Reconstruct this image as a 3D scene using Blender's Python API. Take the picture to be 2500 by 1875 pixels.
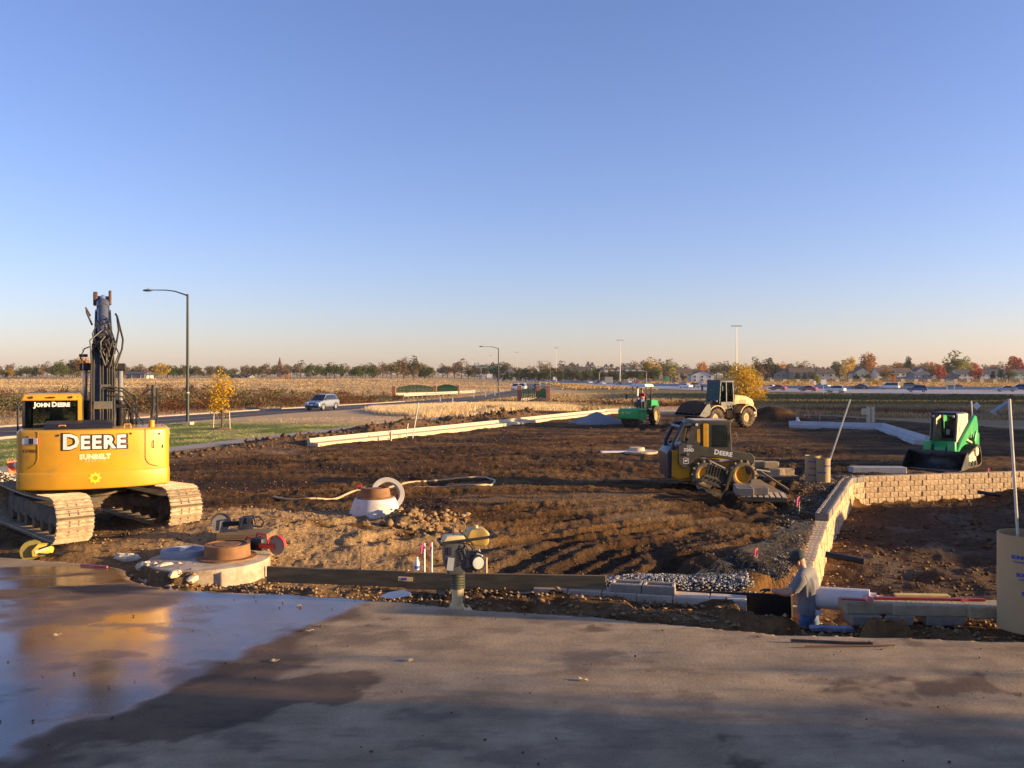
import bpy, bmesh, math, random
import numpy as np
from mathutils import Vector, Matrix, Euler
R = math.radians
rnd = random.Random(11)
SC = bpy.context.scene
COL = SC.collection
for _o in list(bpy.data.objects): bpy.data.objects.remove(_o)

# ---------------------------------------------------------------- camera, sky, sun, exposure
CAM_Z, F, HY = 2.95, 2122.0, 915.0          # eye height (m); focal length and horizon row of the 2500 px photograph
cam = bpy.data.cameras.new('camera'); camo = bpy.data.objects.new('camera', cam); COL.objects.link(camo)
camo.location = (0, 0, CAM_Z); camo.rotation_euler = (R(90), 0, 0)
cam.sensor_width = 36; cam.lens = 36*F/2500; cam.shift_y = -22.5/2500; cam.clip_start = 0.1; cam.clip_end = 9000
SC.camera = camo
SUN_AZ, SUN_EL = 98.0, 9.5                   # clockwise from +Y (the viewing direction)
W = bpy.data.worlds.new('World'); SC.world = W; W.use_nodes = True
nt = W.node_tree; nt.nodes.clear()
sky = nt.nodes.new('ShaderNodeTexSky'); sky.sky_type = 'NISHITA'; sky.sun_disc = False
sky.sun_elevation = R(SUN_EL); sky.sun_rotation = R(SUN_AZ); sky.altitude = 0; sky.air_density = 1.0; sky.dust_density = 0.5; sky.ozone_density = 3.0
bg = nt.nodes.new('ShaderNodeBackground'); bg.inputs['Strength'].default_value = 0.107
wo = nt.nodes.new('ShaderNodeOutputWorld')
wb = nt.nodes.new('ShaderNodeMix'); wb.data_type = 'RGBA'; wb.blend_type = 'MULTIPLY'; wb.inputs[0].default_value = 1; wb.inputs[7].default_value = (1.11, .915, 1.14, 1)   # the camera's white balance
nt.links.new(sky.outputs[0], wb.inputs[6]); nt.links.new(wb.outputs[2], bg.inputs[0]); nt.links.new(bg.outputs[0], wo.inputs[0])
sl = bpy.data.lights.new('sun', 'SUN'); sl.energy = 5.0; sl.angle = R(0.6); sl.color = (1.0, 0.70, 0.36)
so = bpy.data.objects.new('sun', sl); COL.objects.link(so)
sdir = Vector((math.sin(R(SUN_AZ))*math.cos(R(SUN_EL)), math.cos(R(SUN_AZ))*math.cos(R(SUN_EL)), math.sin(R(SUN_EL))))
so.rotation_euler = sdir.to_track_quat('Z', 'Y').to_euler(); so.location = (30, -20, 40)
SC.view_settings.view_transform = 'Standard'; SC.view_settings.look = 'None'; SC.view_settings.gamma = 1.0
SC.view_settings.exposure = 1.17; SC.view_settings.use_curve_mapping = False
SC.render.engine = 'CYCLES'; SC.cycles.use_denoising = True; SC.cycles.max_bounces = 6; SC.cycles.transparent_max_bounces = 12
SC.cycles.volume_bounces = 0; SC.cycles.use_adaptive_sampling = True; SC.cycles.sample_clamp_indirect = 6

# ---------------------------------------------------------------- helpers
def px(u, v, z=0.0):                          # the point at height z that the photograph shows at (u, v)
    Y = F*(CAM_Z-z)/(v-HY); return Vector(((u-1250)*Y/F, Y, z))
def py(u, v, Y):                              # the point at distance Y
    return Vector(((u-1250)*Y/F, Y, CAM_Z-(v-HY)*Y/F))
def ux(u, Y): return (u-1250)*Y/F

def _n(nt, t, **k):
    n = nt.nodes.new(t)
    for a, b in k.items(): setattr(n, a, b)
    return n
MATS = {}
def mat(name, col, rough=0.6, metal=0.0, var=0.12, scale=6.0, bump=0.0, bscale=30.0, dirt=None, damt=0.5, dscale=2.5, coat=0.0, spec=0.5, alpha=1.0, trans=0.0, emit=None, rand=0.0, stretch=None):
    if name in MATS: return MATS[name]
    m = bpy.data.materials.new(name); m.use_nodes = True; nt = m.node_tree; L = nt.links.new
    b = nt.nodes['Principled BSDF']
    b.inputs['Roughness'].default_value = rough; b.inputs['Metallic'].default_value = metal
    b.inputs['Coat Weight'].default_value = coat; b.inputs['Specular IOR Level'].default_value = spec
    b.inputs['Alpha'].default_value = alpha; b.inputs['Transmission Weight'].default_value = trans
    tc = _n(nt, 'ShaderNodeTexCoord'); vec = tc.outputs['Object']
    if stretch:
        mp = _n(nt, 'ShaderNodeMapping'); mp.inputs['Scale'].default_value = stretch; L(vec, mp.inputs[0]); vec = mp.outputs[0]
    n1 = _n(nt, 'ShaderNodeTexNoise'); n1.inputs['Scale'].default_value = scale; n1.inputs['Detail'].default_value = 5; L(vec, n1.inputs['Vector'])
    mr = _n(nt, 'ShaderNodeMapRange'); mr.inputs[1].default_value = 0.3; mr.inputs[2].default_value = 0.7
    mr.inputs[3].default_value = 1-var; mr.inputs[4].default_value = 1+var; L(n1.outputs[0], mr.inputs[0])
    mul = _n(nt, 'ShaderNodeMix', data_type='RGBA', blend_type='MULTIPLY'); mul.inputs[0].default_value = 1
    mul.inputs[6].default_value = (*col, 1); L(mr.outputs[0], mul.inputs[7]); out = mul.outputs[2]
    if rand:
        oi = _n(nt, 'ShaderNodeObjectInfo'); hs = _n(nt, 'ShaderNodeHueSaturation'); m2 = _n(nt, 'ShaderNodeMapRange')
        m2.inputs[3].default_value = 1-rand; m2.inputs[4].default_value = 1+rand; L(oi.outputs['Random'], m2.inputs[0]); L(m2.outputs[0], hs.inputs['Value'])
        L(out, hs.inputs['Color']); out = hs.outputs[0]
    if dirt:
        n2 = _n(nt, 'ShaderNodeTexNoise'); n2.inputs['Scale'].default_value = dscale; n2.inputs['Detail'].default_value = 8; n2.inputs['Roughness'].default_value = 0.65
        L(tc.outputs['Object'], n2.inputs['Vector'])
        r2 = _n(nt, 'ShaderNodeMapRange'); r2.inputs[1].default_value = 0.62-0.3*damt; r2.inputs[2].default_value = 0.78-0.3*damt; r2.inputs[4].default_value = min(1, 0.45+damt*0.6); L(n2.outputs[0], r2.inputs[0])
        mx = _n(nt, 'ShaderNodeMix', data_type='RGBA'); L(r2.outputs[0], mx.inputs[0]); L(out, mx.inputs[6]); mx.inputs[7].default_value = (*dirt, 1); out = mx.outputs[2]
        r3 = _n(nt, 'ShaderNodeMapRange'); r3.inputs[3].default_value = rough; r3.inputs[4].default_value = 0.9; L(r2.outputs[0], r3.inputs[0]); L(r3.outputs[0], b.inputs['Roughness'])
    L(out, b.inputs['Base Color'])
    if bump:
        n3 = _n(nt, 'ShaderNodeTexNoise'); n3.inputs['Scale'].default_value = bscale; n3.inputs['Detail'].default_value = 4; L(vec, n3.inputs['Vector'])
        bp = _n(nt, 'ShaderNodeBump'); bp.inputs['Strength'].default_value = bump; bp.inputs['Distance'].default_value = 0.02; L(n3.outputs[0], bp.inputs['Height']); L(bp.outputs[0], b.inputs['Normal'])
    if emit: b.inputs['Emission Color'].default_value = (*emit[0], 1); b.inputs['Emission Strength'].default_value = emit[1]
    MATS[name] = m; return m

def tag(o, label=None, cat=None, group=None, kind=None):
    if label: o['label'] = label
    if cat: o['category'] = cat
    if group: o['group'] = group
    if kind: o['kind'] = kind
    return o
def thing(name, label, cat, loc=(0, 0, 0), rz=0.0, group=None, parent=None, rot=None):
    o = bpy.data.objects.new(name, None); COL.objects.link(o); o.location = loc
    o.rotation_euler = rot if rot else (0, 0, rz); o.empty_display_size = 0.2
    if parent: o.parent = parent
    return tag(o, label, cat, group)
def dup(o, parent=None, loc=None, rz=None, label=None, group=None):
    c = o.copy(); COL.objects.link(c); c.parent = parent
    if loc is not None: c.location = loc
    if rz is not None: c.rotation_euler = (0, 0, rz)
    if label: c['label'] = label
    if group: c['group'] = group
    for ch in o.children: dup(ch, c)
    return c
def rotm(r): return r if isinstance(r, Matrix) else Euler(r).to_matrix()

class MB:
    def __init__(s): s.v, s.f = [], []
    def add(s, vs, fs):
        k = len(s.v); s.v += [tuple(v) for v in vs]; s.f += [tuple(i+k for i in f) for f in fs]; return s
    def box(s, c, size, rot=None, top=(1, 1)):
        a, b, h = size[0]/2, size[1]/2, size[2]/2; tx, ty = top
        vs = [(-a, -b, -h), (a, -b, -h), (a, b, -h), (-a, b, -h), (-a*tx, -b*ty, h), (a*tx, -b*ty, h), (a*tx, b*ty, h), (-a*tx, b*ty, h)]
        if rot is not None: M = rotm(rot); vs = [M @ Vector(v) for v in vs]
        return s.add([Vector(v)+Vector(c) for v in vs], [(0, 3, 2, 1), (4, 5, 6, 7), (0, 1, 5, 4), (1, 2, 6, 5), (2, 3, 7, 6), (3, 0, 4, 7)])
    def beam(s, p0, p1, w, h, up=(0, 0, 1)):
        p0, p1 = Vector(p0), Vector(p1); d = (p1-p0); l = d.length; d.normalize(); x = d.cross(Vector(up))
        if x.length < 1e-4: x = d.cross(Vector((0, 1, 0)))
        x.normalize(); z = x.cross(d); M = Matrix((x, d, z)).transposed()
        return s.box((p0+p1)/2, (w, l, h), M)
    def ring(s, c, u, w, r, n, ph=0.0):
        return [c+u*(r*math.cos(2*math.pi*i/n+ph))+w*(r*math.sin(2*math.pi*i/n+ph)) for i in range(n)]
    def cyl(s, p0, p1, r0, r1=None, n=12, caps=True):
        p0, p1 = Vector(p0), Vector(p1); r1 = r0 if r1 is None else r1; d = (p1-p0).normalized(); u = d.orthogonal().normalized(); w = d.cross(u)
        vs = s.ring(p0, u, w, r0, n)+s.ring(p1, u, w, r1, n); fs = [(i, (i+1) % n, n+(i+1) % n, n+i) for i in range(n)]
        if caps: fs += [tuple(range(n-1, -1, -1)), tuple(range(n, 2*n))]
        return s.add(vs, fs)
    def tube(s, pts, r, n=6, closed=False):
        P = [Vector(p) for p in pts]; k = len(P); rs = r if isinstance(r, (list, tuple)) else [r]*k; vs, fs = [], []; u = None
        for i in range(k):
            a = P[i-1] if (i or closed) else P[0]; b = P[(i+1) % k] if (i < k-1 or closed) else P[-1]
            d = (b-a).normalized() if (b-a).length > 1e-9 else Vector((0, 0, 1))
            u = (d.orthogonal() if u is None else (u-d*u.dot(d))); u.normalize(); vs += s.ring(P[i], u, d.cross(u), rs[i], n)
        for i in range(k if closed else k-1):
            j = (i+1) % k; fs += [(i*n+q, i*n+(q+1) % n, j*n+(q+1) % n, j*n+q) for q in range(n)]
        if not closed: fs += [tuple(range(n-1, -1, -1)), tuple(range((k-1)*n, k*n))]
        return s.add(vs, fs)
    def prism(s, poly, d0, d1, plane='yz', off=(0, 0, 0)):
        def pt(a, b, d): return {'yz': (d, a, b), 'xz': (a, d, b), 'xy': (a, b, d)}[plane]
        n = len(poly); vs = [Vector(pt(a, b, d0))+Vector(off) for a, b in poly]+[Vector(pt(a, b, d1))+Vector(off) for a, b in poly]
        return s.add(vs, [tuple(range(n)), tuple(range(2*n-1, n-1, -1))]+[(i, (i+1) % n, n+(i+1) % n, n+i) for i in range(n)])
    def lathe(s, prof, n=20, c=(0, 0, 0), rot=None, a0=0.0, a1=2*math.pi, close=True):
        full = abs(a1-a0-2*math.pi) < 1e-6; m = n if full else n+1; M = rotm(rot) if rot is not None else None; vs, fs = [], []
        for r, z in prof:
            for i in range(m):
                a = a0+(a1-a0)*i/n; v = Vector((r*math.cos(a), r*math.sin(a), z)); vs.append((M @ v if M else v)+Vector(c))
        for k in range(len(prof)-1):
            for i in range(n): j = (i+1) % m; fs.append((k*m+i, k*m+j, (k+1)*m+j, (k+1)*m+i))
        if close and full:
            if prof[0][0] > 1e-6: fs.append(tuple(range(m-1, -1, -1)))
            if prof[-1][0] > 1e-6: fs.append(tuple(range((len(prof)-1)*m, len(prof)*m)))
        return s.add(vs, fs)
    def ball(s, c, r, nu=10, nv=6, jit=0.0, rot=None):
        r = (r, r, r) if not isinstance(r, (tuple, list)) else r; vs, fs = [(0, 0, -1)], []
        for k in range(1, nv):
            t = -math.pi/2+math.pi*k/nv
            for i in range(nu): a = 2*math.pi*i/nu; vs.append((math.cos(t)*math.cos(a), math.cos(t)*math.sin(a), math.sin(t)))
        vs.append((0, 0, 1)); M = rotm(rot) if rot is not None else Matrix.Identity(3)
        V = []
        for v in vs:
            q = 1+rnd.uniform(-jit, jit); V.append(M @ Vector((v[0]*r[0]*q, v[1]*r[1]*q, v[2]*r[2]*q))+Vector(c))
        for i in range(nu): j = (i+1) % nu; fs.append((0, 1+j, 1+i)); fs.append((len(vs)-1, 1+(nv-2)*nu+i, 1+(nv-2)*nu+j))
        for k in range(nv-2):
            for i in range(nu): j = (i+1) % nu; fs.append((1+k*nu+i, 1+k*nu+j, 1+(k+1)*nu+j, 1+(k+1)*nu+i))
        return s.add(V, fs)
    def mesh(s, name, bevel=0.0, seg=1, smooth=35, fix=True):
        me = bpy.data.meshes.new(name); me.from_pydata(s.v, [], s.f)
        if bevel or fix:
            bm = bmesh.new(); bm.from_mesh(me)
            if fix: bmesh.ops.recalc_face_normals(bm, faces=bm.faces)
            if bevel:
                es = [e for e in bm.edges if len(e.link_faces) == 2 and e.calc_face_angle(0) > 0.5]
                bmesh.ops.bevel(bm, geom=es, offset=bevel, segments=seg, profile=0.6, affect='EDGES', clamp_overlap=True)
            bm.to_mesh(me); bm.free()
        if smooth:
            me.polygons.foreach_set('use_smooth', [True]*len(me.polygons)); me.set_sharp_from_angle(angle=R(smooth))
        return me
    def build(s, name, m, parent=None, bevel=0.0, seg=1, smooth=35, loc=None, rot=None, fix=True):
        me = s.mesh(name, bevel, seg, smooth, fix); me.materials.append(m)
        return link(name, me, parent, loc, rot)
def link(name, me, parent=None, loc=None, rot=None):
    o = bpy.data.objects.new(name, me); COL.objects.link(o)
    if parent: o.parent = parent
    if loc is not None: o.location = loc
    if rot is not None: o.rotation_euler = rot
    return o
def text_mesh(txt, size, bold=0.0, ext=0.002, spacing=1.0, align='CENTER', smallcaps=False, shear=0.0):
    parts = [(w, sz) for w, sz in smallcaps] if smallcaps else [(txt, 1.0)]
    mb = MB(); x = 0.0
    for w, sz in parts:
        cu = bpy.data.curves.new('t', 'FONT'); cu.body = w; cu.size = size*sz; cu.offset = bold; cu.extrude = ext; cu.space_character = spacing; cu.resolution_u = 2; cu.shear = shear
        ob = bpy.data.objects.new('t', cu); COL.objects.link(ob); bpy.context.view_layer.update()
        me = bpy.data.meshes.new_from_object(ob.evaluated_get(bpy.context.evaluated_depsgraph_get()))
        vs = [(v.co.x+x, v.co.y, v.co.z) for v in me.vertices]; mb.add(vs, [tuple(p.vertices) for p in me.polygons])
        if w.strip() and vs: x = max(v[0] for v in vs)+size*0.005*sz+bold*.6
        else: x += size*.2
        bpy.data.objects.remove(ob); bpy.data.curves.remove(cu); bpy.data.meshes.remove(me)
    xs = [v[0] for v in mb.v]; cx = (min(xs)+max(xs))/2 if align == 'CENTER' else min(xs)
    mb.v = [(v[0]-cx, v[1], v[2]) for v in mb.v]; mb.w = max(xs)-min(xs)
    return mb
def lettering(txt, size, m, parent, M, name='lettering', surf=None, **k):
    """flat print: text in the local xy plane carried by the 4x4 matrix M; surf bends it onto a curved panel"""
    mb = text_mesh(txt, size, **k)
    if surf:
        me = mb.mesh('t', fix=False, smooth=0); bm = bmesh.new(); bm.from_mesh(me)
        x0, x1 = -mb.w/2, mb.w/2; q = x0
        while q < x1: bmesh.ops.bisect_plane(bm, geom=bm.verts[:]+bm.edges[:]+bm.faces[:], plane_co=(q, 0, 0), plane_no=(1, 0, 0)); q += 0.06
        for v in bm.verts: v.co = Vector(surf(v.co.x, v.co.y, v.co.z))
        bm.to_mesh(me); bm.free(); me.materials.append(m); return link(name, me, parent)
    mb.v = [tuple(M @ Vector(v)) for v in mb.v]
    return mb.build(name, m, parent, smooth=0, fix=False)
def frame(o, x, y):                            # 4x4: origin, text-right, text-up
    x, y = Vector(x).normalized(), Vector(y).normalized(); z = x.cross(y)
    M = Matrix((x, y, z)).transposed().to_4x4(); M.translation = Vector(o); return M

# ---------------------------------------------------------------- numpy noise
def _hash(ix, iy, s):
    h = (ix.astype(np.int64)*374761393+iy.astype(np.int64)*668265263+s*974634541) & 0xffffffff
    h = ((h ^ (h >> 13))*1274126177) & 0xffffffff; return ((h ^ (h >> 16)) & 0xffff)/65535.0
def vn(x, y, s=0):
    ix, iy = np.floor(x), np.floor(y); fx, fy = x-ix, y-iy; fx = fx*fx*(3-2*fx); fy = fy*fy*(3-2*fy)
    a, b, c, d = _hash(ix, iy, s), _hash(ix+1, iy, s), _hash(ix, iy+1, s), _hash(ix+1, iy+1, s)
    return (a*(1-fx)+b*fx)*(1-fy)+(c*(1-fx)+d*fx)*fy
def fbm(x, y, s=0, o=4, g=0.5):
    t, a, n = 0.0, 1.0, 0.0
    for k in range(o): t = t+a*vn(x*2**k+k*17.3, y*2**k-k*9.1, s+k); n += a; a *= g
    return t/n
def sst(a, b, x): t = np.clip((x-a)/(b-a), 0, 1); return t*t*(3-2*t)
def segd(x, y, P):                             # distance to a polyline, and the parameter along it
    best = np.full(x.shape, 1e9); par = np.zeros(x.shape); acc = 0.0
    for (ax, ay), (bx, by) in zip(P[:-1], P[1:]):
        dx, dy = bx-ax, by-ay; l2 = dx*dx+dy*dy; t = np.clip(((x-ax)*dx+(y-ay)*dy)/l2, 0, 1); d = np.hypot(x-ax-t*dx, y-ay-t*dy)
        k = d < best; best = np.where(k, d, best); par = np.where(k, acc+t*math.sqrt(l2), par); acc += math.sqrt(l2)
    return best, par
def inside(x, y, P):
    r = np.zeros(x.shape, bool); n = len(P)
    for i in range(n):
        (ax, ay), (bx, by) = P[i], P[(i+1) % n]
        c = ((ay > y) != (by > y)) & (x < (bx-ax)*(y-ay)/((by-ay) if by != ay else 1e-9)+ax); r ^= c
    return r
def polyd(x, y, P):                            # signed distance, positive inside
    d, _ = segd(x, y, list(P)+[P[0]]); return np.where(inside(x, y, P), d, -d)
# ---------------------------------------------------------------- layout (metres; camera at 0,0 looking along +Y)
SLAB = [(-26, 17.4), (-14, 15.4), (-9, 14.35), (-7.4, 13.85), (-6.3, 13.55), (-5.9, 13.25), (-5.5, 12.6), (-5.0, 12.2), (-4.5, 11.98), (-3.9, 11.85), (-3.0, 11.75), (-1.75, 11.45), (-0.78, 11.05), (1.0, 10.65), (3.0, 9.95), (5.7, 9.65), (15, 9.2), (15, -14), (-26, -14)]
ROADC = [(-49, -40), (-46, 0), (-40.5, 31), (-34.3, 52.3), (-22.6, 89.3), (-11.3, 127.3), (-2.3, 171), (4.6, 231), (9.6, 301), (5, 420)]
def roadz(y): return np.interp(y, [-40, 50, 90, 130, 170, 420], [-.5, -.75, -.8, -1.05, -1.25, -1.25])
def roadx(y): return np.interp(y, [p[1] for p in ROADC], [p[0] for p in ROADC])
WALK = [(-27, 3), (-23, 15), (-19, 26), (-15, 38), (-10.8, 51), (-6.5, 63), (-2, 75)]
CURB_L = [(-9.3, 39.4), (-2.7, 52), (3.2, 64), (7.6, 72.5)]
CURB_R = [(12.1, 73), (15, 72.6), (20.3, 66.8), (21.7, 66.2), (17.9, 54), (22.2, 51.8), (19.6, 40.8)]
HW_NEAR = [(420, 176), (110, 187), (58.7, 193), (46.6, 222), (35.7, 305), (13, 552), (-59, 1260), (-160, 2300)]
HW_FAR = [(420, 262), (162, 275), (93, 304), (76, 352), (55.5, 463), (22, 800), (-50, 1500), (-150, 2400)]
HWY = HW_NEAR+HW_FAR[::-1]
WALL_HI = [(7.0, 19.8), (10.0, 26.3), (10.35, 26.9), (10.9, 27.25), (17.2, 28.7), (22, 29.8)]
WALL_LO = [(5.15, 15.4), (7.0, 19.8)]
PIT = [(3.3, 11.0), (3.3, 12.0), (4.4, 13.2), (5.35, 15.4), (7.2, 19.8), (10.2, 26.2), (11, 27.0), (17.2, 28.45), (25, 30.2), (19, 13), (14, 11.2), (5.2, 11.3), (4.7, 11.05)]
BERM = [(-13.5, 34), (-9.8, 43.0), (-5.9, 51), (-1.0, 60.5), (2.0, 66)]
SITE = [(-25, 10), (-18.2, 26), (-14.2, 38), (-10, 51), (-5.5, 63), (2, 74), (9, 80), (17, 76), (25, 69), (30, 55), (36, 30), (36, 8)]
TRK = [[(-9, 22), (-3, 24.5), (4, 25.5), (9, 24)], [(-2, 15.5), (-.5, 17.5), (2.5, 19.8), (6, 22)], [(-3.2, 16.2), (-1.5, 18.5), (1.5, 21), (5, 23)], [(0.2, 14), (1.6, 16.5), (4.2, 18.5), (6.2, 19.4)],
       [(-6, 24), (-1, 27.5), (4, 29), (10, 29.5)], [(1.4, 14.1), (2.4, 15.9), (4.6, 17.4), (6, 17.8)], [(-14, 27), (-6, 28.5), (3, 31), (12, 31.5)], [(-12, 30), (-4, 33), (5, 36), (14, 37)],
       [(-2.6, 18.9), (0, 20.6), (3.4, 22.0), (7, 22.6)], [(-9, 33), (0, 40), (8, 50), (11, 66)], [(-7, 33), (2, 40), (10, 50), (13, 66)], [(3.3, 13.8), (3.2, 16), (4.6, 18), (6.4, 18.6)], [(8, 19), (6, 21), (6.5, 24), (10, 32)]]
EXC_C = (-7.85, 16.4)

def compacted(x, y): return sst(.53, .59, fbm(x*.33, y*.7, 62, 4))*sst(13, 14.5, y)*sst(30, 22, y)*sst(-3.5, -1, x)
def ruts(x, y):
    lo = np.zeros(x.shape); hi = np.zeros(x.shape)
    for k, P in enumerate(TRK):
        for o in (-.75, .75):
            d, p = segd(x+o*.7, y-o*.7, P); e = np.exp(-(d/.19)**4)*(.5+fbm(p*.5, d, 80+k, 2)); lo = np.maximum(lo, e*(1-.25*np.sin(p*18)))
            hi = np.maximum(hi, np.exp(-((d-.33)/.1)**2)*fbm(p*2.5, d*2, 30+k, 3))
    return lo, hi

def Hz(x, y):
    x = np.asarray(x, float); y = np.asarray(y, float)
    z = np.interp(y, [-60, 9, 11.5, 13.6, 16, 20, 26, 40, 75, 95, 130, 190, 300, 500, 700, 4500], [-.3, -.25, -.1, -.34, -.36, -.36, -.3, -.3, -.32, -.6, -1.1, -1.3, -1.35, -.9, -.5, 2.0])
    rx = roadx(y); t = rx-x
    z = z+sst(7, 75, t)*np.interp(y, [0, 60, 120, 200, 500, 900], [.7, 1.1, 1.7, 2.1, 2.2, 1.0])*(1+.25*(fbm(x*.02, y*.02, 5)-.5))
    far = sst(60, 110, y)
    z = z+far*(fbm(x*.05, y*.05, 8, 3)-.5)*.5
    # left strip of the site: level near the lawn
    z = z-.25*sst(-12, -22, x)*sst(70, 40, y)*sst(14, 20, y)
    # excavator stand and the sand between it and the manhole
    z = z+.46*np.exp(-(((x-EXC_C[0])/3.4)**2+((y-EXC_C[1])/3.2)**2)**2)
    z = z+.34*np.exp(-(((x+3.9)/2.6)**2+((y-17.2)/3.4)**2)**1.5)
    # blond mound by the road, creek, berm
    z = z+.45*np.exp(-(((x+2.2)/6.0)**2+((y-79)/11)**2))
    cd, _ = segd(x, y, [(2, 128), (9, 119), (20, 96), (33, 78), (47, 66)]); z = z-1.25*np.exp(-(cd/3.6)**2)
    bd, bp = segd(x, y, BERM); bl = fbm(x*.9, y*.9, 21, 4, .6); z = z+np.interp(bp, [0, 7, 12, 14, 22, 32, 38], [.1, .25, .3, .5, .75, .75, .1])*np.exp(-(bd/1.25)**2)*np.clip(.25+1.8*(bl-.28), 0, 1.5)
    bk = np.interp(y, [p[1] for p in CURB_L], [p[0] for p in CURB_L]) - x
    z = z+.1*sst(.3, .9, bk)*sst(39, 41, y)*sst(74, 70, y)*sst(8, 5, bk)
    # unseen soil pile (added to shade the pit), loader heap, gravel heap spot
    z = z+2.3*np.exp(-(((x-22)/4.0)**2+((y-21.5)/5.2)**2)**1.3)
    z = z+1.05*np.exp(-(((x-18.6)/1.9)**2+((y-62)/3)**2))
    site = np.clip(polyd(x, y, SITE)/2, 0, 1)
    # wheel ruts and churned soil
    near = site*sst(75, 30, y)
    lo, hi = ruts(x, y)
    z = z+near*(-.075*lo+.085*hi*(1-lo)); pale = compacted(x, y)*(1-.6*lo)
    z = z+site*((fbm(x*.35, y*.35, 3, 3)-.5)*.16+(fbm(x*1.1, y*1.1, 4, 3)-.5)*.10*(1-.5*pale)+(fbm(x*3.6, y*3.6, 6, 4, .7)-.5)*.09*(.3+1.2*vn(x*.25, y*.25, 9))*(1-.85*pale))
    lump = sst(.52, .74, fbm(x*1.4, y*1.4, 40, 4, .6)); sand = np.exp(-(((x+3.6)/3.2)**2+((y-16.3)/3)**2)**2); z = z+sand*.16*(fbm(x*2.6, y*4.2, 44, 4, .65)-.45)
    strip = np.exp(-(polyd(x, y, SLAB)+.55)**2/.3**2); z = z+strip*.09*lump
    z = z+.13*lump*site*np.exp(-(((x+2.0)/1.0)**2+((y-18.2)/1.5)**2))*2
    # gravel bank behind the low wall
    z = z+.2*np.exp(-(((x-4.0)/1.0)**2+((y-14.6)/1.9)**2))+.22*np.exp(-((x-1.9)/1.9)**4-((y-12.95)/.45)**2)
    # pit and trench
    pd = polyd(x, y, PIT); pz = -1.08+.8*sst(12, 21, x-(y-20)*.1)+.34*(fbm(x*.8, y*.8, 12, 4, .55)-.5)+.12*(fbm(x*3, y*3, 13, 3)-.5)
    pk = sst(-.27, -.02, pd); z = z*(1-pk)+pz*pk
    # road, walk, highway beds
    rd, _ = segd(x, y, ROADC); k = sst(8.5, 5.4, rd); z = z*(1-k)+(roadz(y)-.08)*k
    wd, _ = segd(x, y, WALK); k = sst(2.0, 1.1, wd)*sst(76, 72, y); z = z*(1-k)+(-.36)*k
    hd = polyd(x, y, HWY); k = sst(-14, 0, hd); z = z*(1-k)+(-1.42)*k
    sd = polyd(x, y, SLAB); k = sst(.1, .32, sd); z = z*(1-k)+(-.35)*k
    z = np.where((sd > -.12) & (sd < .3), np.minimum(z, .0-.03+.07*lump), z)
    mk = sst(1.3, 1.0, np.hypot(x+4.8, y-13.8))*sst(-4.2, -4.7, x)*sst(14.3, 13.6, y); z = np.maximum(z, mk*.02-6*(1-mk))
    lip = np.exp(-((sd+.42)/.24)**4)*sst(1.2, 2.6, x)*sst(5.4, 4.6, x)*(1-.32*np.exp(-((x-3.78)/.22)**2)); z = np.maximum(z, lip*(.07+.10*lump)-6*(1-lip))
    wl = 12.6-(x+1.13)*.2564; fr = sst(-1.5, -.9, x)*sst(3.3, 2.9, x)*sst(.12, -.02, y-wl+.1)*sst(.02, -.12, sd); z = np.maximum(z, fr*(-.10+.09*lump)-6*(1-fr))
    return z
def gz(x, y): return float(Hz(np.array([x]), np.array([y]))[0])
def gzs(P): return Hz(np.array([p[0] for p in P], float), np.array([p[1] for p in P], float))

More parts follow.
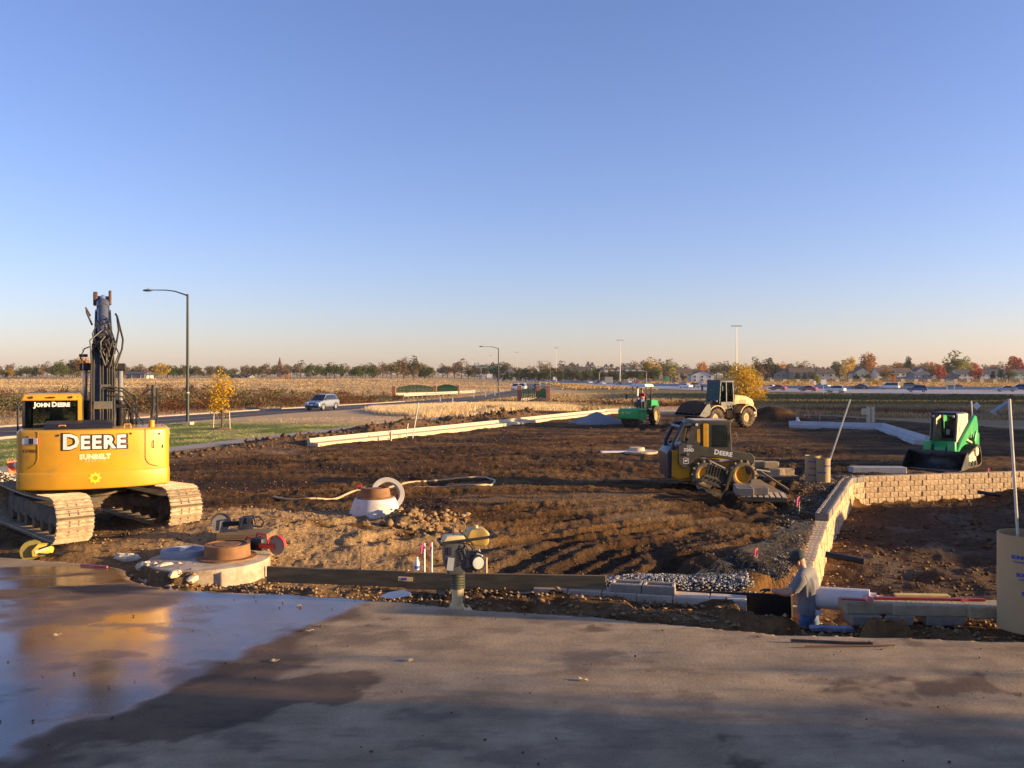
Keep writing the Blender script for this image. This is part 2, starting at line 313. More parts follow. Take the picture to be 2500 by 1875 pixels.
def ground_color(x, y, z):
    def C(*c): return np.array(c)
    def mix(a, b, k): return a*(1-k[:, None])+b*k[:, None]
    n = x.shape[0]
    big = fbm(x*.03, y*.03, 50, 4); med = fbm(x*.22, y*.22, 51, 4); sm = fbm(x*1.3, y*1.3, 52, 4)
    g = mix(np.tile(C(.44, .31, .15), (n, 1)), C(.36, .24, .115), sst(.38, .62, med)); g = mix(g, C(.48, .35, .19), sst(.5, .7, big))
    t = roadx(y)-x
    # olive plain on the right, red-brown brush on the creek and the slope left of the road
    k = sst(4, 14, x-roadx(y))*sst(90, 108, y)*sst(24, 40, x+.1*(y-100)); g = mix(g, C(.155, .13, .055), k*.9); g = mix(g, C(.22, .17, .07), k*sst(.5, .62, fbm(x*.05, y*.25, 55)))
    k = sst(5, 10, t)*sst(55, 26, t-.12*(y-60))*sst(40, 60, y)*sst(185, 140, y); g = mix(g, C(.17, .115, .05), k*.85); g = mix(g, C(.14, .06, .03), k*sst(.5, .58, fbm(x*.06, y*.12, 57)))
    cd, _ = segd(x, y, [(2, 128), (9, 119), (20, 96), (33, 78), (47, 66)]); g = mix(g, C(.19, .09, .045), sst(9, 4, cd)*sst(.4, .55, med+.06)); g = mix(g, C(.15, .13, .05), sst(5, 2, cd)*sst(.45, .6, sm)*.8)
    # lawn between road and walk, sandy patch beyond it
    wx = np.interp(y, [p[1] for p in WALK], [p[0] for p in WALK]); lawn = sst(.6, 1.0, wx-x)*sst(4.6, 5.4, x-roadx(y)-0)
    k = lawn*sst(66, 56, y+.4*(x+18)); gl = mix(np.tile(C(.13, .165, .03), (n, 1)), C(.34, .30, .10), sst(.42, .66, fbm(x*.5, y*.5, 58, 4))); g = mix(g, C(.1, .1, .03), 0*k); g = g*(1-k[:, None])+gl*k[:, None]
    k2 = lawn*sst(56, 66, y+.4*(x+18))*sst(96, 84, y); g = mix(g, C(.50, .35, .19), k2*.85)
    # soil
    site = sst(-.6, .8, polyd(x, y, SITE)+(sm-.5)*1.5)
    s = mix(np.tile(C(.09, .040, .010), (n, 1)), C(.168, .084, .024), sst(.44, .66, fbm(x*.5, y*1.1, 60, 4))); s = mix(s, C(.032, .016, .006), sst(.48, .6, fbm(x*.35, y*.8, 61, 4))*.85)
    pale = compacted(x, y); s = mix(s, C(.21, .125, .054), pale*.85)
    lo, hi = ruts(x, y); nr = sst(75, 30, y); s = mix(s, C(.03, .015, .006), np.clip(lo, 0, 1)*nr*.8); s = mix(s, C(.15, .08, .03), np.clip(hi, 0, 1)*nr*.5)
    sandm = np.exp(-(((x+4.2)/3.8)**2+((y-16.0)/3.6)**2)**2); s = mix(s, C(.36, .23, .105), sandm*sst(.3, .55, sm+.1)); s = mix(s, C(.33, .215, .11), np.exp(-(((x+11)/5)**2+((y-34)/4)**2)**2)*sst(.4, .6, med))
    bd, bp = segd(x, y, BERM); s = mix(s, C(.18, .105, .048), sst(2, .8, bd)*.9)
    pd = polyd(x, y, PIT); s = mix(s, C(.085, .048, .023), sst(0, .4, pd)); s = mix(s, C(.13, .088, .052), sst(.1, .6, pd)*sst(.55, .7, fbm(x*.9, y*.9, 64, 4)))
    sd = polyd(x, y, SLAB); s = mix(s, C(.21, .12, .05), sst(-1.2, -.2, sd)*sst(.35, .6, sm)*.8)
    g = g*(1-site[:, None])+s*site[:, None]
    return g

def polar_sheet(name, m):
    a = np.radians(np.concatenate([np.arange(-180, -38, 4.0), np.linspace(-37, 37, 900), np.arange(40, 180, 4.0)]))
    r = np.concatenate([[.4, 1.2, 2.5, 4, 5.5, 7], np.geomspace(8.2, 80, 270), np.geomspace(81, 620, 150), np.geomspace(640, 5200, 36)])
    A, RR = np.meshgrid(a, r); x = (np.sin(A)*RR).ravel(); y = (np.cos(A)*RR).ravel(); z = Hz(x, y)
    na, nr = len(a), len(r); i = np.arange(nr-1)[:, None]*na+np.arange(na)[None, :]; j = np.arange(nr-1)[:, None]*na+(np.arange(na)[None, :]+1) % na
    q = np.stack([i, i+na, j+na, j], -1).reshape(-1, 4)
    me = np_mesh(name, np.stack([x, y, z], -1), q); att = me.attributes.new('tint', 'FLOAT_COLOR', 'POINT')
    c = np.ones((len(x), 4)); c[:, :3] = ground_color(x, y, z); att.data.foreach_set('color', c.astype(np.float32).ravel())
    me.materials.append(m); return link(name, me)
def np_mesh(name, v, q, smooth=True):
    me = bpy.data.meshes.new(name); k = q.shape[1]
    me.vertices.add(len(v)); me.vertices.foreach_set('co', v.astype(np.float32).ravel())
    me.loops.add(q.size); me.loops.foreach_set('vertex_index', q.astype(np.int32).ravel())
    me.polygons.add(len(q)); me.polygons.foreach_set('loop_start', np.arange(0, q.size, k, dtype=np.int32)); me.polygons.foreach_set('loop_total', np.full(len(q), k, np.int32))
    if smooth: me.polygons.foreach_set('use_smooth', np.ones(len(q), bool))
    me.update(calc_edges=True); me.validate(); return me

def soil_material():
    m = bpy.data.materials.new('soil_and_grass'); m.use_nodes = True; nt = m.node_tree; L = nt.links.new; b = nt.nodes['Principled BSDF']
    b.inputs['Roughness'].default_value = .95; b.inputs['Specular IOR Level'].default_value = .15
    at = _n(nt, 'ShaderNodeAttribute', attribute_name='tint'); tc = _n(nt, 'ShaderNodeTexCoord')
    n1 = _n(nt, 'ShaderNodeTexNoise'); n1.inputs['Scale'].default_value = 6; n1.inputs['Detail'].default_value = 9; n1.inputs['Roughness'].default_value = .78; L(tc.outputs['Object'], n1.inputs['Vector'])
    mr = _n(nt, 'ShaderNodeMapRange'); mr.inputs[1].default_value = .3; mr.inputs[2].default_value = .7; mr.inputs[3].default_value = .5; mr.inputs[4].default_value = 1.55; L(n1.outputs[0], mr.inputs[0])
    mu = _n(nt, 'ShaderNodeMix', data_type='RGBA', blend_type='MULTIPLY'); mu.inputs[0].default_value = 1; L(at.outputs['Color'], mu.inputs[6]); L(mr.outputs[0], mu.inputs[7]); L(mu.outputs[2], b.inputs['Base Color'])
    n2 = _n(nt, 'ShaderNodeTexNoise'); n2.inputs['Scale'].default_value = 9; n2.inputs['Detail'].default_value = 6; n2.inputs['Roughness'].default_value = .75; L(tc.outputs['Object'], n2.inputs['Vector'])
    vo = _n(nt, 'ShaderNodeTexVoronoi'); vo.inputs['Scale'].default_value = 14; L(tc.outputs['Object'], vo.inputs['Vector'])
    ad = _n(nt, 'ShaderNodeMath', operation='MULTIPLY_ADD'); L(vo.outputs['Distance'], ad.inputs[0]); ad.inputs[1].default_value = -.35; L(n2.outputs[0], ad.inputs[2])
    bp = _n(nt, 'ShaderNodeBump'); bp.inputs['Strength'].default_value = .8; bp.inputs['Distance'].default_value = .07; L(ad.outputs[0], bp.inputs['Height']); L(bp.outputs[0], b.inputs['Normal'])
    return m
SOIL = soil_material()
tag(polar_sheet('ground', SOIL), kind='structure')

# ---------------------------------------------------------------- concrete slab, wet where it was hosed down
def slab():
    xs = np.arange(-16, 12.01, .05); ys = np.arange(1.5, 16.51, .05); X, Y = np.meshgrid(xs, ys); x, y = X.ravel(), Y.ravel()
    ed = (fbm(x*2.2, y*2.2, 70, 4, .6)-.5)*.16; d = polyd(x, y, SLAB)+ed
    keep = d > 0; idx = -np.ones(len(x), int); idx[keep] = np.arange(keep.sum())
    nx, ny = len(xs), len(ys); i = (np.arange(ny-1)[:, None]*nx+np.arange(nx-1)[None, :]).ravel(); q = np.stack([i, i+1, i+nx+1, i+nx], -1); q = idx[q]; q = q[(q >= 0).all(1)]
    x, y, d = x[keep], y[keep], d[keep]
    z = (fbm(x*.7, y*.7, 71, 3)-.5)*.016+(fbm(x*3, y*3, 72, 2)-.5)*.003-.02*sst(.15, 0, d)
    # water: a broad run from the slab edge to the lower left, a second one beyond, streaks between
    u = (x+1.75)*.905+(y-11.5)*.425            # across the run (0 on its right-hand edge line)
    v = -(x+1.75)*.425+(y-11.5)*.905
    w1 = (fbm(x*.55, y*.55, 73, 4)-.5)*1.1; e = (fbm(x*2.5, y*2.5, 74, 4)-.5)*.22
    ln = (x-(-1.75))*(-5.4)/1-(y-11.5)*0
    a = (y-6.75)-(x+4.0)*(4.75/2.25)           # right-hand edge of the run: (-1.75,11.5) to (-4,6.75)
    wb1 = (fbm(x*.5+7, y*.5, 173, 5, .62)-.5)*2.6; a = a/2.34+wb1*.55
    wet = sst(-.02, .14, a)
    damp = sst(-.7, -.35, a+(fbm(x*.8, y*.8, 176, 5, .62)-.5)*2.2)
    blob = np.exp(-(((x+2.35)*.80+(y-7.85)*.6)/1.15)**2-((-(x+2.35)*.6+(y-7.85)*.80)/.36)**2); damp = np.maximum(damp, sst(.3, .42, blob+(fbm(x*1.1, y*1.1, 175, 5, .62)-.5)*1.7))
    dryb = sst(.1, .0, np.abs((y-11.85)-(x+6.2)*.30+w1*.25)-.23-e*.8)          # the dry tongue between the two runs
    dry2 = sst(.06, 0, np.abs((y-12.7)-(x+7.0)*.25+e)-.05)*sst(-8.2, -7.6, x)*sst(-6, -6.4, x)
    dry3 = sst(13.35, 13.55, y-(x+7)*.12+e)*sst(-5.9, -6.4, x)
    wet = wet*(1-dryb)*(1-dry2)*(1-dry3)*sst(0, .1, d); damp = np.maximum(damp*(1-dry3), wet)
    film = sst(.30, .5, fbm(x*.45+3, y*.45, 75, 4)+.30*np.exp(-((a-1.0)/1.3)**2))
    mud = sst(.53, .66, fbm(x*1.3, y*2.4, 76, 5, .62))*(.35+.65*sst(.3, .6, fbm(x*.3, y*.3, 77, 3)))
    strk = .85+.15*sst(.40, .56, fbm(u*2.6, v*.5, 78, 4, .6))
    me = np_mesh('slab', np.stack([x, y, z], -1), q)
    at = me.attributes.new('wet', 'FLOAT_COLOR', 'POINT'); c = np.stack([wet*(.3+.7*film*strk)*(1-.3*mud), damp, mud, sst(.0, .25, d)], -1); at.data.foreach_set('color', c.astype(np.float32).ravel())
    m = bpy.data.materials.new('concrete_slab'); m.use_nodes = True; nt = m.node_tree; L = nt.links.new; b = nt.nodes['Principled BSDF']
    A = _n(nt, 'ShaderNodeAttribute', attribute_name='wet'); sp = _n(nt, 'ShaderNodeSeparateColor'); L(A.outputs['Color'], sp.inputs[0]); tc = _n(nt, 'ShaderNodeTexCoord')
    n1 = _n(nt, 'ShaderNodeTexNoise'); n1.inputs['Scale'].default_value = 1.1; n1.inputs['Detail'].default_value = 9; n1.inputs['Roughness'].default_value = .68; L(tc.outputs['Object'], n1.inputs['Vector'])
    cr = _n(nt, 'ShaderNodeValToRGB'); cr.color_ramp.elements[0].position = .32; cr.color_ramp.elements[0].color = (.245, .168, .086, 1); cr.color_ramp.elements[1].position = .68; cr.color_ramp.elements[1].color = (.475, .335, .185, 1)
    L(n1.outputs[0], cr.inputs[0])
    mp = _n(nt, 'ShaderNodeMapping'); mp.inputs['Scale'].default_value = (.5, 2.6, 1); mp.inputs['Rotation'].default_value = (0, 0, R(8)); L(tc.outputs['Object'], mp.inputs[0])
    n2 = _n(nt, 'ShaderNodeTexNoise'); n2.inputs['Scale'].default_value = 2.2; n2.inputs['Detail'].default_value = 8; n2.inputs['Roughness'].default_value = .7; L(mp.outputs[0], n2.inputs['Vector'])
    sm = _n(nt, 'ShaderNodeMapRange'); sm.inputs[1].default_value = .52; sm.inputs[2].default_value = .72; sm.inputs[4].default_value = .55; L(n2.outputs[0], sm.inputs[0])
    m0 = _n(nt, 'ShaderNodeMix', data_type='RGBA'); L(sm.outputs[0], m0.inputs[0]); L(cr.outputs[0], m0.inputs[6]); m0.inputs[7].default_value = (.12, .093, .063, 1)
    ms = _n(nt, 'ShaderNodeMath', operation='MULTIPLY'); L(sp.outputs[2], ms.inputs[0]); ms.inputs[1].default_value = .6
    m1 = _n(nt, 'ShaderNodeMix', data_type='RGBA'); L(ms.outputs[0], m1.inputs[0]); L(m0.outputs[2], m1.inputs[6]); m1.inputs[7].default_value = (.115, .075, .045, 1)
    m2 = _n(nt, 'ShaderNodeMix', data_type='RGBA', blend_type='MULTIPLY'); L(sp.outputs[1], m2.inputs[0]); L(m1.outputs[2], m2.inputs[6]); m2.inputs[7].default_value = (.42, .37, .34, 1)
    n5 = _n(nt, 'ShaderNodeTexNoise'); n5.inputs['Scale'].default_value = 14; n5.inputs['Detail'].default_value = 5; L(tc.outputs['Object'], n5.inputs['Vector'])
    rr = _n(nt, 'ShaderNodeMapRange'); rr.inputs[3].default_value = .78; rr.inputs[4].default_value = .16; L(sp.outputs[0], rr.inputs[0]); L(rr.outputs[0], b.inputs['Roughness'])
    gm = _n(nt, 'ShaderNodeMapRange'); gm.inputs[1].default_value = .35; gm.inputs[2].default_value = .65; gm.inputs[3].default_value = .82; gm.inputs[4].default_value = 1.16; n5.inputs['Scale'].default_value = 48; n5.inputs['Roughness'].default_value = .75; L(n5.outputs[0], gm.inputs[0])
    m3 = _n(nt, 'ShaderNodeMix', data_type='RGBA', blend_type='MULTIPLY'); m3.inputs[0].default_value = 1; L(m2.outputs[2], m3.inputs[6]); L(gm.outputs[0], m3.inputs[7]); L(m3.outputs[2], b.inputs['Base Color'])
    io = _n(nt, 'ShaderNodeMapRange'); io.inputs[3].default_value = 1.42; io.inputs[4].default_value = 2.1; L(sp.outputs[0], io.inputs[0]); L(io.outputs[0], b.inputs['IOR'])
    n4 = _n(nt, 'ShaderNodeTexNoise'); n4.inputs['Scale'].default_value = 26; n4.inputs['Detail'].default_value = 6; L(tc.outputs['Object'], n4.inputs['Vector'])
    bs = _n(nt, 'ShaderNodeMapRange'); bs.inputs[3].default_value = .28; bs.inputs[4].default_value = .07; L(sp.outputs[0], bs.inputs[0])
    bp = _n(nt, 'ShaderNodeBump'); bp.inputs['Distance'].default_value = .012; L(bs.outputs[0], bp.inputs['Strength']); L(n4.outputs[0], bp.inputs['Height']); L(bp.outputs[0], b.inputs['Normal'])
    me.materials.append(m); o = link('concrete_pavement', me); tag(o, kind='structure')
    sol = o.modifiers.new('thick', 'SOLIDIFY'); sol.thickness = .16; sol.offset = -1
    return o
slab()

# ---------------------------------------------------------------- road, walk, highway
def ribbon(name, P, half, zf, m, off=0.0, step=2.0, w0=None):
    P = [Vector(p) for p in P]; pts = []
    for a, b in zip(P[:-1], P[1:]):
        n = max(1, int((b-a).length/step)); pts += [a.lerp(b, i/n) for i in range(n)]
    pts.append(P[-1]); 
    for _ in range(6): pts = [pts[0]]+[(pts[i-1]+pts[i]*2+pts[i+1])/4 for i in range(1, len(pts)-1)]+[pts[-1]]
    vs, fs = [], []
    for i, p in enumerate(pts):
        d = (pts[min(i+1, len(pts)-1)]-pts[max(i-1, 0)]).normalized(); n = Vector((d.y, -d.x))
        for h in half: q = p+n*(h+off); vs.append((q.x, q.y, zf(q.x, q.y)))
    k = len(half)
    for i in range(len(pts)-1):
        for j in range(k-1): fs.append((i*k+j, i*k+j+1, (i+1)*k+j+1, (i+1)*k+j))
    mb = MB(); mb.add(vs, fs); return mb, pts
ASPH = mat('asphalt', (.075, .066, .062), .85, var=.22, scale=.8, bump=.3, bscale=60, spec=.3)
PAINT = mat('road_paint', (.70, .66, .58), .7, var=.2, scale=2); YPAINT = mat('yellow_paint', (.62, .36, .06), .7, var=.2, scale=2)
WALKM = mat('walk_concrete', (.34, .275, .215), .85, var=.16, scale=1.4, bump=.2, bscale=40)
mb, _ = ribbon('road', ROADC, [-4.6, -2, 0, 2, 4.6], lambda x, y: float(roadz(y)), ASPH)
road = mb.build('road', ASPH, smooth=60); tag(road, kind='structure')
for off, hw, m in ((-4.1, .06, PAINT), (4.1, .06, PAINT), (-.12, .05, YPAINT), (.12, .05, YPAINT)):
    mb, _ = ribbon('line', ROADC, [-hw, hw], lambda x, y: float(roadz(y))+.006, m, off); mb.build('painted_line', m, road, smooth=0)
for off in (-4.85, 4.85):
    mb, _ = ribbon('kerb', ROADC[:6], [-.14, -.13, .13, .14], lambda x, y: float(roadz(y))+.1, WALKM, off)
    k = len(mb.v); mb.v = [(x, y, z-.25 if i % 4 in (0, 3) else z) for i, (x, y, z) in enumerate(mb.v)]; mb.build('kerb', WALKM, road, smooth=0)
mb, pts = ribbon('walk', WALK, [-.8, .8], lambda x, y: -.32, WALKM); sw = mb.build('footpath', WALKM, smooth=0); tag(sw, kind='structure')
CONC = mat('highway_concrete', (.335, .33, .335), .75, var=.14, scale=.15, stretch=(1, 1, 1))
mb = MB(); k = len(HW_NEAR); NW = []
def rs(P, n=60):
    P = [Vector(p) for p in P]; L = [0]
    for a, b in zip(P[:-1], P[1:]): L.append(L[-1]+(b-a).length)
    out = []
    for i in range(n+1):
        s = (i/n)**1.6*L[-1]; j = max(q for q in range(len(L)) if L[q] <= s+1e-6); j = min(j, len(P)-2); out.append(P[j].lerp(P[j+1], (s-L[j])/(L[j+1]-L[j])))
    for _ in range(4): out = [out[0]]+[(out[i-1]+out[i]*2+out[i+1])/4 for i in range(1, len(out)-1)]+[out[-1]]
    return out
HN, HF = rs(HW_NEAR), rs(HW_FAR)
def hwy(s, w):                                # s 0..1 along (from the right), w 0..1 across (near to far)
    t = s*(len(HN)-1); i = min(int(t), len(HN)-2); a = HN[i].lerp(HN[i+1], t-i); b = HF[i].lerp(HF[i+1], t-i); return a.lerp(b, w)
vs, fs = [], []
for i in range(len(HN)):
    for w in (0, .25, .5, .75, 1): p = HN[i].lerp(HF[i], w); vs.append((p.x, p.y, -1.3+.35*w*np.interp(p.y, [200, 600], [1, .3])))
for i in range(len(HN)-1):
    for j in range(4): fs.append((i*5+j, i*5+j+1, (i+1)*5+j+1, (i+1)*5+j))
mb.add(vs, fs); hw = mb.build('highway', CONC, smooth=60); tag(hw, kind='structure')
def hwz(p, w): return -1.3+.35*w*float(np.interp(p.y, [200, 600], [1, .3]))
for w in (.03, .13, .23, .33, .43, .57, .67, .77, .87, .97):
    mb = MB(); vs, fs = [], []
    for i in range(len(HN)):
        for e in (-.0022, .0022): p = HN[i].lerp(HF[i], w+e); vs.append((p.x, p.y, hwz(p, w)+.012))
    mb.add(vs, [(2*i, 2*i+1, 2*i+3, 2*i+2) for i in range(len(HN)-1)]); mb.build('painted_line', PAINT, hw, smooth=0)
mb = MB(); vs, fs = [], []                     # concrete median barrier of the highway
for i in range(len(HN)):
    for e, h in ((.497, 0), (.499, .8), (.501, .8), (.503, 0)): p = HN[i].lerp(HF[i], e); vs.append((p.x, p.y, hwz(p, .5)+h))
for i in range(len(HN)-1):
    for j in range(3): fs.append((i*4+j, i*4+j+1, (i+1)*4+j+1, (i+1)*4+j))
mb.add(vs, fs); mb.build('median_barrier', CONC, hw, smooth=0)

# ---------------------------------------------------------------- buildings right of the picture: their shade lies on the slab and on the plain
STUCCO = mat('stucco', (.52, .44, .34), .9, var=.08, scale=2, bump=.15); ROOFM = mat('roof_metal', (.16, .15, .15), .6); GLASS_D = mat('window_glass', (.02, .025, .03), .08, spec=.8, var=.05)
def side_building(name, label, x0, x1, y0, y1, z0, h, nw):
    w, d = x1-x0, y1-y0; a = R(-8); ca, sa = math.cos(a), math.sin(a)   # its walls run with the evening sun
    t = thing(name, label, 'building', (x0+ca*w/2+sa*d/2, y1+sa*w/2-ca*d/2, z0), a)
    MB().box((0, 0, h/2), (w, d, h)).build('wall', STUCCO, t, .05); MB().box((0, 0, h+.2), (w+.8, d+.8, .4)).build('roof', ROOFM, t, .04)
    for i in range(nw):
        y = -d/2+d*(i+.5)/nw
        wd = MB().box((-w/2-.03, y, h*.45), (.1, d/nw*.55, h*.34)).build('window', ROOFM, t); MB().box((-w/2-.08, y, h*.45), (.04, d/nw*.5, h*.3)).build('pane', GLASS_D, wd)
side_building('shop_building', 'tan stucco building beside the slab, right of the view', 15.2, 40, -40, 5.5, -.1, 8.2, 6)
side_building('shade_building', 'unseen tall tan building added to shade the far plain', 112, 126, 118, 168, -1, 15.6, 6)  # unseen building, added to carry shade over the far plain
side_building('warehouse', 'long tan building beyond the right edge of the plain', 90, 104, 26, 112, -1, 11.2, 9)
# ---------------------------------------------------------------- shared machine materials
MUD = (.21, .135, .075)
YEL = mat('yellow_paint_machine', (.66, .325, .014), .4, var=.09, scale=3, dirt=(.34, .20, .06), damt=.24, dscale=3.5, coat=.2)
BLK = mat('black_steel', (.018, .018, .02), .45, var=.3, scale=9, dirt=(.09, .065, .045), damt=.3)
BLUEBLK = mat('boom_black', (.022, .024, .032), .34, var=.25, scale=5, dirt=(.10, .075, .05), damt=.28)
RUB = mat('rubber', (.03, .027, .024), .85, var=.3, scale=14, dirt=MUD, damt=.55, dscale=6)
CHR = mat('chrome_rod', (.7, .74, .82), .2, metal=.7, var=.02)
HOSE = mat('hydraulic_hose', (.03, .027, .022), .5, var=.3, dirt=(.11, .08, .05), damt=.4)
SHOE = mat('track_shoe_steel', (.44, .35, .235), .55, metal=.15, var=.28, scale=11, dirt=(.30, .2, .11), damt=.45, dscale=8, rand=.18)
TRKF = mat('track_frame_paint', (.06, .05, .042), .7, var=.3, dirt=MUD, damt=.6, dscale=4)
WHITE = mat('white_decal', (.78, .75, .72), .5, var=.05); DARK = mat('dark_decal', (.035, .022, .014), .5, var=.1)
REDD = mat('red_plastic', (.55, .045, .035), .45, var=.1)
def glass(name, tint=(.55, .6, .58), k=.25):
    m = bpy.data.materials.new(name); m.use_nodes = True; nt = m.node_tree; nt.nodes.clear(); L = nt.links.new
    o = _n(nt, 'ShaderNodeOutputMaterial'); t = _n(nt, 'ShaderNodeBsdfTransparent'); t.inputs[0].default_value = (*tint, 1); g = _n(nt, 'ShaderNodeBsdfGlossy'); g.inputs['Roughness'].default_value = .03
    lw = _n(nt, 'ShaderNodeLayerWeight'); lw.inputs[0].default_value = k; mx = _n(nt, 'ShaderNodeMixShader'); L(lw.outputs['Fresnel'], mx.inputs[0]); L(t.outputs[0], mx.inputs[1]); L(g.outputs[0], mx.inputs[2]); L(mx.outputs[0], o.inputs[0])
    return m
CABGL = glass('cab_glass'); CARGL = mat('car_glass', (.02, .025, .03), .06, var=.05, spec=.7)

def shoe_mesh(w, p):
    mb = MB().box((0, 0, 0), (w, p*.93, .022))
    for y in (-p*.42, 0, p*.42): mb.box((0, y, .034), (w*.995, p*.11, .05), top=(1, .5))
    for x in (-.075, .075): mb.box((x, 0, .014), (.035, p*.5, .03))
    me = mb.mesh('track_shoe', 0, smooth=0); me.materials.append(SHOE); return me
def loop_pts(n, path):
    P = [Vector(p) for p in path]+[Vector(path[0])]; L = [0]
    for a, b in zip(P[:-1], P[1:]): L.append(L[-1]+(b-a).length)
    out = []
    for i in range(n):
        s = L[-1]*i/n; j = max(q for q in range(len(L)) if L[q] <= s+1e-9); j = min(j, len(P)-2); out.append((P[j].lerp(P[j+1], (s-L[j])/(L[j+1]-L[j])), (P[j+1]-P[j]).normalized()))
    return out, L[-1]
def stadium(hl, r, zc, n=10, sag=0.0):
    pts = [(-hl, zc-r), (hl, zc-r)]+[(hl+r*math.sin(a), zc-r*math.cos(a)) for a in [math.pi*i/n for i in range(1, n)]]
    pts += [(hl, zc+r)]+[(hl-2*hl*i/6, zc+r-sag*math.sin(math.pi*i/6)) for i in range(1, 6)]+[(-hl, zc+r)]
    pts += [(-hl-r*math.sin(a), zc+r*math.cos(a)) for a in [math.pi*i/n for i in range(1, n)]]
    return pts

def excavator():
    root = thing('excavator', 'yellow tracked excavator seen from behind with its black boom raised', 'excavator', (EXC_C[0], EXC_C[1], gz(*EXC_C)+.02), R(25)); root.scale = (.95, .95, .95)
    # undercarriage, turned left of the upper body
    U = Matrix.Rotation(R(20), 4, 'Z'); sm = shoe_mesh(.62, .18)
    for sx in (-1.0, 1.0):
        tr = bpy.data.objects.new('track', None); COL.objects.link(tr); tr.parent = root; tr.matrix_local = U @ Matrix.Translation((sx, 0, 0))
        pts, L = loop_pts(47, stadium(1.5, .36, .40, sag=.04))
        for p, d in pts:
            o = link('track_shoe', sm, tr); t = Vector((0, d.x, d.y)); n = Vector((0, d.y, -d.x)); x = Vector((1, 0, 0)); o.matrix_local = Matrix((x, t, x.cross(t) if x.cross(t).dot(n) > 0 else n)).transposed().to_4x4(); o.location = (0, p.x, p.y)
        mb = MB().prism([(-1.45, .24), (1.45, .24), (1.5, .5), (1.25, .58), (-1.25, .58), (-1.5, .5)], -.17, .17); mb.build('track_frame', TRKF, tr, .02)
        for k in range(6): MB().cyl((-.2, -1.15+.46*k, .2), (.2, -1.15+.46*k, .2), .1, n=14).build('roller', TRKF, tr, .01)
        for y in (-1.5, 1.5): MB().lathe([(.1, -.12), (.3, -.12), (.31, -.06), (.27, 0), (.31, .06), (.3, .12), (.1, .12)], 18, (0, y, .4), (0, R(90), 0)).build('sprocket' if y > 0 else 'idler', TRKF, tr)
    mb = MB().box((0, 0, .52), (1.0, 1.3, .22))
    for a in (-1, 1):
        for b in (-1, 1): mb.beam((a*.3, b*.4, .52), (a*.95, b*.85, .42), .34, .2)
    mb.v = [tuple(U @ Vector(v)) for v in mb.v]; mb.build('car_body', TRKF, root, .02)
    MB().cyl((0, 0, .6), (0, 0, .82), .55, n=32).build('swing_ring', TRKF, root, .01)
    # upper structure
    MB().box((0, .35, .90), (2.5, 2.5, .14)).build('deck', BLK, root, .02)
    def yr(x): return -(1.50-.34*(abs(x)/1.29)**2.3)
    plan = [(x, yr(x)) for x in np.linspace(-1.25, 1.25, 25)]+[(1.29, -1.05), (1.29, -.35), (-1.29, -.35), (-1.29, -1.05)]
    cw = MB().prism(plan, .88, 1.96, 'xy').build('counterweight', YEL, root, .06, 3, 40)
    MB().prism([(x*1.006, y*1.006-.004) for x, y in plan], .875, 1.2, 'xy').build('lower_skirt', YEL, cw, .035, 3, 40)
    def srf(x0, z0, e=.004): return lambda x, y, z: (x0+x, yr(x0+x)-e-z, z0+y)
    seam = [(.85, yr(.85)-.002, z) for z in (1.94, 1.8, 1.5, 1.4)]+[(.87, yr(.87)-.002, 1.34), (.92, yr(.92)-.002, 1.28), (1.02, yr(1.02)-.002, 1.24), (1.27, yr(1.27)+.02, 1.18)]
    MB().tube(seam, .007, 5).build('door_seam', DARK, cw)
    seam = [(-.93, yr(-.93)-.002, z) for z in (1.94, 1.7, 1.45)]+[(-.96, yr(-.96)-.002, 1.36), (-1.05, yr(-1.05)-.002, 1.29), (-1.27, yr(-1.27)+.02, 1.19)]
    MB().tube(seam, .006, 5).build('panel_seam', mat('panel_line', (.45, .22, .01), .6), cw)
    MB().box((1.16, yr(1.16)-.006, 1.6), (.02, .012, .06)).build('door_latch', DARK, cw)
    sc = [('D', 1.0), ('EERE', .86)]
    lettering('', .385, DARK, cw, None, surf=srf(0.0, 1.62, .003), smallcaps=sc, bold=.032, ext=.001, spacing=1.14)
    lettering('', .385, WHITE, cw, None, surf=srf(0.0, 1.62, .007), smallcaps=sc, bold=.012, ext=.001, spacing=1.14)
    lettering('SUNBELT', .118, mat('pale_decal', (.86, .68, .40), .5), cw, None, surf=srf(0.0, 1.43), bold=.009, ext=.001, spacing=1.08)
    lettering('RENTALS', .055, mat('pale_decal', (.86, .68, .40), .5), cw, None, surf=srf(0.0, 1.37), ext=.001, spacing=1.6)
    lettering('437485', .085, DARK, cw, None, surf=srf(-1.07, 1.56), ext=.001, name='fleet_number')
    st = []
    for i in range(24): a = 2*math.pi*i/24; r = .115 if i % 3 == 0 else (.078 if i % 3 == 1 else .085); st.append((r*math.cos(a), r*math.sin(a)))
    mb = MB(); inn = [(.038*math.cos(2*math.pi*i/24), .038*math.sin(2*math.pi*i/24)) for i in range(24)]
    mb.add([(x, yr(x)-.02, 1.08+z) for x, z in st]+[(x, yr(x)-.02, 1.08+z) for x, z in inn], [(i, (i+1) % 24, 24+(i+1) % 24, 24+i) for i in range(24)])
    mb.build('sun_emblem', mat('bright_yellow', (.95, .66, .03), .5, var=.03), cw, smooth=0)
    d = MB().box((-1.06, yr(-1.06)-.008, 1.77), (.28, .01, .115), (0, 0, R(-28))); d.build('warning_decal', WHITE, cw)
    MB().box((-1.04, yr(-1.04)-.016, 1.77), (.085, .01, .1), (0, 0, R(-26))).build('warning_panel', DARK, cw); MB().box((-.93, yr(-.93)-.012, 1.77), (.03, .012, .118), (0, 0, R(-22))).build('red_panel', REDD, cw)
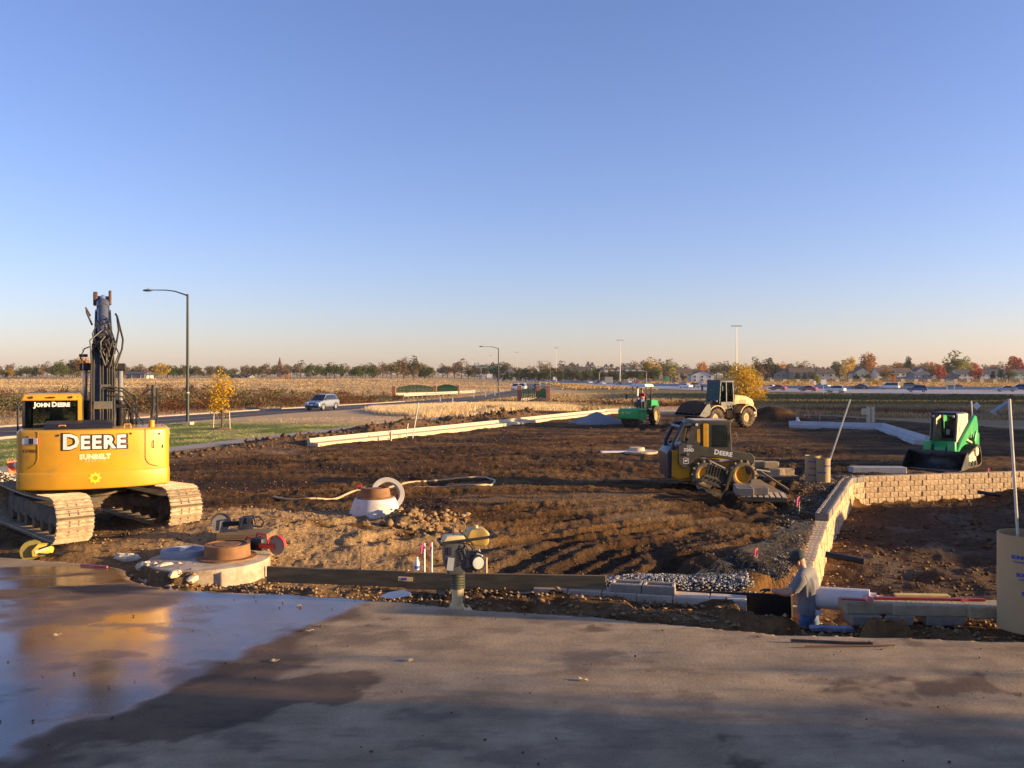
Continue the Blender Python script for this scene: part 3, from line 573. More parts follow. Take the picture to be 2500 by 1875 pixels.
    for x, z in ((-1.1, 1.9), (1.1, 1.9), (-.6, 1.93), (.6, 1.93)): MB().cyl((x, yr(x)-.004, z-.06), (x, yr(x)-.012, z-.06), .02, n=10).build('panel_bolt', DARK, cw)
    for k in range(6): MB().box((1.29, -.75+.07*k, 1.72), (.012, .03, .28)).build('vent_slot', DARK, cw)
    for s_ in (-.55, .55): MB().tube([(s_-.06, -1.1, 1.95), (s_-.05, -1.1, 2.03), (s_+.05, -1.1, 2.03), (s_+.06, -1.1, 1.95)], .014, 6).build('lifting_eye', YEL, cw)
    MB().tube([(1.0, yr(1.0)-.01, 1.72), (1.0, yr(1.0)-.03, 1.7), (1.0, yr(1.0)-.03, 1.6), (1.0, yr(1.0)-.01, 1.58)], .008, 6).build('door_handle', BLK, cw)
    # hood, deck boxes
    MB().prism([(-1.2, 1.94), (-.3, 1.94), (-.3, 2.06), (-.6, 2.1), (-1.05, 2.06)], -.85, .3).build('engine_hood', BLK, root, .03, 2)
    MB().box((.85, -.1, 1.5), (.84, .9, .9)).build('tank_cover', YEL, root, .04, 2); MB().box((.95, .9, 1.3), (.6, 1.0, .6)).build('tool_box', YEL, root, .04, 2)
    MB().cyl((.98, -.95, 1.94), (.98, -.95, 2.09), .055, n=14).build('exhaust_stub', YEL, root, .008)
    # cab
    cab = bpy.data.objects.new('cab', None); COL.objects.link(cab); cab.parent = root
    x0, x1, y0, y1 = -1.28, -.26, -.12, 1.55
    mb = MB()
    for x, y, yt in ((x0+.05, y0+.05, y0+.05), (x1-.05, y0+.05, y0+.05), (x0+.05, y1-.05, y1-.3), (x1-.05, y1-.05, y1-.3), (x0+.05, .75, .75), (x1-.05, .75, .75)): mb.beam((x, y, .95), (x, yt, 2.5), .09, .09, (0, 1, 0))
    mb.box(((x0+x1)/2, (y0+y1)/2, 1.35), (x1-x0-.02, y1-y0-.1, .8)).box(((x0+x1)/2, y0+.04, 1.82), (x1-x0, .1, .28)); mb.build('cab_frame', BLK, cab, .02, 2)
    MB().box(((x0+x1)/2, (y0+y1)/2-.1, 2.53), (x1-x0+.06, y1-y0-.1, .13), top=(.9, .92)).build('cab_roof', YEL, cab, .045, 3)
    mb = MB(); mb.box((x1-.02, y0+.02, 2.2), (.1, .1, .7)); mb.build('corner_post', YEL, cab, .015)
    for x in (x0+.17, x1-.17): MB().cyl((x, y0-.06, 2.53), (x, y0-.02, 2.53), .025, n=10).build('work_light', DARK, cab)
    MB().box(((x0+x1)/2, y0-.05, 2.53), (.12, .03, .025)).build('roof_latch', DARK, cab)
    MB().box(((x0+x1)/2, y0+.0, 2.2), (x1-x0-.14, .015, .52)).build('rear_window', CABGL, cab); MB().box((x0+.02, .35, 2.1), (.012, .7, .75)).build('side_window', CABGL, cab); MB().box((x1-.02, .35, 2.1), (.012, .7, .75)).build('side_window', CABGL, cab); MB().box(((x0+x1)/2, y1-.16, 2.0), (x1-x0-.12, .012, 1.0), (R(9), 0, 0)).build('windscreen', CABGL, cab)
    lettering('', .125, WHITE, cab, frame(((x0+x1)/2, y0-.014, 2.35), (1, 0, 0), (0, 0, 1)), smallcaps=[('J', 1), ('OHN', .82), (' ', 1), ('D', 1), ('EERE', .82)], bold=.006, ext=.001)
    MB().box((-.72, .55, 1.78), (.42, .12, .62)).box((-.72, .55, 2.16), (.26, .1, .16)).build('seat', BLK, cab, .05, 2)
    MB().tube([(x1+.03, y0-.03, 2.0), (x1+.03, y0-.03, 2.75), (x1+.025, y0-.03, 3.5)], [.008, .006, .003], 5).build('antenna', BLK, cab)
    MB().tube([(x0-.06, y0-.05, 1.3), (x0-.06, y0-.05, 2.35), (x0, y0, 2.42)], .02, 6).tube([(x0-.06, y0-.05, 1.0), (x0-.06, y0-.05, 1.3)], .03, 6).build('handrail', BLK, cab)
    # boom and arm
    bx = .12
    prof = [(.28, 1.55), (.34, 2.2), (.55, 3.25), (1.0, 3.95), (1.7, 4.32), (2.25, 4.42), (2.33, 4.2), (1.75, 3.95), (1.2, 3.45), (.98, 2.9), (.85, 2.2), (.78, 1.5)]
    mb = MB(); n = len(prof); wd = [.24 if z < 3 else .21 if z < 3.9 else .16 for _, z in prof]
    mb.add([(bx-w, y, z) for (y, z), w in zip(prof, wd)]+[(bx+w, y, z) for (y, z), w in zip(prof, wd)], [tuple(range(n)), tuple(range(2*n-1, n-1, -1))]+[(i, (i+1) % n, n+(i+1) % n, n+i) for i in range(n)])
    boom = mb.build('boom', BLUEBLK, root, .015, 2, 50)
    GP = mat('grey_plate', (.10, .095, .08), .6, dirt=MUD, damt=.3)
    MB().box((bx, .3, 2.35), (.34, .02, .16), (R(-8), 0, 0)).build('cover_plate', GP, boom, .006); MB().box((bx+.05, .4, 2.72), (.2, .03, .1)).build('cover_plate', GP, boom, .006)
    mb = MB().prism([(2.1, 4.2), (2.0, 4.62), (2.2, 4.72), (2.45, 4.4), (2.75, 2.5), (2.55, 2.4)], bx-.13, bx+.13); mb.build('arm', BLUEBLK, root, .015)
    MB().box((bx-.15, 1.98, 4.63), (.09, .2, .3)).box((bx+.14, 1.98, 4.66), (.06, .2, .32)).build('arm_bracket', mat('rusty_steel', (.10, .05, .035), .7, var=.3), root, .02)
    MB().cyl((bx, .78, 3.78), (bx, 1.62, 4.5), .105, n=18).cyl((bx, 1.5, 4.4), (bx, 1.64, 4.52), .125, n=18).build('arm_cylinder', mat('blue_grey_barrel', (.085, .095, .13), .35, var=.15), root)
    MB().cyl((bx, 1.6, 4.48), (bx, 1.98, 4.68), .05, n=12).build('piston_rod', CHR, root)
    for s in (-1, 1):
        x = bx+s*.335
        lc = MB().cyl((x, 1.25, 1.2), (x, 1.0, 2.42), .085, n=14).cyl((x, 1.01, 2.36), (x, 1.0, 2.44), .1, n=14).build('lift_cylinder', BLK, root)
        MB().cyl((x, 1.0, 2.42), (x, .87, 3.1), .052, n=12).build('piston_rod', CHR, lc); MB().box((x-s*.02, .85, 3.13), (.24, .2, .15)).build('cylinder_head', BLK, lc, .02)
    # hydraulic lines: steel pipes on the boom back, loose hoses round the joints
    off = lambda x, d, y, z: (bx+x, y-d, z)
    for x in (-.21, -.17, -.05, .0, .08, .12, .17, .21): MB().tube([off(x, .03, .28, 1.6), off(x, .035, .34, 2.3), off(x*1.0, .035, .52, 3.1), off(x*.9, .05, .72, 3.6+rnd.uniform(-.15, .2))], .017, 6).build('hydraulic_pipe', HOSE, boom)
    for k in range(16):
        a = rnd.uniform(-.24, .22); b = rnd.uniform(-.24, .24); z0 = rnd.uniform(3.1, 3.6); z1 = rnd.uniform(3.7, 4.2)
        MB().tube([off(a, .06, .5+(z0-3.1)*.3, z0), off(a+rnd.uniform(-.12, .12), .16, .6, (z0+z1)/2-.05), off(b, .12, .8, z1-.1), off(b*.8, .03, .95+(z1-3.7)*.8, z1)], .014, 5).build('hydraulic_hose', HOSE, boom)
    MB().tube([off(.22, .05, .6, 3.4), off(.3, .15, .85, 3.9), off(.27, .1, 1.1, 4.2), off(.24, .05, 1.0, 4.25)], .02, 6).tube([off(.27, .1, 1.0, 4.2), off(.38, .2, .9, 3.7), off(.36, .2, .75, 3.5), off(.24, .12, .62, 3.1)], .02, 6).tube([off(-.2, .05, 1.0, 4.0), off(-.3, .12, 1.0, 4.25), off(-.32, .1, 1.0, 4.35), off(-.24, .06, 1.1, 4.2)], .02, 6).build('hydraulic_hose', HOSE, boom)
    MB().tube([off(-.27, .05, .8, 3.15), off(-.42, .1, .8, 3.3), off(-.34, .1, .8, 3.5), off(-.22, .05, .75, 3.55)], .014, 5).build('hydraulic_hose', HOSE, boom); MB().box(off(-.36, .1, .85, 3.36), (.16, .08, .06)).build('hose_clamp', BLK, boom)
    for z, x2, z2 in ((2.72, .62, 2.5), (2.66, .56, 2.42), (2.55, .52, 2.3)):
        MB().tube([off(.1, .07, .4, z), off(.36, .12, .45, z-.03), off(x2, .12, .55, z2), off(x2+.01, .12, .6, 1.75)], .018, 6).build('hydraulic_pipe', HOSE, root)
    for k in range(7): x = .34+.055*k; MB().tube([off(x, .1, .55, 2.3+rnd.uniform(-.1, .1)), off(x+rnd.uniform(-.06, .06), .15, .5, 2.0), off(x+rnd.uniform(-.1, .1), .02, .6, 1.65)], .016, 5).build('hydraulic_hose', HOSE, root)
    MB().box(off(.42, .1, .55, 2.32), (.5, .06, .07)).build('valve_bracket', BLK, root, .01)
    # hand rail and mirror on the right
    MB().tube([(1.02, .25, 1.9), (1.06, .3, 2.3), (1.06, .3, 2.75)], .035, 6).tube([(1.12, .28, 1.96), (1.14, .3, 2.05), (1.14, .3, 2.7)], .02, 6).tube([(.85, .1, 1.96), (1.12, .3, 2.12)], .018, 5).tube([(.5, .5, 2.45), (.88, .2, 1.98)], .012, 5).build('hand_rail', BLK, root)
    MB().box((.93, .3, 2.62), (.2, .03, .05), (0, R(-35), 0)).box((1.06, .28, 2.5), (.18, .02, .03)).build('mirror_arm', BLK, root); MB().tube([(1.22, -.5, 1.95), (1.32, -.5, 1.9), (1.33, -.5, 1.6), (1.3, -.5, 1.55)], .015, 5).tube([(1.18, -.5, 1.97), (1.26, -.5, 1.93), (1.27, -.5, 1.7)], .012, 5).build('guard_rail', BLK, root)
    return root
excavator()
# ---------------------------------------------------------------- wheels
def wheel(parent, c, r, w, rim_m, tyre_m, lugs=20, lug=.035, name='wheel', rimr=.55, axis='x'):
    """a wheel whose axle runs along local x; the rim dish faces both sides"""
    wh = bpy.data.objects.new(name, None); COL.objects.link(wh); wh.parent = parent; wh.location = c
    rt = (0, R(90), 0); ri = r*rimr
    MB().lathe([(ri, -w*.40), (r*.78, -w*.5), (r*.93, -w*.44), (r*.985, -w*.3), (r, 0), (r*.985, w*.3), (r*.93, w*.44), (r*.78, w*.5), (ri, w*.40)], 28, rot=rt, close=False).build('tyre', tyre_m, wh, smooth=50)
    MB().lathe([(0.001, -w*.22), (r*.16, -w*.26), (r*.18, -w*.2), (ri*.82, -w*.2), (ri*.94, -w*.3), (ri*1.04, -w*.42), (ri*1.04, w*.42), (ri*.94, w*.3), (ri*.82, w*.2), (r*.18, w*.2), (r*.16, w*.26), (0.001, w*.22)], 28, rot=rt, close=False).build('rim', rim_m, wh, smooth=40)
    if lugs:
        mb = MB()
        for i in range(lugs):
            for s in (-1, 1):
                a = 2*math.pi*(i+(.5 if s > 0 else 0))/lugs; M = Matrix.Rotation(a, 3, 'X') @ Matrix.Rotation(s*R(28), 3, 'Z') if False else Matrix.Rotation(a, 3, 'X')
                mb.box(M @ Vector((s*w*.25, 0, r+lug*.2)), (w*.5, r*2*math.pi/lugs*.36, lug*1.8), M @ Matrix.Rotation(s*R(24), 3, 'Z'), top=(.95, .8))
        t = mb.build('tread', tyre_m, wh, smooth=0); t['kind'] = 'stuff'
    return wh
MUDRUB = mat('muddy_rubber', (.20, .145, .085), .9, var=.3, scale=10, dirt=(.05, .04, .03), damt=.35, dscale=7)
GRN = mat('green_machine_paint', (.012, .36, .085), .38, var=.08, scale=3, dirt=(.12, .16, .06), damt=.15, coat=.25)
OLV = mat('dark_machine_panel', (.062, .056, .038), .5, var=.2, dirt=(.13, .095, .055), damt=.3)
NAVY = mat('black_blue_cover', (.018, .022, .04), .36, var=.15, dirt=(.08, .07, .06), damt=.2)
CASEY = mat('pale_yellow_paint', (.52, .30, .095), .5, var=.1, dirt=(.34, .21, .09), damt=.35)
GREY = mat('grey_steel', (.20, .19, .18), .5, metal=.3, var=.2, dirt=MUD, damt=.3)
TAN = mat('tan_panel', (.62, .52, .34), .55, var=.1, dirt=(.4, .3, .18), damt=.2)
def emp(name, parent, loc=(0, 0, 0), rot=(0, 0, 0)):
    o = bpy.data.objects.new(name, None); COL.objects.link(o); o.parent = parent; o.location = loc; o.rotation_euler = rot; return o

def skid_steer():
    X, Y = 6.0, 25.55
    t = thing('skid_steer_loader', 'yellow and black skid steer loader in the middle of the site', 'skid steer', (X, Y, gz(X, Y)-.02), R(-88)); t.scale = (.97,)*3
    for x in (-.66, .66):
        for y in (-.5, .6): wheel(t, (x, y, .40), .41, .3, YEL, MUDRUB, 14, .035, rimr=.6)
    MB().prism([(-1.5, .28), (-1.2, .2), (.75, .2), (.8, .5), (.55, .84), (-1.35, .9), (-1.5, .8)], -.5, .5).build('chassis', YEL, t, .03, 2)
    MB().prism([(-1.5, 1.1), (-1.5, .35), (-1.3, .25), (-.95, .3), (-.92, .85), (-1.25, 1.1)], .48, .615).build('rear_flank', YEL, t, .02)
    MB().prism([(-1.6, .3), (-1.5, .3), (-1.47, 1.1), (-1.5, 1.2), (-1.62, 1.05)], -.62, .62).build('engine_door', NAVY, t, .04, 3)
    MB().prism([(-1.55, 1.08), (-1.4, 1.24), (-.75, 1.34), (-.7, 1.05), (-1.2, .92)], -.5, .5).build('engine_hood', NAVY, t, .03, 2)
    # cab
    cab = emp('cab', t)
    for x in (-.44, .44):
        for p0, p1, d in (((x, .32, .8), (x, .26, 1.92), .08), ((x, -.52, 1.0), (x, -.52, 1.92), .12), ((x, -.95, 1.2), (x, -.8, 1.9), .1)): MB().beam(p0, p1, .07, d, (0, 1, 0)).build('cab_post', OLV, cab, .012)
    for x in (-.48, .48):
        MB().prism([(-1.0, 1.2), (-.86, 1.9), (-.56, 1.93), (-.56, 1.75), (-.74, 1.72), (-.8, 1.42), (-.56, 1.3), (-.56, 1.15)], x-.015, x+.015).build('rear_side_panel', OLV, cab)
        MB().box((x*1.02, -.45, 1.5), (.05, .16, .8)).build('door_pillar', YEL, cab, .012)
        mb = MB().prism([(-.34, 1.12), (-.34, 1.93), (.26, 1.93), (.3, 1.12)], x-.02, x+.02); fr = mb.build('side_frame', OLV, cab)
        sg = 1 if x > 0 else -1
        MB().prism([(-.27, 1.2), (-.25, 1.86), (.15, 1.86), (.23, 1.55), (.24, 1.2)], x+sg*.021, x+sg*.026).build('side_window', mat('screen_glass', (.035, .045, .028), .25, var=.35, scale=5), cab)
        mb = MB()
        for k in range(1, 8): mb.tube([(x+sg*.03, -.26+.065*k, 1.2), (x+sg*.03, -.26+.065*k, 1.85)], .005, 4)
        for k in range(1, 7): mb.tube([(x+sg*.03, -.26, 1.2+.1*k), (x+sg*.03, .22, 1.2+.1*k)], .005, 4)
        mb.build('screen_mesh', BLK, cab)['kind'] = 'stuff'
    MB().prism([(-.98, 1.9), (-.9, 1.99), (.3, 1.99), (.36, 1.92)], -.5, .5).build('cab_roof', OLV, cab, .02, 2); MB().box((0, -.3, 2.0), (.9, 1.0, .025)).build('roof_cap', mat('dusty_roof', (.5, .43, .36), .7), cab, .01)
    MB().box((0, -.1, 1.0), (.86, .75, .5)).box((0, -.3, 1.45), (.45, .14, .6)).build('seat', BLK, cab, .04)
    for s in (-1, 1): MB().tube([(s*.47, -.9, 1.88), (s*.55, -1.15, 1.86), (s*.56, -1.42, 1.35), (s*.56, -1.45, 1.15)], .065, 10).build('rear_guard', NAVY, t)
    MB().tube([(-.55, -1.2, 1.8), (.55, -1.2, 1.8)], .05, 8).build('guard_bar', GREY, t)
    # lift arms
    for s in (-1, 1):
        x0, x1 = s*.66, s*.76
        arm = MB().prism([(-1.32, .74), (-1.18, .6), (-1.0, .62), (-.85, .86), (-.62, .95), (.62, .8), (.72, .42), (.92, .42), (.95, .9), (.86, 1.02), (-1.2, 1.34), (-1.32, 1.28)], x0, x1).build('lift_arm', OLV, t, .015)
        if s > 0:
            f = x1+.003
            lettering('', .2, WHITE, arm, frame((f, -.0, .98), (0, 1, -.15), (0, .15, 1)), smallcaps=[('D', 1.0), ('EERE', .86)], bold=.008, ext=.001, spacing=1.1)
            lettering('320D', .125, WHITE, arm, frame((f, -1.02, 1.1), (0, 1, -.05), (0, .05, 1)), bold=.006, ext=.001, spacing=1.1, name='model_number')
            lettering('JOHN', .06, WHITE, arm, frame((f, -1.0, 1.245), (0, 1, -.05), (0, .05, 1)), ext=.001, name='lettering'); lettering('DEERE', .05, WHITE, arm, frame((f, -1.0, 1.205), (0, 1, -.05), (0, .05, 1)), ext=.001, name='lettering')
            q = [(-.085, -.06), (-.06, -.085), (.06, -.085), (.085, -.06), (.085, .06), (.06, .085), (-.06, .085), (-.085, .06)]
            P = lambda a, b: (f, -1.1+a, .82+b)
            mb = MB(); mb.add([P(a, b) for a, b in q]+[P(a*.84, b*.84) for a, b in q], [(i, (i+1) % 8, 8+(i+1) % 8, 8+i) for i in range(8)])
            mb.add([P(a, b) for a, b in [(-.06, -.01), (-.03, .025), (.015, .03), (.04, .055), (.055, .035), (.035, .005), (.06, -.03), (.03, -.015), (.0, -.012), (-.035, -.05), (-.03, -.01)]], [(0, 1, 10), (1, 2, 8, 10), (2, 3, 4, 5), (2, 5, 7, 8), (5, 6, 7), (8, 9, 10)])
            mb.build('emblem', WHITE, arm, smooth=0, fix=False)
        MB().cyl((s*.71, -1.05, 1.02), (s*.79, -1.05, 1.02), .045, n=12).build('pivot_pin', GREY, arm); MB().cyl((s*.71, .8, .62), (s*.79, .8, .62), .04, n=12).build('pivot_pin', GREY, arm)
        lc = MB().cyl((s*.7, -.9, .72), (s*.7, -.1, .8), .04, n=10).build('lift_cylinder', OLV, t); MB().cyl((s*.7, -.1, .8), (s*.7, .45, .84), .022, n=8).build('piston_rod', CHR, lc)
    MB().beam((-.68, .86, .62), (.68, .86, .62), .16, .16).build('arm_crossbar', OLV, t, .02); MB().box((0, .95, .38), (1.15, .08, .5)).build('quick_coupler', BLK, t, .015)
    MB().tube([(.5, .42, 1.3), (.54, .5, 1.45), (.52, .44, 1.62)], .014, 5).build('grab_handle', GREY, cab)
    MB().cyl((.45, -.72, 1.87), (.52, -.72, 1.87), .04, n=10).build('work_light', WHITE, cab); MB().box((.66, -.55, .9), (.03, .16, .07)).build('side_decal', WHITE, t)
skid_steer()

def fork_attachment():
    p = Vector((5.5, 23.6, 0)); z = gz(p.x, p.y)
    t = thing('pallet_fork', 'black ribbed pallet fork frame lying in front of the skid steer', 'pallet fork', (p.x, p.y, z), R(8)); t.scale = (.86,)*3
    rt = Matrix.Rotation(R(14), 3, 'X') @ Matrix.Rotation(R(9), 3, 'Y')
    def P(x, zz, y=0): return rt @ Vector((x, y, zz))
    for k in range(8): MB().beam(P(-.42+k*.1, .38), P(-.42+k*.1, 1.02-.035*k), .035, .05, (0, 1, 0)).build('rib', OLV, t, .006)
    MB().beam(P(-.46, 1.05), P(.34, .8), .06, .05).build('top_rail', GREY, t, .008); MB().beam(P(-.46, .72, .03), P(.34, .6, .03), .03, .4).build('back_plate', OLV, t, .008)
    MB().beam(P(-.6, .42), P(.36, .22), .1, .14).build('upper_carriage_bar', BLK, t, .015); MB().beam(P(-.62, .14, -.1), P(.2, -.02, -.1), .1, .12).build('lower_carriage_bar', BLK, t, .015)
    for k in range(6): MB().box(P(-.5+.14*k, .52-.03*k), (.05, .12, .06)).build('rail_notch', BLK, t, .008)
    MB().beam(P(.3, .0, -.05), P(.33, .95, -.05), .09, .1, (0, 1, 0)).build('fork_upright', OLV, t, .012); MB().beam((.33, -.05, .03), (1.2, -.3, .03), .12, .05).build('fork_tine', OLV, t, .01)
fork_attachment()

def bucket(parent, w, prof, thick, m, name='bucket', side=None):
    """prof: open polyline (y,z) of the shell, closed by side plates"""
    mb = MB(); n = len(prof); vs = []
    for x in (-w/2, w/2): vs += [(x, a, b) for a, b in prof]
    b = emp(name, parent); sh = MB(); sh.add(vs, [(i, i+1, n+i+1, n+i) for i in range(n-1)]); o = sh.build('shell', m, b, smooth=40, fix=False)
    sm = o.modifiers.new('t', 'SOLIDIFY'); sm.thickness = thick; sm.offset = 0
    for x in (-w/2, w/2): MB().prism(side or prof, x-thick/2, x+thick/2).build('side_plate', m, b, .004)
    MB().beam((-w/2, prof[0][0], prof[0][1]), (w/2, prof[0][0], prof[0][1]), .1, .035).build('cutting_edge', GREY, b, .006)
    return b

def person_seated(parent, loc, rz, shirt, name, label, s=1.0):
    pass

def wheel_loader():
    X, Y = 12.95, 54.2
    t = thing('wheel_loader', 'pale yellow wheel loader carrying a bucket of dark soil', 'wheel loader', (X, Y, gz(X, Y)-.03), R(120)); t.scale = (.92,)*3
    for x in (-.95, .95):
        for y in (-1.45, 1.35): wheel(t, (x, y, .66), .67, .5, CASEY, RUB, 18, .05, rimr=.5)
    MB().prism([(-2.5, .8), (-2.35, .62), (-.2, .6), (-.1, 1.15), (-2.4, 1.2)], -.55, .55).build('rear_frame', CASEY, t, .03)
    MB().prism([(-2.55, 1.05), (-2.62, 1.55), (-2.45, 1.85), (-1.9, 2.08), (-.75, 2.2), (-.6, 1.1)], -.62, .62).build('engine_hood', CASEY, t, .12, 4, 50)
    MB().box((0, -2.5, .85), (1.5, .45, .45)).build('counterweight', CASEY, t, .08, 3)
    for s in (-1, 1):
        MB().lathe([(.76, -.32), (.82, -.32), (.82, .32), (.76, .32), (.76, -.32)], 14, (s*.95, -1.45, .7), (0, R(90), 0), R(110), R(245), False).build('rear_fender', CASEY, t)
        MB().lathe([(.76, -.28), (.82, -.28), (.82, .28), (.76, .28), (.76, -.28)], 12, (s*.95, 1.35, .7), (0, R(90), 0), R(120), R(240), False).build('front_fender', CASEY, t)
        MB().tube([(s*.7, -.55, .75), (s*.85, -.4, 1.15), (s*.75, -.25, 1.5)], .03, 6).build('step_rail', BLK, t); MB().box((s*.95, -1.3, 1.55), (.7, .5, .05)).build('fender_step', CASEY, t, .02)
    MB().box((-.622, -1.5, 1.68), (.012, .6, .3)).build('side_grille', mat('grille_tan', (.36, .26, .13), .7), t)
    MB().tube([(.3, -1.3, 2.1), (.3, -1.3, 2.5), (.3, -1.4, 2.62), (.3, -1.52, 2.66)], .07, 10).build('exhaust_pipe', mat('exhaust_black', (.03, .028, .028), .5), t)
    MB().prism([(-.1, .55), (1.9, .5), (1.8, 1.0), (.9, 1.15), (.1, 1.0)], -.4, .4).build('front_frame', BLK, t, .03)
    cab = emp('cab', t)
    MB().box((0, -.1, 1.45), (1.3, 1.2, .55)).build('cab_base', BLK, cab, .03)
    for x in (-.62, .62):
        for y, yt in ((-.65, -.6), (.0, .0), (.62, .48)): MB().beam((x, y, 1.6), (x*.95, yt, 3.05), .08, .08, (0, 1, 0)).build('cab_post', BLK, cab, .01)
    MB().box((0, -.05, 3.1), (1.36, 1.3, .14), top=(.92, .92)).build('cab_roof', mat('dark_roof', (.05, .05, .055), .5), cab, .03, 2)
    gl = glass('blue_cab_glass', (.10, .34, .42), .22); g2 = glass('clear_cab_glass', (.55, .6, .56), .2)
    MB().box((0, .57, 2.35), (1.16, .015, 1.35), (R(5), 0, 0)).build('windscreen', gl, cab); MB().box((-.615, .28, 2.35), (.012, .5, 1.35)).build('side_window', gl, cab)
    MB().box((-.615, -.3, 2.35), (.012, .52, 1.35)).build('side_window', g2, cab); MB().box((.615, .0, 2.35), (.012, 1.1, 1.35)).build('side_window', g2, cab); MB().box((0, -.65, 2.45), (1.1, .012, 1.1)).build('rear_window', g2, cab)
    MB().box((-.05, -.42, 1.98), (.5, .14, .75)).box((-.05, -.2, 1.72), (.5, .5, .14)).build('seat', BLK, cab, .04)
    for s in (-1, 1): MB().tube([(s*.64, .55, 2.7), (s*.9, .7, 2.72)], .015, 5).box((s*.95, .7, 2.62), (.16, .04, .34)).build('mirror', BLK, cab)
    MB().cyl((-.5, .75, 1.75), (-.5, .8, 1.75), .09, n=12).cyl((.5, .75, 1.75), (.5, .8, 1.75), .09, n=12).build('head_lamp', GREY, t)
    for s in (-1, 1): MB().beam((s*.45, .6, 1.35), (s*.45, 2.0, .95), .12, .28).build('lift_arm', CASEY, t, .02)
    MB().beam((0, .7, 1.7), (0, 1.9, 1.25), .12, .2).build('tilt_lever', CASEY, t, .02)
    b = bucket(t, 2.45, [(2.95, .72), (2.4, .62), (2.05, .75), (1.92, 1.1), (2.05, 1.52)], .05, BLK, side=[(2.95, .72), (2.4, .62), (2.05, .75), (1.92, 1.1), (2.05, 1.52), (2.3, 1.45)]); b.location = (0, 0, .12)
    return t
WL = wheel_loader()
mb = MB(); n, m = 26, 12; vs = []
for j in range(m+1):
    for i in range(n+1):
        u, v = i/n, j/m; q = math.sin(math.pi*min(1, max(0, u)))**.35*math.sin(math.pi*v)**.6
        vs.append((-1.15+2.3*u, 1.95+.95*v, .98+.62*(1-v)*1+q*.42+rnd.uniform(-.05, .05)))
mb.add(vs, [(j*(n+1)+i, j*(n+1)+i+1, (j+1)*(n+1)+i+1, (j+1)*(n+1)+i) for j in range(m) for i in range(n)])
load = mb.build('soil_load', mat('dark_soil', (.06, .037, .022), .95, var=.35, scale=9, bump=.8, bscale=12), None, smooth=60); load.matrix_world = Matrix.Translation(WL.location) @ Matrix.Rotation(R(120), 4, 'Z') @ Matrix.Scale(.92, 4)
tag(load, 'heap of dark soil filling the wheel loader bucket', 'soil heap')

def roller():
    X, Y = 8.25, 56.3
    t = thing('soil_compactor', 'green padfoot roller with white canopy and a driver in red', 'road roller', (X, Y, gz(X, Y)-.02), R(147)); t.scale = (.88, 1.04, 1.1)
    d = emp('drum', t, (0, 1.0, .5)); MB().cyl((-.68, 0, 0), (.68, 0, 0), .43, n=30).build('drum_shell', TRKF, d)
    mb = MB()
    for i in range(16):
        for k in range(7): a = 2*math.pi*(i+.5*(k % 2))/16; M = Matrix.Rotation(a, 3, 'X'); mb.box(M @ Vector((-.58+.193*k, 0, .465)), (.11, .09, .09), M, top=(.7, .7))
    mb.build('drum_pads', TRKF, d, smooth=0)['kind'] = 'stuff'
    MB().prism([(.35, .55), (.35, 1.02), (1.5, 1.02), (1.62, .92), (1.62, .45), (1.5, .45), (1.45, .8), (.6, .8)], -.8, .8).build('drum_hood', GRN, t, .03, 2)
    for s in (-1, 1): MB().prism([(.4, .4), (.4, .95), (1.6, .95), (1.6, .42), (1.1, .3)], s*.8-.03*(s > 0)-.0, s*.8+.03*(s < 0)).build('drum_yoke', GRN, t, .01)
    lettering('SUNBELT', .1, mat('pale_decal2', (.8, .8, .7), .5), t, frame((.0, 1.625, .76), (-1, 0, 0), (0, 0, 1)), ext=.002); MB().cyl((.42, 1.62, .78), (.42, 1.628, .78), .06, n=10).build('emblem', mat('bright_yellow', (.95, .66, .03), .5), t)
    MB().box((0, .45, .75), (.7, .9, .3)).build('articulation', BLK, t, .03); MB().box((0, -.35, .95), (1.3, .9, .12)).build('platform', BLK, t, .02)
    MB().prism([(-2.0, .7), (-2.05, 1.2), (-1.85, 1.45), (-.8, 1.5), (-.75, .6)], -.5, .5).build('engine_hood', GRN, t, .08, 3)
    for x in (-.6, .6): wheel(t, (x, -1.15, .55), .56, .4, WHITE if False else CASEY, RUB, 18, .04)
    for x in (-.55, .55):
        MB().beam((x, -.72, .95), (x, -.72, 2.3), .07, .07, (0, 1, 0)).build('canopy_post', BLK, t, .01); MB().beam((x, .02, .95), (x, .02, 2.3), .05, .05, (0, 1, 0)).build('canopy_post', BLK, t, .01)
    MB().box((.52, -.65, 1.6), (.14, .16, 1.3)).build('side_panel', mat('pale_post', (.62, .56, .45), .6), t, .02)
    MB().box((0, -.35, 2.36), (1.36, 1.35, .16), top=(.8, .82)).build('canopy', mat('white_canopy', (.78, .74, .66), .5, var=.06), t, .05, 3)
    MB().box((0, -.5, 1.2), (.5, .45, .4)).box((0, -.7, 1.5), (.5, .1, .5)).build('seat', BLK, t, .03); MB().tube([(0, .1, 1.0), (0, .0, 1.55)], .03, 6).build('steering_column', BLK, t)
    MB().tube([(.17*math.cos(a), .0-.06*math.sin(a), 1.56+.15*math.sin(a)) for a in [2*math.pi*i/14 for i in range(14)]], .016, 5, True).build('steering_wheel', BLK, t); MB().box((0, .15, 1.2), (.6, .12, .35)).build('dashboard', BLK, t, .02)
    for k in range(5): MB().cyl((-.5+.25*k, .55, 1.02), (-.5+.25*k, .55, 1.1), .03, n=8).build('hood_knob', TAN, t)
    for x in (-.98, .95): MB().tube([(x*.6, -.1, 1.6), (x, .15, 1.7)], .015, 5).box((x, .16, 1.68), (.14, .04, .3)).build('mirror', BLK, t)
    return t
RL = roller()

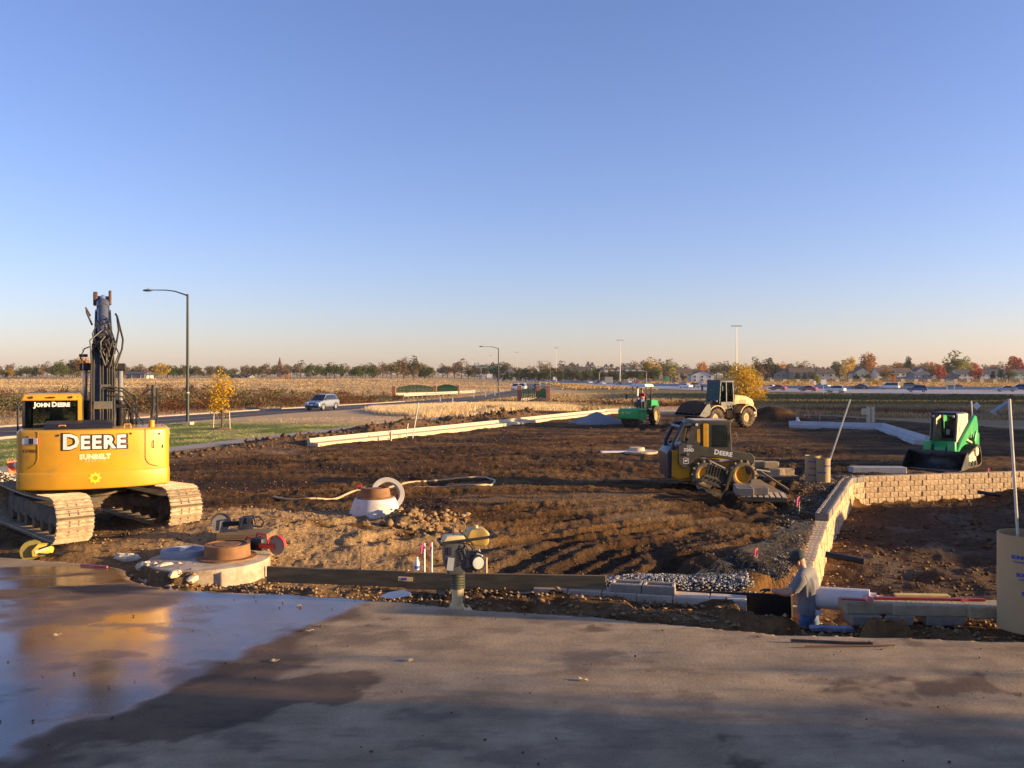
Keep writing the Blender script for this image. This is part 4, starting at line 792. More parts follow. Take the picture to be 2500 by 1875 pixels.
def track_loader():
    f = Vector((math.sin(R(225)), math.cos(R(225)), 0)); X, Y = 15.7, 31.3
    t = thing('compact_track_loader', 'green compact track loader with a wide bucket behind the block wall', 'track loader', (X, Y, gz(X, Y)-.02), -R(225)); t.scale = (.96,)*3
    for s in (-1, 1):
        tr = emp('track', t, (s*.68, 0, 0)); pts, L = loop_pts(40, [(-.95, .12), (-.75, .03), (.7, .03), (.92, .1), (.98, .25), (.9, .4), (-.35, .78), (-.62, .82), (-.85, .72), (-1.0, .3)])
        mb = MB(); vs = []
        for p, d in pts:
            nn = Vector((d.y, -d.x)); vs += [(-.19, p.x, p.y), (.19, p.x, p.y), (.19, p.x-nn.x*.05, p.y-nn.y*.05), (-.19, p.x-nn.x*.05, p.y-nn.y*.05)]
        k = len(pts); mb.add(vs, [(4*i+a, 4*((i+1) % k)+a, 4*((i+1) % k)+(a+1) % 4, 4*i+(a+1) % 4) for i in range(k) for a in range(4)]); mb.build('belt', RUB, tr, smooth=40)
        mb = MB()
        for p, d in pts: nn = Vector((d.y, -d.x)); mb.beam((-.19, p.x+nn.x*.012, p.y+nn.y*.012), (.19, p.x+nn.x*.012, p.y+nn.y*.012), .06, .03, (0, nn.x, nn.y))
        mb.build('belt_lugs', RUB, tr, smooth=0)['kind'] = 'stuff'
        MB().prism([(-.7, .2), (.7, .16), (.75, .3), (-.3, .62), (-.6, .55)], -.1, .1).build('track_frame', TAN, tr, .02)
        for y in (-.55, -.2, .15, .5): MB().cyl((-.14, y, .15), (.14, y, .15), .1, n=12).build('roller', BLK, tr)
        MB().cyl((-.15, -.62, .58), (.15, -.62, .58), .19, n=14).build('sprocket', TAN, tr, .02); MB().cyl((-.15, .74, .24), (.15, .74, .24), .15, n=14).build('idler', TAN, tr, .02)
    MB().prism([(-1.2, .4), (.75, .3), (.8, .75), (.5, .95), (-1.25, 1.05)], -.46, .46).build('chassis', GRN, t, .04, 2)
    MB().prism([(-1.55, .5), (-1.25, .5), (-1.0, 1.2), (-1.3, 1.45), (-1.55, 1.3)], -.55, .55).build('tailgate', GRN, t, .05, 2)
    cab = emp('cab', t)
    for x in (-.42, .42): MB().beam((x, .55, .85), (x, .38, 1.98), .07, .08, (0, 1, 0)).build('cab_post', BLK, cab, .012); MB().beam((x, -.7, 1.0), (x, -.65, 1.98), .07, .1, (0, 1, 0)).build('cab_post', BLK, cab, .012)
    MB().box((0, -.12, 1.99), (.94, 1.15, .09), top=(.92, .94)).build('cab_roof', BLK, cab, .025, 2)
    for x in (-.46, .46): MB().prism([(-.72, 1.0), (-.7, 1.98), (.36, 1.98), (.55, .95)], x-.015, x+.015).build('side_panel', TAN, cab)
    lettering('SUNBELT', .15, DARK, cab, frame((-.478, .25, 1.5), (0, .12, -1), (0, -1, -.12)), ext=.001, name='side_lettering')
    MB().box((0, -.55, 1.3), (.6, .14, .75)).box((0, -.3, .98), (.6, .55, .16)).build('seat', BLK, cab, .05, 2); MB().box((0, -.71, 1.65), (.56, .02, .4)).build('rear_window', mat('green_reflection_glass', (.03, .16, .04), .1, spec=.8), cab, .01)
    MB().box((.06, -.2, 1.28), (.12, .03, .2)).build('seat_card', mat('grey_card', (.4, .4, .42), .6), cab)
    for x in (-.35, .35): MB().cyl((x, .46, 1.9), (x, .5, 1.89), .04, n=10).build('work_light', WHITE, cab)
    for s in (-1, 1):
        arm = MB().prism([(-1.5, .98), (-1.5, 1.5), (-1.35, 1.85), (-1.15, 1.9), (.35, 1.0), (.8, .62), (.98, .42), (.9, .22), (.7, .3), (.6, .62), (-.3, 1.02), (-.75, 1.25), (-1.05, 1.0), (-1.1, .75)], s*.54-.05, s*.54+.05).build('lift_arm', GRN, t, .018)
        MB().prism([(-1.5, .5), (-1.5, 1.2), (-1.15, 1.3), (-.95, .95), (-1.1, .6)], s*.56-.08, s*.56+.08).build('rear_tower', GRN, t, .03, 2)
        lc = MB().cyl((s*.52, -1.05, .85), (s*.52, -.3, 1.02), .045, n=10).build('lift_cylinder', TAN, t); MB().cyl((s*.52, -.3, 1.02), (s*.52, .1, 1.1), .025, n=8).build('piston_rod', CHR, lc)
        MB().box((s*.545, -.75, 1.3), (.09, .05, .5), (R(12), 0, 0)).build('arm_link', TAN, t, .01)
        MB().prism([(.7, .3), (.95, .25), (.95, .98), (.75, 1.0)], s*.42-.14, s*.42+.14).build('front_tower', GRN, t, .04, 2); MB().cyl((s*.25, .8, .85), (s*.25, 1.1, .45), .04, n=8).build('tilt_cylinder', BLK, t)
    MB().box((0, .82, .58), (.6, .1, .36)).build('front_panel', GRN, t, .03, 2); MB().box((.0, .872, .6), (.12, .004, .1)).build('panel_decal', mat('pale_decal2', (.8, .8, .7), .5), t)
    bucket(t, 2.05, [(1.85, .03), (1.2, .02), (1.0, .15), (.97, .45), (1.1, .66)], .03, BLK, side=[(1.85, .03), (1.2, .02), (1.0, .15), (.97, .45), (1.1, .66), (1.3, .55)])
track_loader()

def rammer():
    X, Y = -.70, 11.22
    t = thing('tamping_rammer', 'upright tamping rammer with yellow tank standing at the slab edge', 'rammer', (X, Y, gz(X, Y) if polyd(np.array([X]), np.array([Y]), SLAB)[0] < 0 else .01), R(14)); t.scale = (.95, .95, 1.02)
    CRM = mat('cream_plastic', (.70, .54, .26), .5, var=.1, dirt=(.4, .3, .18), damt=.2); RGY = mat('rammer_grey', (.06, .064, .075), .45, var=.15, dirt=(.2, .16, .11), damt=.25)
    MB().box((.03, 0, .018), (.3, .28, .03)).build('shoe_plate', CRM, t, .008, 2); MB().box((-.01, 0, .06), (.2, .2, .07), top=(.8, .8)).build('foot_block', CRM, t, .015); MB().cyl((0, 0, .06), (0, 0, .3), .082, n=22).build('lower_tube', CRM, t, .008)
    MB().lathe([(.085, .28), (.098, .285), (.098, .3), (.08, .305)], 20).build('hose_clamp', GREY, t)
    prof = []
    for k in range(6): prof += [(.076, .3+.034*k), (.098, .31+.034*k), (.098, .324+.034*k)]
    MB().lathe(prof+[(.076, .505)], 22).build('bellows', mat('olive_rubber', (.11, .11, .06), .6, dirt=(.2, .17, .1), damt=.3), t, smooth=30)
    MB().tube([(.06, -.09, .2), (.06, -.115, .16), (.06, -.09, .12)], .012, 6, False).build('lifting_eye', GREY, t)
    MB().prism([(-.14, .48), (.06, .48), (.1, .62), (.1, .86), (-.2, .88), (-.2, .66)], -.11, .11, 'xz').build('crankcase', RGY, t, .02, 2)
    for k in range(7): MB().box((-.0, -.118, .6+.032*k), (.07, .012, .012), (0, R(-24), 0)).build('cooling_fin', BLK, t)
    MB().box((-.12, -.116, .62), (.09, .008, .16), (0, R(8), 0)).build('side_label', mat('grey_label', (.3, .31, .34), .5), t); MB().box((-.13, -.117, .78), (.06, .01, .1)).build('blue_cover', NAVY, t, .006)
    MB().box((.17, 0, .66), (.16, .2, .2)).build('engine', GREY, t, .03, 2); MB().cyl((.24, -.1, .63), (.24, -.16, .63), .098, n=24).build('recoil_cover', BLK, t, .006); MB().cyl((.25, -.155, .625), (.25, -.175, .625), .078, n=24).build('starter_disc', mat('white_metal', (.80, .76, .66), .45, var=.06), t, .008, 2)
    MB().prism([(.2, .69), (.27, .8), (.33, .69)], -.13, -.1, 'xz').build('engine_shroud', mat('white_metal', (.80, .76, .66), .45), t, .01); MB().beam((.22, -.12, .77), (.33, -.12, .73), .03, .025).build('throttle_lever', BLK, t, .004)
    MB().prism([(.09, .93), (.13, 1.02), (.18, 1.045), (.36, 1.04), (.42, .98), (.41, .86), (.36, .82), (.2, .83)], -.13, .13, 'xz').build('fuel_tank', mat('tank_yellow', (.58, .37, .09), .4, var=.06), t, .03, 3); MB().cyl((.25, 0, 1.03), (.25, 0, 1.075), .03, n=12).build('fuel_cap', CRM, t)
    MB().prism([(-.22, .9), (-.17, .965), (.06, .97), (.1, .92), (.0, .89)], -.12, .12, 'xz').build('air_filter_cover', CRM, t, .02, 2)
    for y in (-.17, .17): MB().tube([(-.25, y, .88), (-.18, y, .9), (.3, y, .935), (.5, y, .955)], .018, 8).build('handle_bar', BLK, t)
    for x, z in ((-.25, .88), (.5, .955)): MB().tube([(x, -.17, z), (x, .17, z)], .018, 8).build('handle_cross', BLK, t)
    MB().tube([(-.06, 0, .97), (-.05, 0, 1.08), (.0, 0, 1.13), (.06, 0, 1.13), (.1, 0, 1.08), (.11, 0, 1.0)], .008, 6).build('throttle_cable', mat('cable_tan', (.3, .22, .14), .6), t)
    for k in range(5): a = rnd.uniform(-.05, .2); MB().tube([(a, -.1, .86), (a+.05, -.14, .8), (a+.02, -.12, .72), (a+.08, -.13, .66)], .007, 5).build('engine_cable', BLK, t)
rammer()
PENDING_TREES = []
# ---------------------------------------------------------------- scatter helpers
OCT_V = np.array([(1, 0, 0), (-1, 0, 0), (0, 1, 0), (0, -1, 0), (0, 0, 1), (0, 0, -1)], float)
OCT_F = np.array([(0, 2, 4), (2, 1, 4), (1, 3, 4), (3, 0, 4), (2, 0, 5), (1, 2, 5), (3, 1, 5), (0, 3, 5)])
def stones(name, pts, sizes, m, seed=1, flat=.7):
    rg = np.random.default_rng(seed); n = len(pts); a = rg.uniform(0, 6.28, n); s = np.asarray(sizes)
    V = np.tile(OCT_V, (n, 1, 1))*rg.uniform(.6, 1.25, (n, 6, 3)); V += rg.uniform(-.25, .25, (n, 6, 3)); V[:, :, 2] *= flat
    c, sn = np.cos(a)[:, None], np.sin(a)[:, None]; X = V[:, :, 0]*c-V[:, :, 1]*sn; Yv = V[:, :, 0]*sn+V[:, :, 1]*c
    V = np.stack([X, Yv, V[:, :, 2]], -1)*s[:, None, None]*.5+np.asarray(pts)[:, None, :]
    Fc = (OCT_F[None]+(np.arange(n)*6)[:, None, None]).reshape(-1, 3); me = np_mesh(name, V.reshape(-1, 3), Fc, False); me.materials.append(m)
    o = link(name, me); o['kind'] = 'stuff'; return o
def pebble_mat(name, c0, c1):
    m = bpy.data.materials.new(name); m.use_nodes = True; nt = m.node_tree; L = nt.links.new; b = nt.nodes['Principled BSDF']; b.inputs['Roughness'].default_value = .9; b.inputs['Specular IOR Level'].default_value = .2
    g = _n(nt, 'ShaderNodeNewGeometry'); mx = _n(nt, 'ShaderNodeMix', data_type='RGBA'); L(g.outputs['Random Per Island'], mx.inputs[0]); mx.inputs[6].default_value = (*c0, 1); mx.inputs[7].default_value = (*c1, 1); L(mx.outputs[2], b.inputs['Base Color']); return m
rg = np.random.default_rng(5)
CLOD = pebble_mat('clod_soil', (.08, .045, .022), (.17, .10, .05)); CLODT = pebble_mat('clod_sand', (.17, .105, .052), (.34, .225, .115))
GRAVW = pebble_mat('white_gravel', (.2, .19, .18), (.52, .48, .42)); GRAVB = pebble_mat('grey_gravel', (.09, .085, .08), (.25, .215, .18)); RUBB = pebble_mat('broken_concrete', (.35, .29, .21), (.66, .56, .42))
def scatter(n, x0, x1, y0, y1, keep=None):
    x = rg.uniform(x0, x1, n); y = rg.uniform(y0, y1, n)
    if keep is not None: k = keep(x, y); x, y = x[k], y[k]
    return x, y
def put(name, x, y, smin, smax, m, lift=.2, power=2.0, label=None, seed=1):
    s = smin+(smax-smin)*rg.uniform(0, 1, len(x))**power; z = Hz(x, y)+s*lift; return stones(name, np.stack([x, y, z], -1), s, m, seed)
# clods: on the berm, along the slab edge, over the churned ground, in the pit
x, y = scatter(9000, -14, 3, 33, 67, lambda x, y: segd(x, y, BERM)[0] < np.abs(rg.normal(0, .9, len(x)))); put('soil_clods', x, y, .05, .34, CLOD, power=3, seed=2)
x, y = scatter(14000, -5, 14, 9.4, 13.2, lambda x, y: (polyd(x, y, SLAB) < .05) & (polyd(x, y, SLAB) > -1.3) & (polyd(x, y, PIT) < .1)); put('loose_soil', x, y, .015, .09, CLODT, power=3, seed=3)
x, y = scatter(5000, -12, 12, 13, 34, lambda x, y: (polyd(x, y, PIT) < 0) & (polyd(x, y, SLAB) < -.4)); put('soil_crumbs', x, y, .015, .08, CLOD, power=4, seed=4)
x, y = scatter(7000, 3.2, 17, 10.8, 28, lambda x, y: polyd(x, y, PIT) > .2); put('pit_rubble', x, y, .03, .16, CLOD, power=4, seed=5)
x, y = scatter(1500, -3.2, -1.0, 16.5, 20, lambda x, y: np.hypot(x+1.7, y-18.2) < np.abs(rg.normal(0, .75, len(x)))+.1); put('manhole_spoil', x, y, .05, .26, CLODT, power=2.5, seed=6)
x, y = scatter(1500, -8, -1.5, 13, 20, lambda x, y: polyd(x, y, SLAB) < -.3); put('sand_clods', x, y, .015, .09, CLODT, power=4, seed=7)
x = np.concatenate([rg.uniform(-7.5, 9, 800), rg.normal(-3.6, 1.3, 120)]); y = np.concatenate([rg.uniform(5.8, 12.5, 800), rg.normal(10.2, 1.2, 120)]); k = polyd(x, y, SLAB) > .1; x, y = x[k], y[k]; s = .006+.032*rg.uniform(0, 1, len(x))**5; stones('slab_grit', np.stack([x, y, s*.2+.004], -1), s, pebble_mat('grit', (.05, .035, .025), (.12, .08, .05)), 8)
a_ = np.radians(rg.uniform(-33, 33, 26000)); r_ = np.exp(rg.uniform(math.log(13), math.log(62), 26000)); x, y = np.sin(a_)*r_, np.cos(a_)*r_; k = (polyd(x, y, SITE) > .5) & (polyd(x, y, PIT) < -.3) & (polyd(x, y, SLAB) < -.5) & (fbm(x*.4, y*.4, 95, 3) > .42); x, y = x[k], y[k]
s_ = (.018+.05*rg.uniform(0, 1, len(x))**3)*np.interp(y, [13, 60], [.8, 2.2]); stones('pebbly_soil', np.stack([x, y, Hz(x, y)+s_*.2], -1), s_, pebble_mat('pebble_soil', (.05, .026, .011), (.22, .125, .052)), 15)
# gravel: white strip behind the low wall, grey bank against the block wall
x, y = scatter(15000, -.6, 3.5, 12.25, 13.6, lambda x, y: np.abs(y-(12.92-.2*(x-1)*.35)) < np.abs(rg.normal(0, .26, len(x)))); put('white_gravel', x, y, .02, .058, GRAVW, lift=.4, power=1.5, seed=9)
x, y = scatter(16000, 2.6, 11.5, 12.6, 28, lambda x, y: (segd(x, y, [(4.1, 13.2), (5.0, 15.4), (6.7, 19.9), (9.6, 26.6), (10.4, 27.6)])[0] < np.abs(rg.normal(0, .42, len(x)))+.15) & (polyd(x, y, PIT) < 0)); put('grey_gravel', x, y, .035, .085, GRAVB, lift=.35, power=1.5, seed=10)
x, y = scatter(5000, 3.4, 11, 12, 27.5, lambda x, y: (polyd(x, y, PIT) > .1) & (polyd(x, y, PIT) < np.abs(rg.normal(.15, .3, len(x))))); put('drain_gravel', x, y, .03, .08, pebble_mat('tan_gravel', (.2, .15, .1), (.5, .4, .3)), lift=.35, power=1.5, seed=11)
x, y = scatter(1800, -19, -14.6, 25, 30, lambda x, y: np.hypot((x+16.8)/1.5, (y-27.4)/1.2) < 1)
z = Hz(x, y)+.55*np.clip(1-np.hypot((x+16.8)/1.5, (y-27.4)/1.2), 0, 1)*rg.uniform(.2, 1, len(x)); stones('rubble_pile', np.stack([x, y, z], -1), .06+.22*rg.uniform(0, 1, len(x))**2, RUBB, 12)

# ---------------------------------------------------------------- block walls
BLOCKM = mat('split_face_block', (.58, .41, .235), .95, var=.22, scale=9, bump=.9, bscale=16, rand=.12); CAPM = mat('cap_block', (.58, .44, .31), .9, var=.12, scale=7, bump=.3, bscale=40, rand=.1)
GREYB = mat('grey_block', (.27, .225, .175), .9, var=.15, scale=9, bump=.4, bscale=30, rand=.12)
def block_meshes(l, h, d, m, hollow=False):
    out = []
    for k in range(4):
        mb = MB()
        if hollow:
            a, b, i, j = l/2, d/2, l/2-.045, d/2-.075; o = [(-a, -b), (a, -b), (a, b), (-a, b)]; q = [(-i, -j), (i, -j), (i, j), (-i, j)]
            mb.add([(x, y, z) for z in (-h/2, h/2) for x, y in o]+[(x, y, z) for z in (0, h/2) for x, y in q], [(0, 1, 2, 3), (8, 9, 10, 11)]+[(e, (e+1) % 4, 4+(e+1) % 4, 4+e) for e in range(4)]+[(4+e, 4+(e+1) % 4, 12+(e+1) % 4, 12+e) for e in range(4)]+[(8+e, 8+(e+1) % 4, 12+(e+1) % 4, 12+e) for e in range(4)])
        else: mb.box((0, 0, 0), (l, d, h))
        mb.v = [(x+rnd.uniform(-.004, .004), y+(rnd.uniform(-.014, .008) if y < 0 else 0), z+rnd.uniform(-.003, .003)) for x, y, z in mb.v]
        me = mb.mesh('block', .012, 1, 0); me.materials.append(m); out.append(me)
    return out
def lay(parent, P, l, h, d, z0, courses, meshes, top=None, gap=.008, inner=1):
    P = [Vector(p) for p in P]; L = [0]
    for a, b in zip(P[:-1], P[1:]): L.append(L[-1]+(b-a).length)
    for c in range(courses):
        s = (l/2 if c % 2 else 0)+.02
        while s < L[-1]-l*.3:
            j = min(max(q for q in range(len(L)) if L[q] <= s+l/2 or q == 0), len(P)-2); p = P[j].lerp(P[j+1], (min(s+l/2, L[-1])-L[j])/(L[j+1]-L[j])); dv = (P[j+1]-P[j]).normalized()
            me = (top if (top and c == courses-1) else meshes)[rnd.randrange(4)]; nrm = Vector((dv.y, -dv.x)); o = link('block', me, parent, (p.x-nrm.x*d/2+nrm.x*rnd.uniform(-.012, .012), p.y-nrm.y*d/2+nrm.y*rnd.uniform(-.012, .012), z0+h*(c+.5)), (0, 0, math.atan2(dv.y, dv.x))); s += l+gap
BM = block_meshes(.282, .167, .3, BLOCKM); BT = block_meshes(.282, .167, .3, GREYB, True)
w = thing('retaining_wall', 'tan split-face block retaining wall turning the corner round the pit', 'retaining wall')
lay(w, [(7.2, 19.75), (10.2, 26.15), (10.5, 26.7), (11.0, 27.0)], .282, .17, .3, -1.4, 7, BM, BT)
lay(w, [(10.82, 26.93), (17.2, 28.42), (20.5, 29.2)], .282, .17, .3, -1.4, 7, BM)
w2 = thing('unfinished_wall', 'lower unfinished end of the tan block wall behind the workman', 'retaining wall')
lay(w2, [(4.35, 13.05), (5.3, 15.3), (7.18, 19.7)], .282, .17, .3, -1.4, 6, BM)
a, b = px(1062, 1419, -.04), px(1833, 1468, -.04)
w3 = thing('footing_wall', 'pale base course of concrete blocks along the slab edge', 'block wall')
LB = block_meshes(.475, .2, .3, CAPM); LBH = block_meshes(.43, .18, .3, GREYB, True)
lay(w3, [(a.x, a.y), (b.x, b.y)], .475, .2, .3, -.24, 1, LB)
w4 = thing('second_course', 'three hollow grey blocks standing right of the wooden plank', 'block wall')
a, b = px(1486, 1424, .08), px(1640, 1433, .08); lay(w4, [(a.x, a.y), (b.x, b.y)], .43, .18, .3, -.1, 1, LBH)

# planks, stakes, bottle
WOOD = mat('weathered_plank', (.20, .135, .062), .85, var=.3, scale=3, stretch=(.4, 6, 6), bump=.3, bscale=18); PALEW = mat('pale_wood', (.56, .43, .27), .8, var=.2, scale=4, bump=.2)
def plank(name, label, p0, p1, w, h, m=WOOD, cat='plank'):
    p0, p1 = Vector(p0), Vector(p1); o = MB().beam((0, 0, 0), p1-p0, w, h).build(name, m, None, .006, loc=p0); return tag(o, label, cat)
plank('timber_plank', 'long weathered plank on edge behind the rammer', py(990, 1399+18, 12.5), py(1480, 1408+18, 12.12), .05, .24)
plank('timber_plank', 'weathered plank on edge running left from the water bottle to the manhole', py(652, 1384+17, 12.85), py(1010, 1398+17, 12.56), .05, .23)
MB().box((0, 0, 0), (.21, .012, .06), (0, R(3), 0)).build('x', PALEW).name = 'timber_offcut'; oc = bpy.data.objects['timber_offcut']; oc.location = py(990, 1410, 12.44)+Vector((0, 0, -.02)); tag(oc, 'short timber offcut with a blue mark against the plank', 'timber offcut'); MB().box((-.02, -.008, 0), (.08, .006, .035)).build('blue_mark', mat('blue_marker', (.06, .05, .3), .6), oc)
def stake(label, u, v0, v1, Y, r=.012, m=None, name='stake', flag=None, fl=None, lean=0.0):
    p1 = py(u, v0, Y); p0 = py(u-lean, v1, Y); zb = gz(p0.x, p0.y)-.05; p0.z = min(p0.z, zb) if abs(p0.z-zb) < .6 else p0.z
    t = thing(name, label, 'stake' if not flag else 'survey flag', p0)
    MB().tube([(0, 0, 0), p1-p0], r, 6).build('rod', m or PALEW, t)
    if flag:
        h = (p1-p0); q = MB(); w, l = fl; q.add([h+Vector((0, -.01, 0)), h+Vector((-w*.5, -.03, -.02)), h+Vector((-w, .0, -l*.6)), h+Vector((-w*.7, -.02, -l)), h+Vector((-w*.15, .01, -l*.7)), h+Vector((w*.25, -.02, -l*.45))], [(0, 1, 2, 3, 4), (0, 4, 5)]); o = q.build('ribbon', flag, t, smooth=0, fix=False); sm = o.modifiers.new('t', 'SOLIDIFY'); sm.thickness = .004
    return t
PINK = mat('pink_ribbon', (.85, .06, .20), .6, var=.1); RUST = mat('rusty_rebar', (.16, .075, .04), .8, var=.3)
stake('thin rusty rod stuck behind the left plank', 882, 1347, 1412, 12.68, .01, RUST, 'rebar_stake')
stake('short wooden stake right of the rammer', 1187, 1361, 1397, 12.4, .018)
stake('white stake with pink ribbon beside the rammer, left of the pair', 1036, 1326, 1368, 13.3, .016, WHITE, 'flagged_stake', PINK, (.07, .17))
stake('white stake with pink ribbon beside the rammer, right of the pair', 1054, 1324, 1364, 13.6, .016, WHITE, 'flagged_stake', PINK, (.03, .22))
stake('pink flag on a stake in the grey gravel near the workman', 1848, 1338, 1376, 14.9, .012, PALEW, 'flagged_stake', PINK, (.07, .2))
stake('pink flag at the foot of the block wall by the pallet', 1951, 1212, 1250, 20.6, .012, PALEW, 'flagged_stake', PINK, (.09, .24))
for i, (u, v0, v1) in enumerate(((1965, 1010, 1034), (1976, 1013, 1035), (2001, 1005, 1026))): stake('%s wooden stake with pink ribbon beyond the far kerb' % ('left', 'middle', 'right')[i], u, v0, v1, 61+i, .035, PALEW, 'flagged_stake', PINK, (.16, .35))
stake('red ribbon stake in the far dirt left of the utility posts', 2094, 1020, 1031, 62, .03, PALEW, 'flagged_stake', PINK, (.12, .3)); stake('pink flag low on the wall top in front of the green track loader', 2416, 1142, 1153, 28.9, .01, PALEW, 'flagged_stake', PINK, (.1, .14))
stake('red ribbon on a stake at the pale cardboard tubes', 2021, 1119, 1160, 26.4, .012, REDD, 'flagged_stake', PINK, (.07, .2)); stake('short pink flag in front of the cardboard tubes', 1998, 1158, 1172, 25.9, .01, PALEW, 'flagged_stake', PINK, (.06, .14))
stake('tall white lath leaning at the left kerb', 1022, 983, 1063, 44.5, .03, mat('white_lath', (.75, .68, .55), .7), 'survey_lath', lean=15); stake('short white lath beside the tall lath at the left kerb', 996, 1034, 1063, 44.7, .03, mat('white_lath', (.75, .68, .55), .7), 'survey_lath', lean=4)
stake('stubby stake in the soil behind the left kerb', 954, 1054, 1067, 43, .06, PALEW, 'survey_stub')
t = thing('water_bottle', 'clear plastic water bottle with blue label on the plank', 'bottle', py(1018, 1391, 12.5)); MB().lathe([(.034, 0), (.036, .02), (.036, .1), (.03, .13), (.014, .155), (.014, .17)], 14).build('body', mat('clear_plastic', (.8, .8, .82), .15, var=.05), t); MB().cyl((0, 0, .165), (0, 0, .185), .017, n=10).build('cap', WHITE, t); MB().cyl((0, 0, .02), (0, 0, .06), .0375, n=14).build('label', mat('blue_label', (.04, .14, .6), .5), t)

# ---------------------------------------------------------------- manholes
IRON = mat('cast_iron_rust', (.24, .115, .045), .75, var=.25, scale=7, bump=.3, bscale=50, dirt=(.30, .19, .1), damt=.3); MCON = mat('precast_concrete', (.50, .41, .30), .85, var=.16, scale=4, bump=.3, dirt=(.30, .20, .11), damt=.55); GRING = mat('grey_ring', (.30, .31, .34), .8, var=.12, scale=8, bump=.2)
C = (-4.8, 13.8)
t = thing('manhole', 'large concrete manhole top with a rusty iron frame beside the excavator', 'manhole', (*C, -.335), 0)
MB().cyl((0, 0, 0), (0, 0, .38), .93, n=56).build('concrete_top', MCON, t, .015, 2); MB().lathe([(.3, .38), (.46, .38), (.46, .405), (.36, .41), (.345, .6), (.3, .6)], 40, (.27, .03, 0), close=False).build('iron_frame', IRON, t, smooth=30)
MB().cyl((.27, .03, .55), (.27, .03, .585), .3, n=36).cyl((.27, .03, .585), (.27, .03, .592), .2, n=30).build('cover', IRON, t, .004); MB().box((.27, .03, .595), (.16, .025, .01)).build('lifting_bar', IRON, t)
mb = MB().lathe([(.27, 0), (.37, 0), (.355, .085), (.29, .085), (.27, .03)], 40); o = mb.build('adjusting_ring', GRING, None, smooth=30); o.location = (-5.3, 14.05, .047); tag(o, 'flat grey adjusting ring lying on the manhole left of the iron frame', 'ring')
o = MB().box((0, 0, .025), (.07, .05, .06)).build('paper_scrap', WHITE, None, .004, rot=(0, .2, .5)); o.location = (-5.38, 14.17, .075); tag(o, 'small white scrap inside the grey ring', 'scrap')
def saw(name, label, loc, rz, body, m2):
    t = thing(name, label, 'cut-off saw', loc, rz)
    MB().box((0, 0, .14), (.26, .2, .2), top=(.85, .8)).build('engine_body', body, t, .03, 2); MB().tube([(-.1, -.12, .1), (-.05, -.14, .27), (.12, -.12, .28), (.16, -.1, .12)], .016, 8).build('front_handle', m2, t); MB().tube([(.1, .02, .08), (.26, .0, .06), (.3, 0, .15), (.22, .0, .24), (.1, .02, .22)], .018, 8).build('rear_handle', m2, t)
    MB().box((-.22, .08, .13), (.3, .05, .08)).build('cutting_arm', m2, t, .01); MB().cyl((-.4, .07, .15), (-.4, .085, .15), .15, n=24).build('disc', GREY, t); MB().lathe([(.155, -.03), (.17, -.03), (.17, .03), (.155, .03)], 12, (-.4, .08, .15), (R(90), 0, 0), 0, math.pi, False).build('disc_guard', m2, t); MB().cyl((.05, -.1, .2), (.05, -.13, .2), .05, n=12).build('filter_cap', m2, t)
saw('cutoff_saw', 'red cut-off saw resting behind the iron manhole frame', (-4.15, 14.25, .04), R(160), BLK, REDD); saw('cutoff_saw', 'dark blue cut-off saw behind the red one', (-4.55, 14.85, gz(-4.55, 14.85)+.25), R(20), NAVY, BLK)
o = MB().box((0, 0, 0), (.9, .5, .5)).build('timber_block', WOOD, None, .02); o.location = (-4.55, 14.9, gz(-4.55, 14.9)); tag(o, 'timber block under the dark blue saw', 'timber block')
C = (-2.93, 18.6); zg = gz(*C)
t = thing('manhole', 'white concrete manhole cone with rusty frame out in the dirt', 'manhole', (*C, zg-.1)); MB().lathe([(.58, -.1), (.54, .15), (.44, .42), (.42, .45), (0.001, .45)], 40).build('cone', mat('white_concrete', (.66, .62, .58), .85, var=.1, dirt=(.4, .29, .18), damt=.3), t, smooth=30)
MB().lathe([(.26, .45), (.39, .45), (.39, .475), (.33, .48), (.3, .67), (.25, .67)], 36, close=False).build('iron_frame', IRON, t, smooth=30); MB().cyl((0, 0, .62), (0, 0, .65), .27, n=30).build('cover', IRON, t)
o = MB().lathe([(.26, -.045), (.37, -.045), (.37, .045), (.26, .045), (.26, -.045)], 40, close=False).build('adjusting_ring', mat('pale_ring', (.34, .32, .30), .8, var=.1), None, .012, smooth=30); o.location = (-2.7, 18.85, zg+.4); o.rotation_euler = (R(58), R(26), R(8)); tag(o, 'pale grey ring leaning over the white manhole cone', 'ring')
C = px(1562, 1106, -.3); zg = gz(C.x, C.y)
t = thing('manhole', 'low pale manhole frame set flush in the far dirt left of the skid steer', 'manhole', (C.x, C.y, zg-.02)); MB().cyl((0, 0, 0), (0, 0, .1), .75, n=30).build('concrete_top', MCON, t, .02); MB().lathe([(.2, .1), (.34, .1), (.3, .24), (.2, .24)], 24, (-.1, .1, 0)).build('iron_frame', CAPM, t)
o = MB().box((0, 0, .05), (1.1, .3, .08), (0, 0, .1)).build('concrete_fragment', WHITE, None, .02); o.location = (C.x-1.1, C.y-.2, zg); tag(o, 'flat white concrete fragment left of the far manhole', 'fragment')

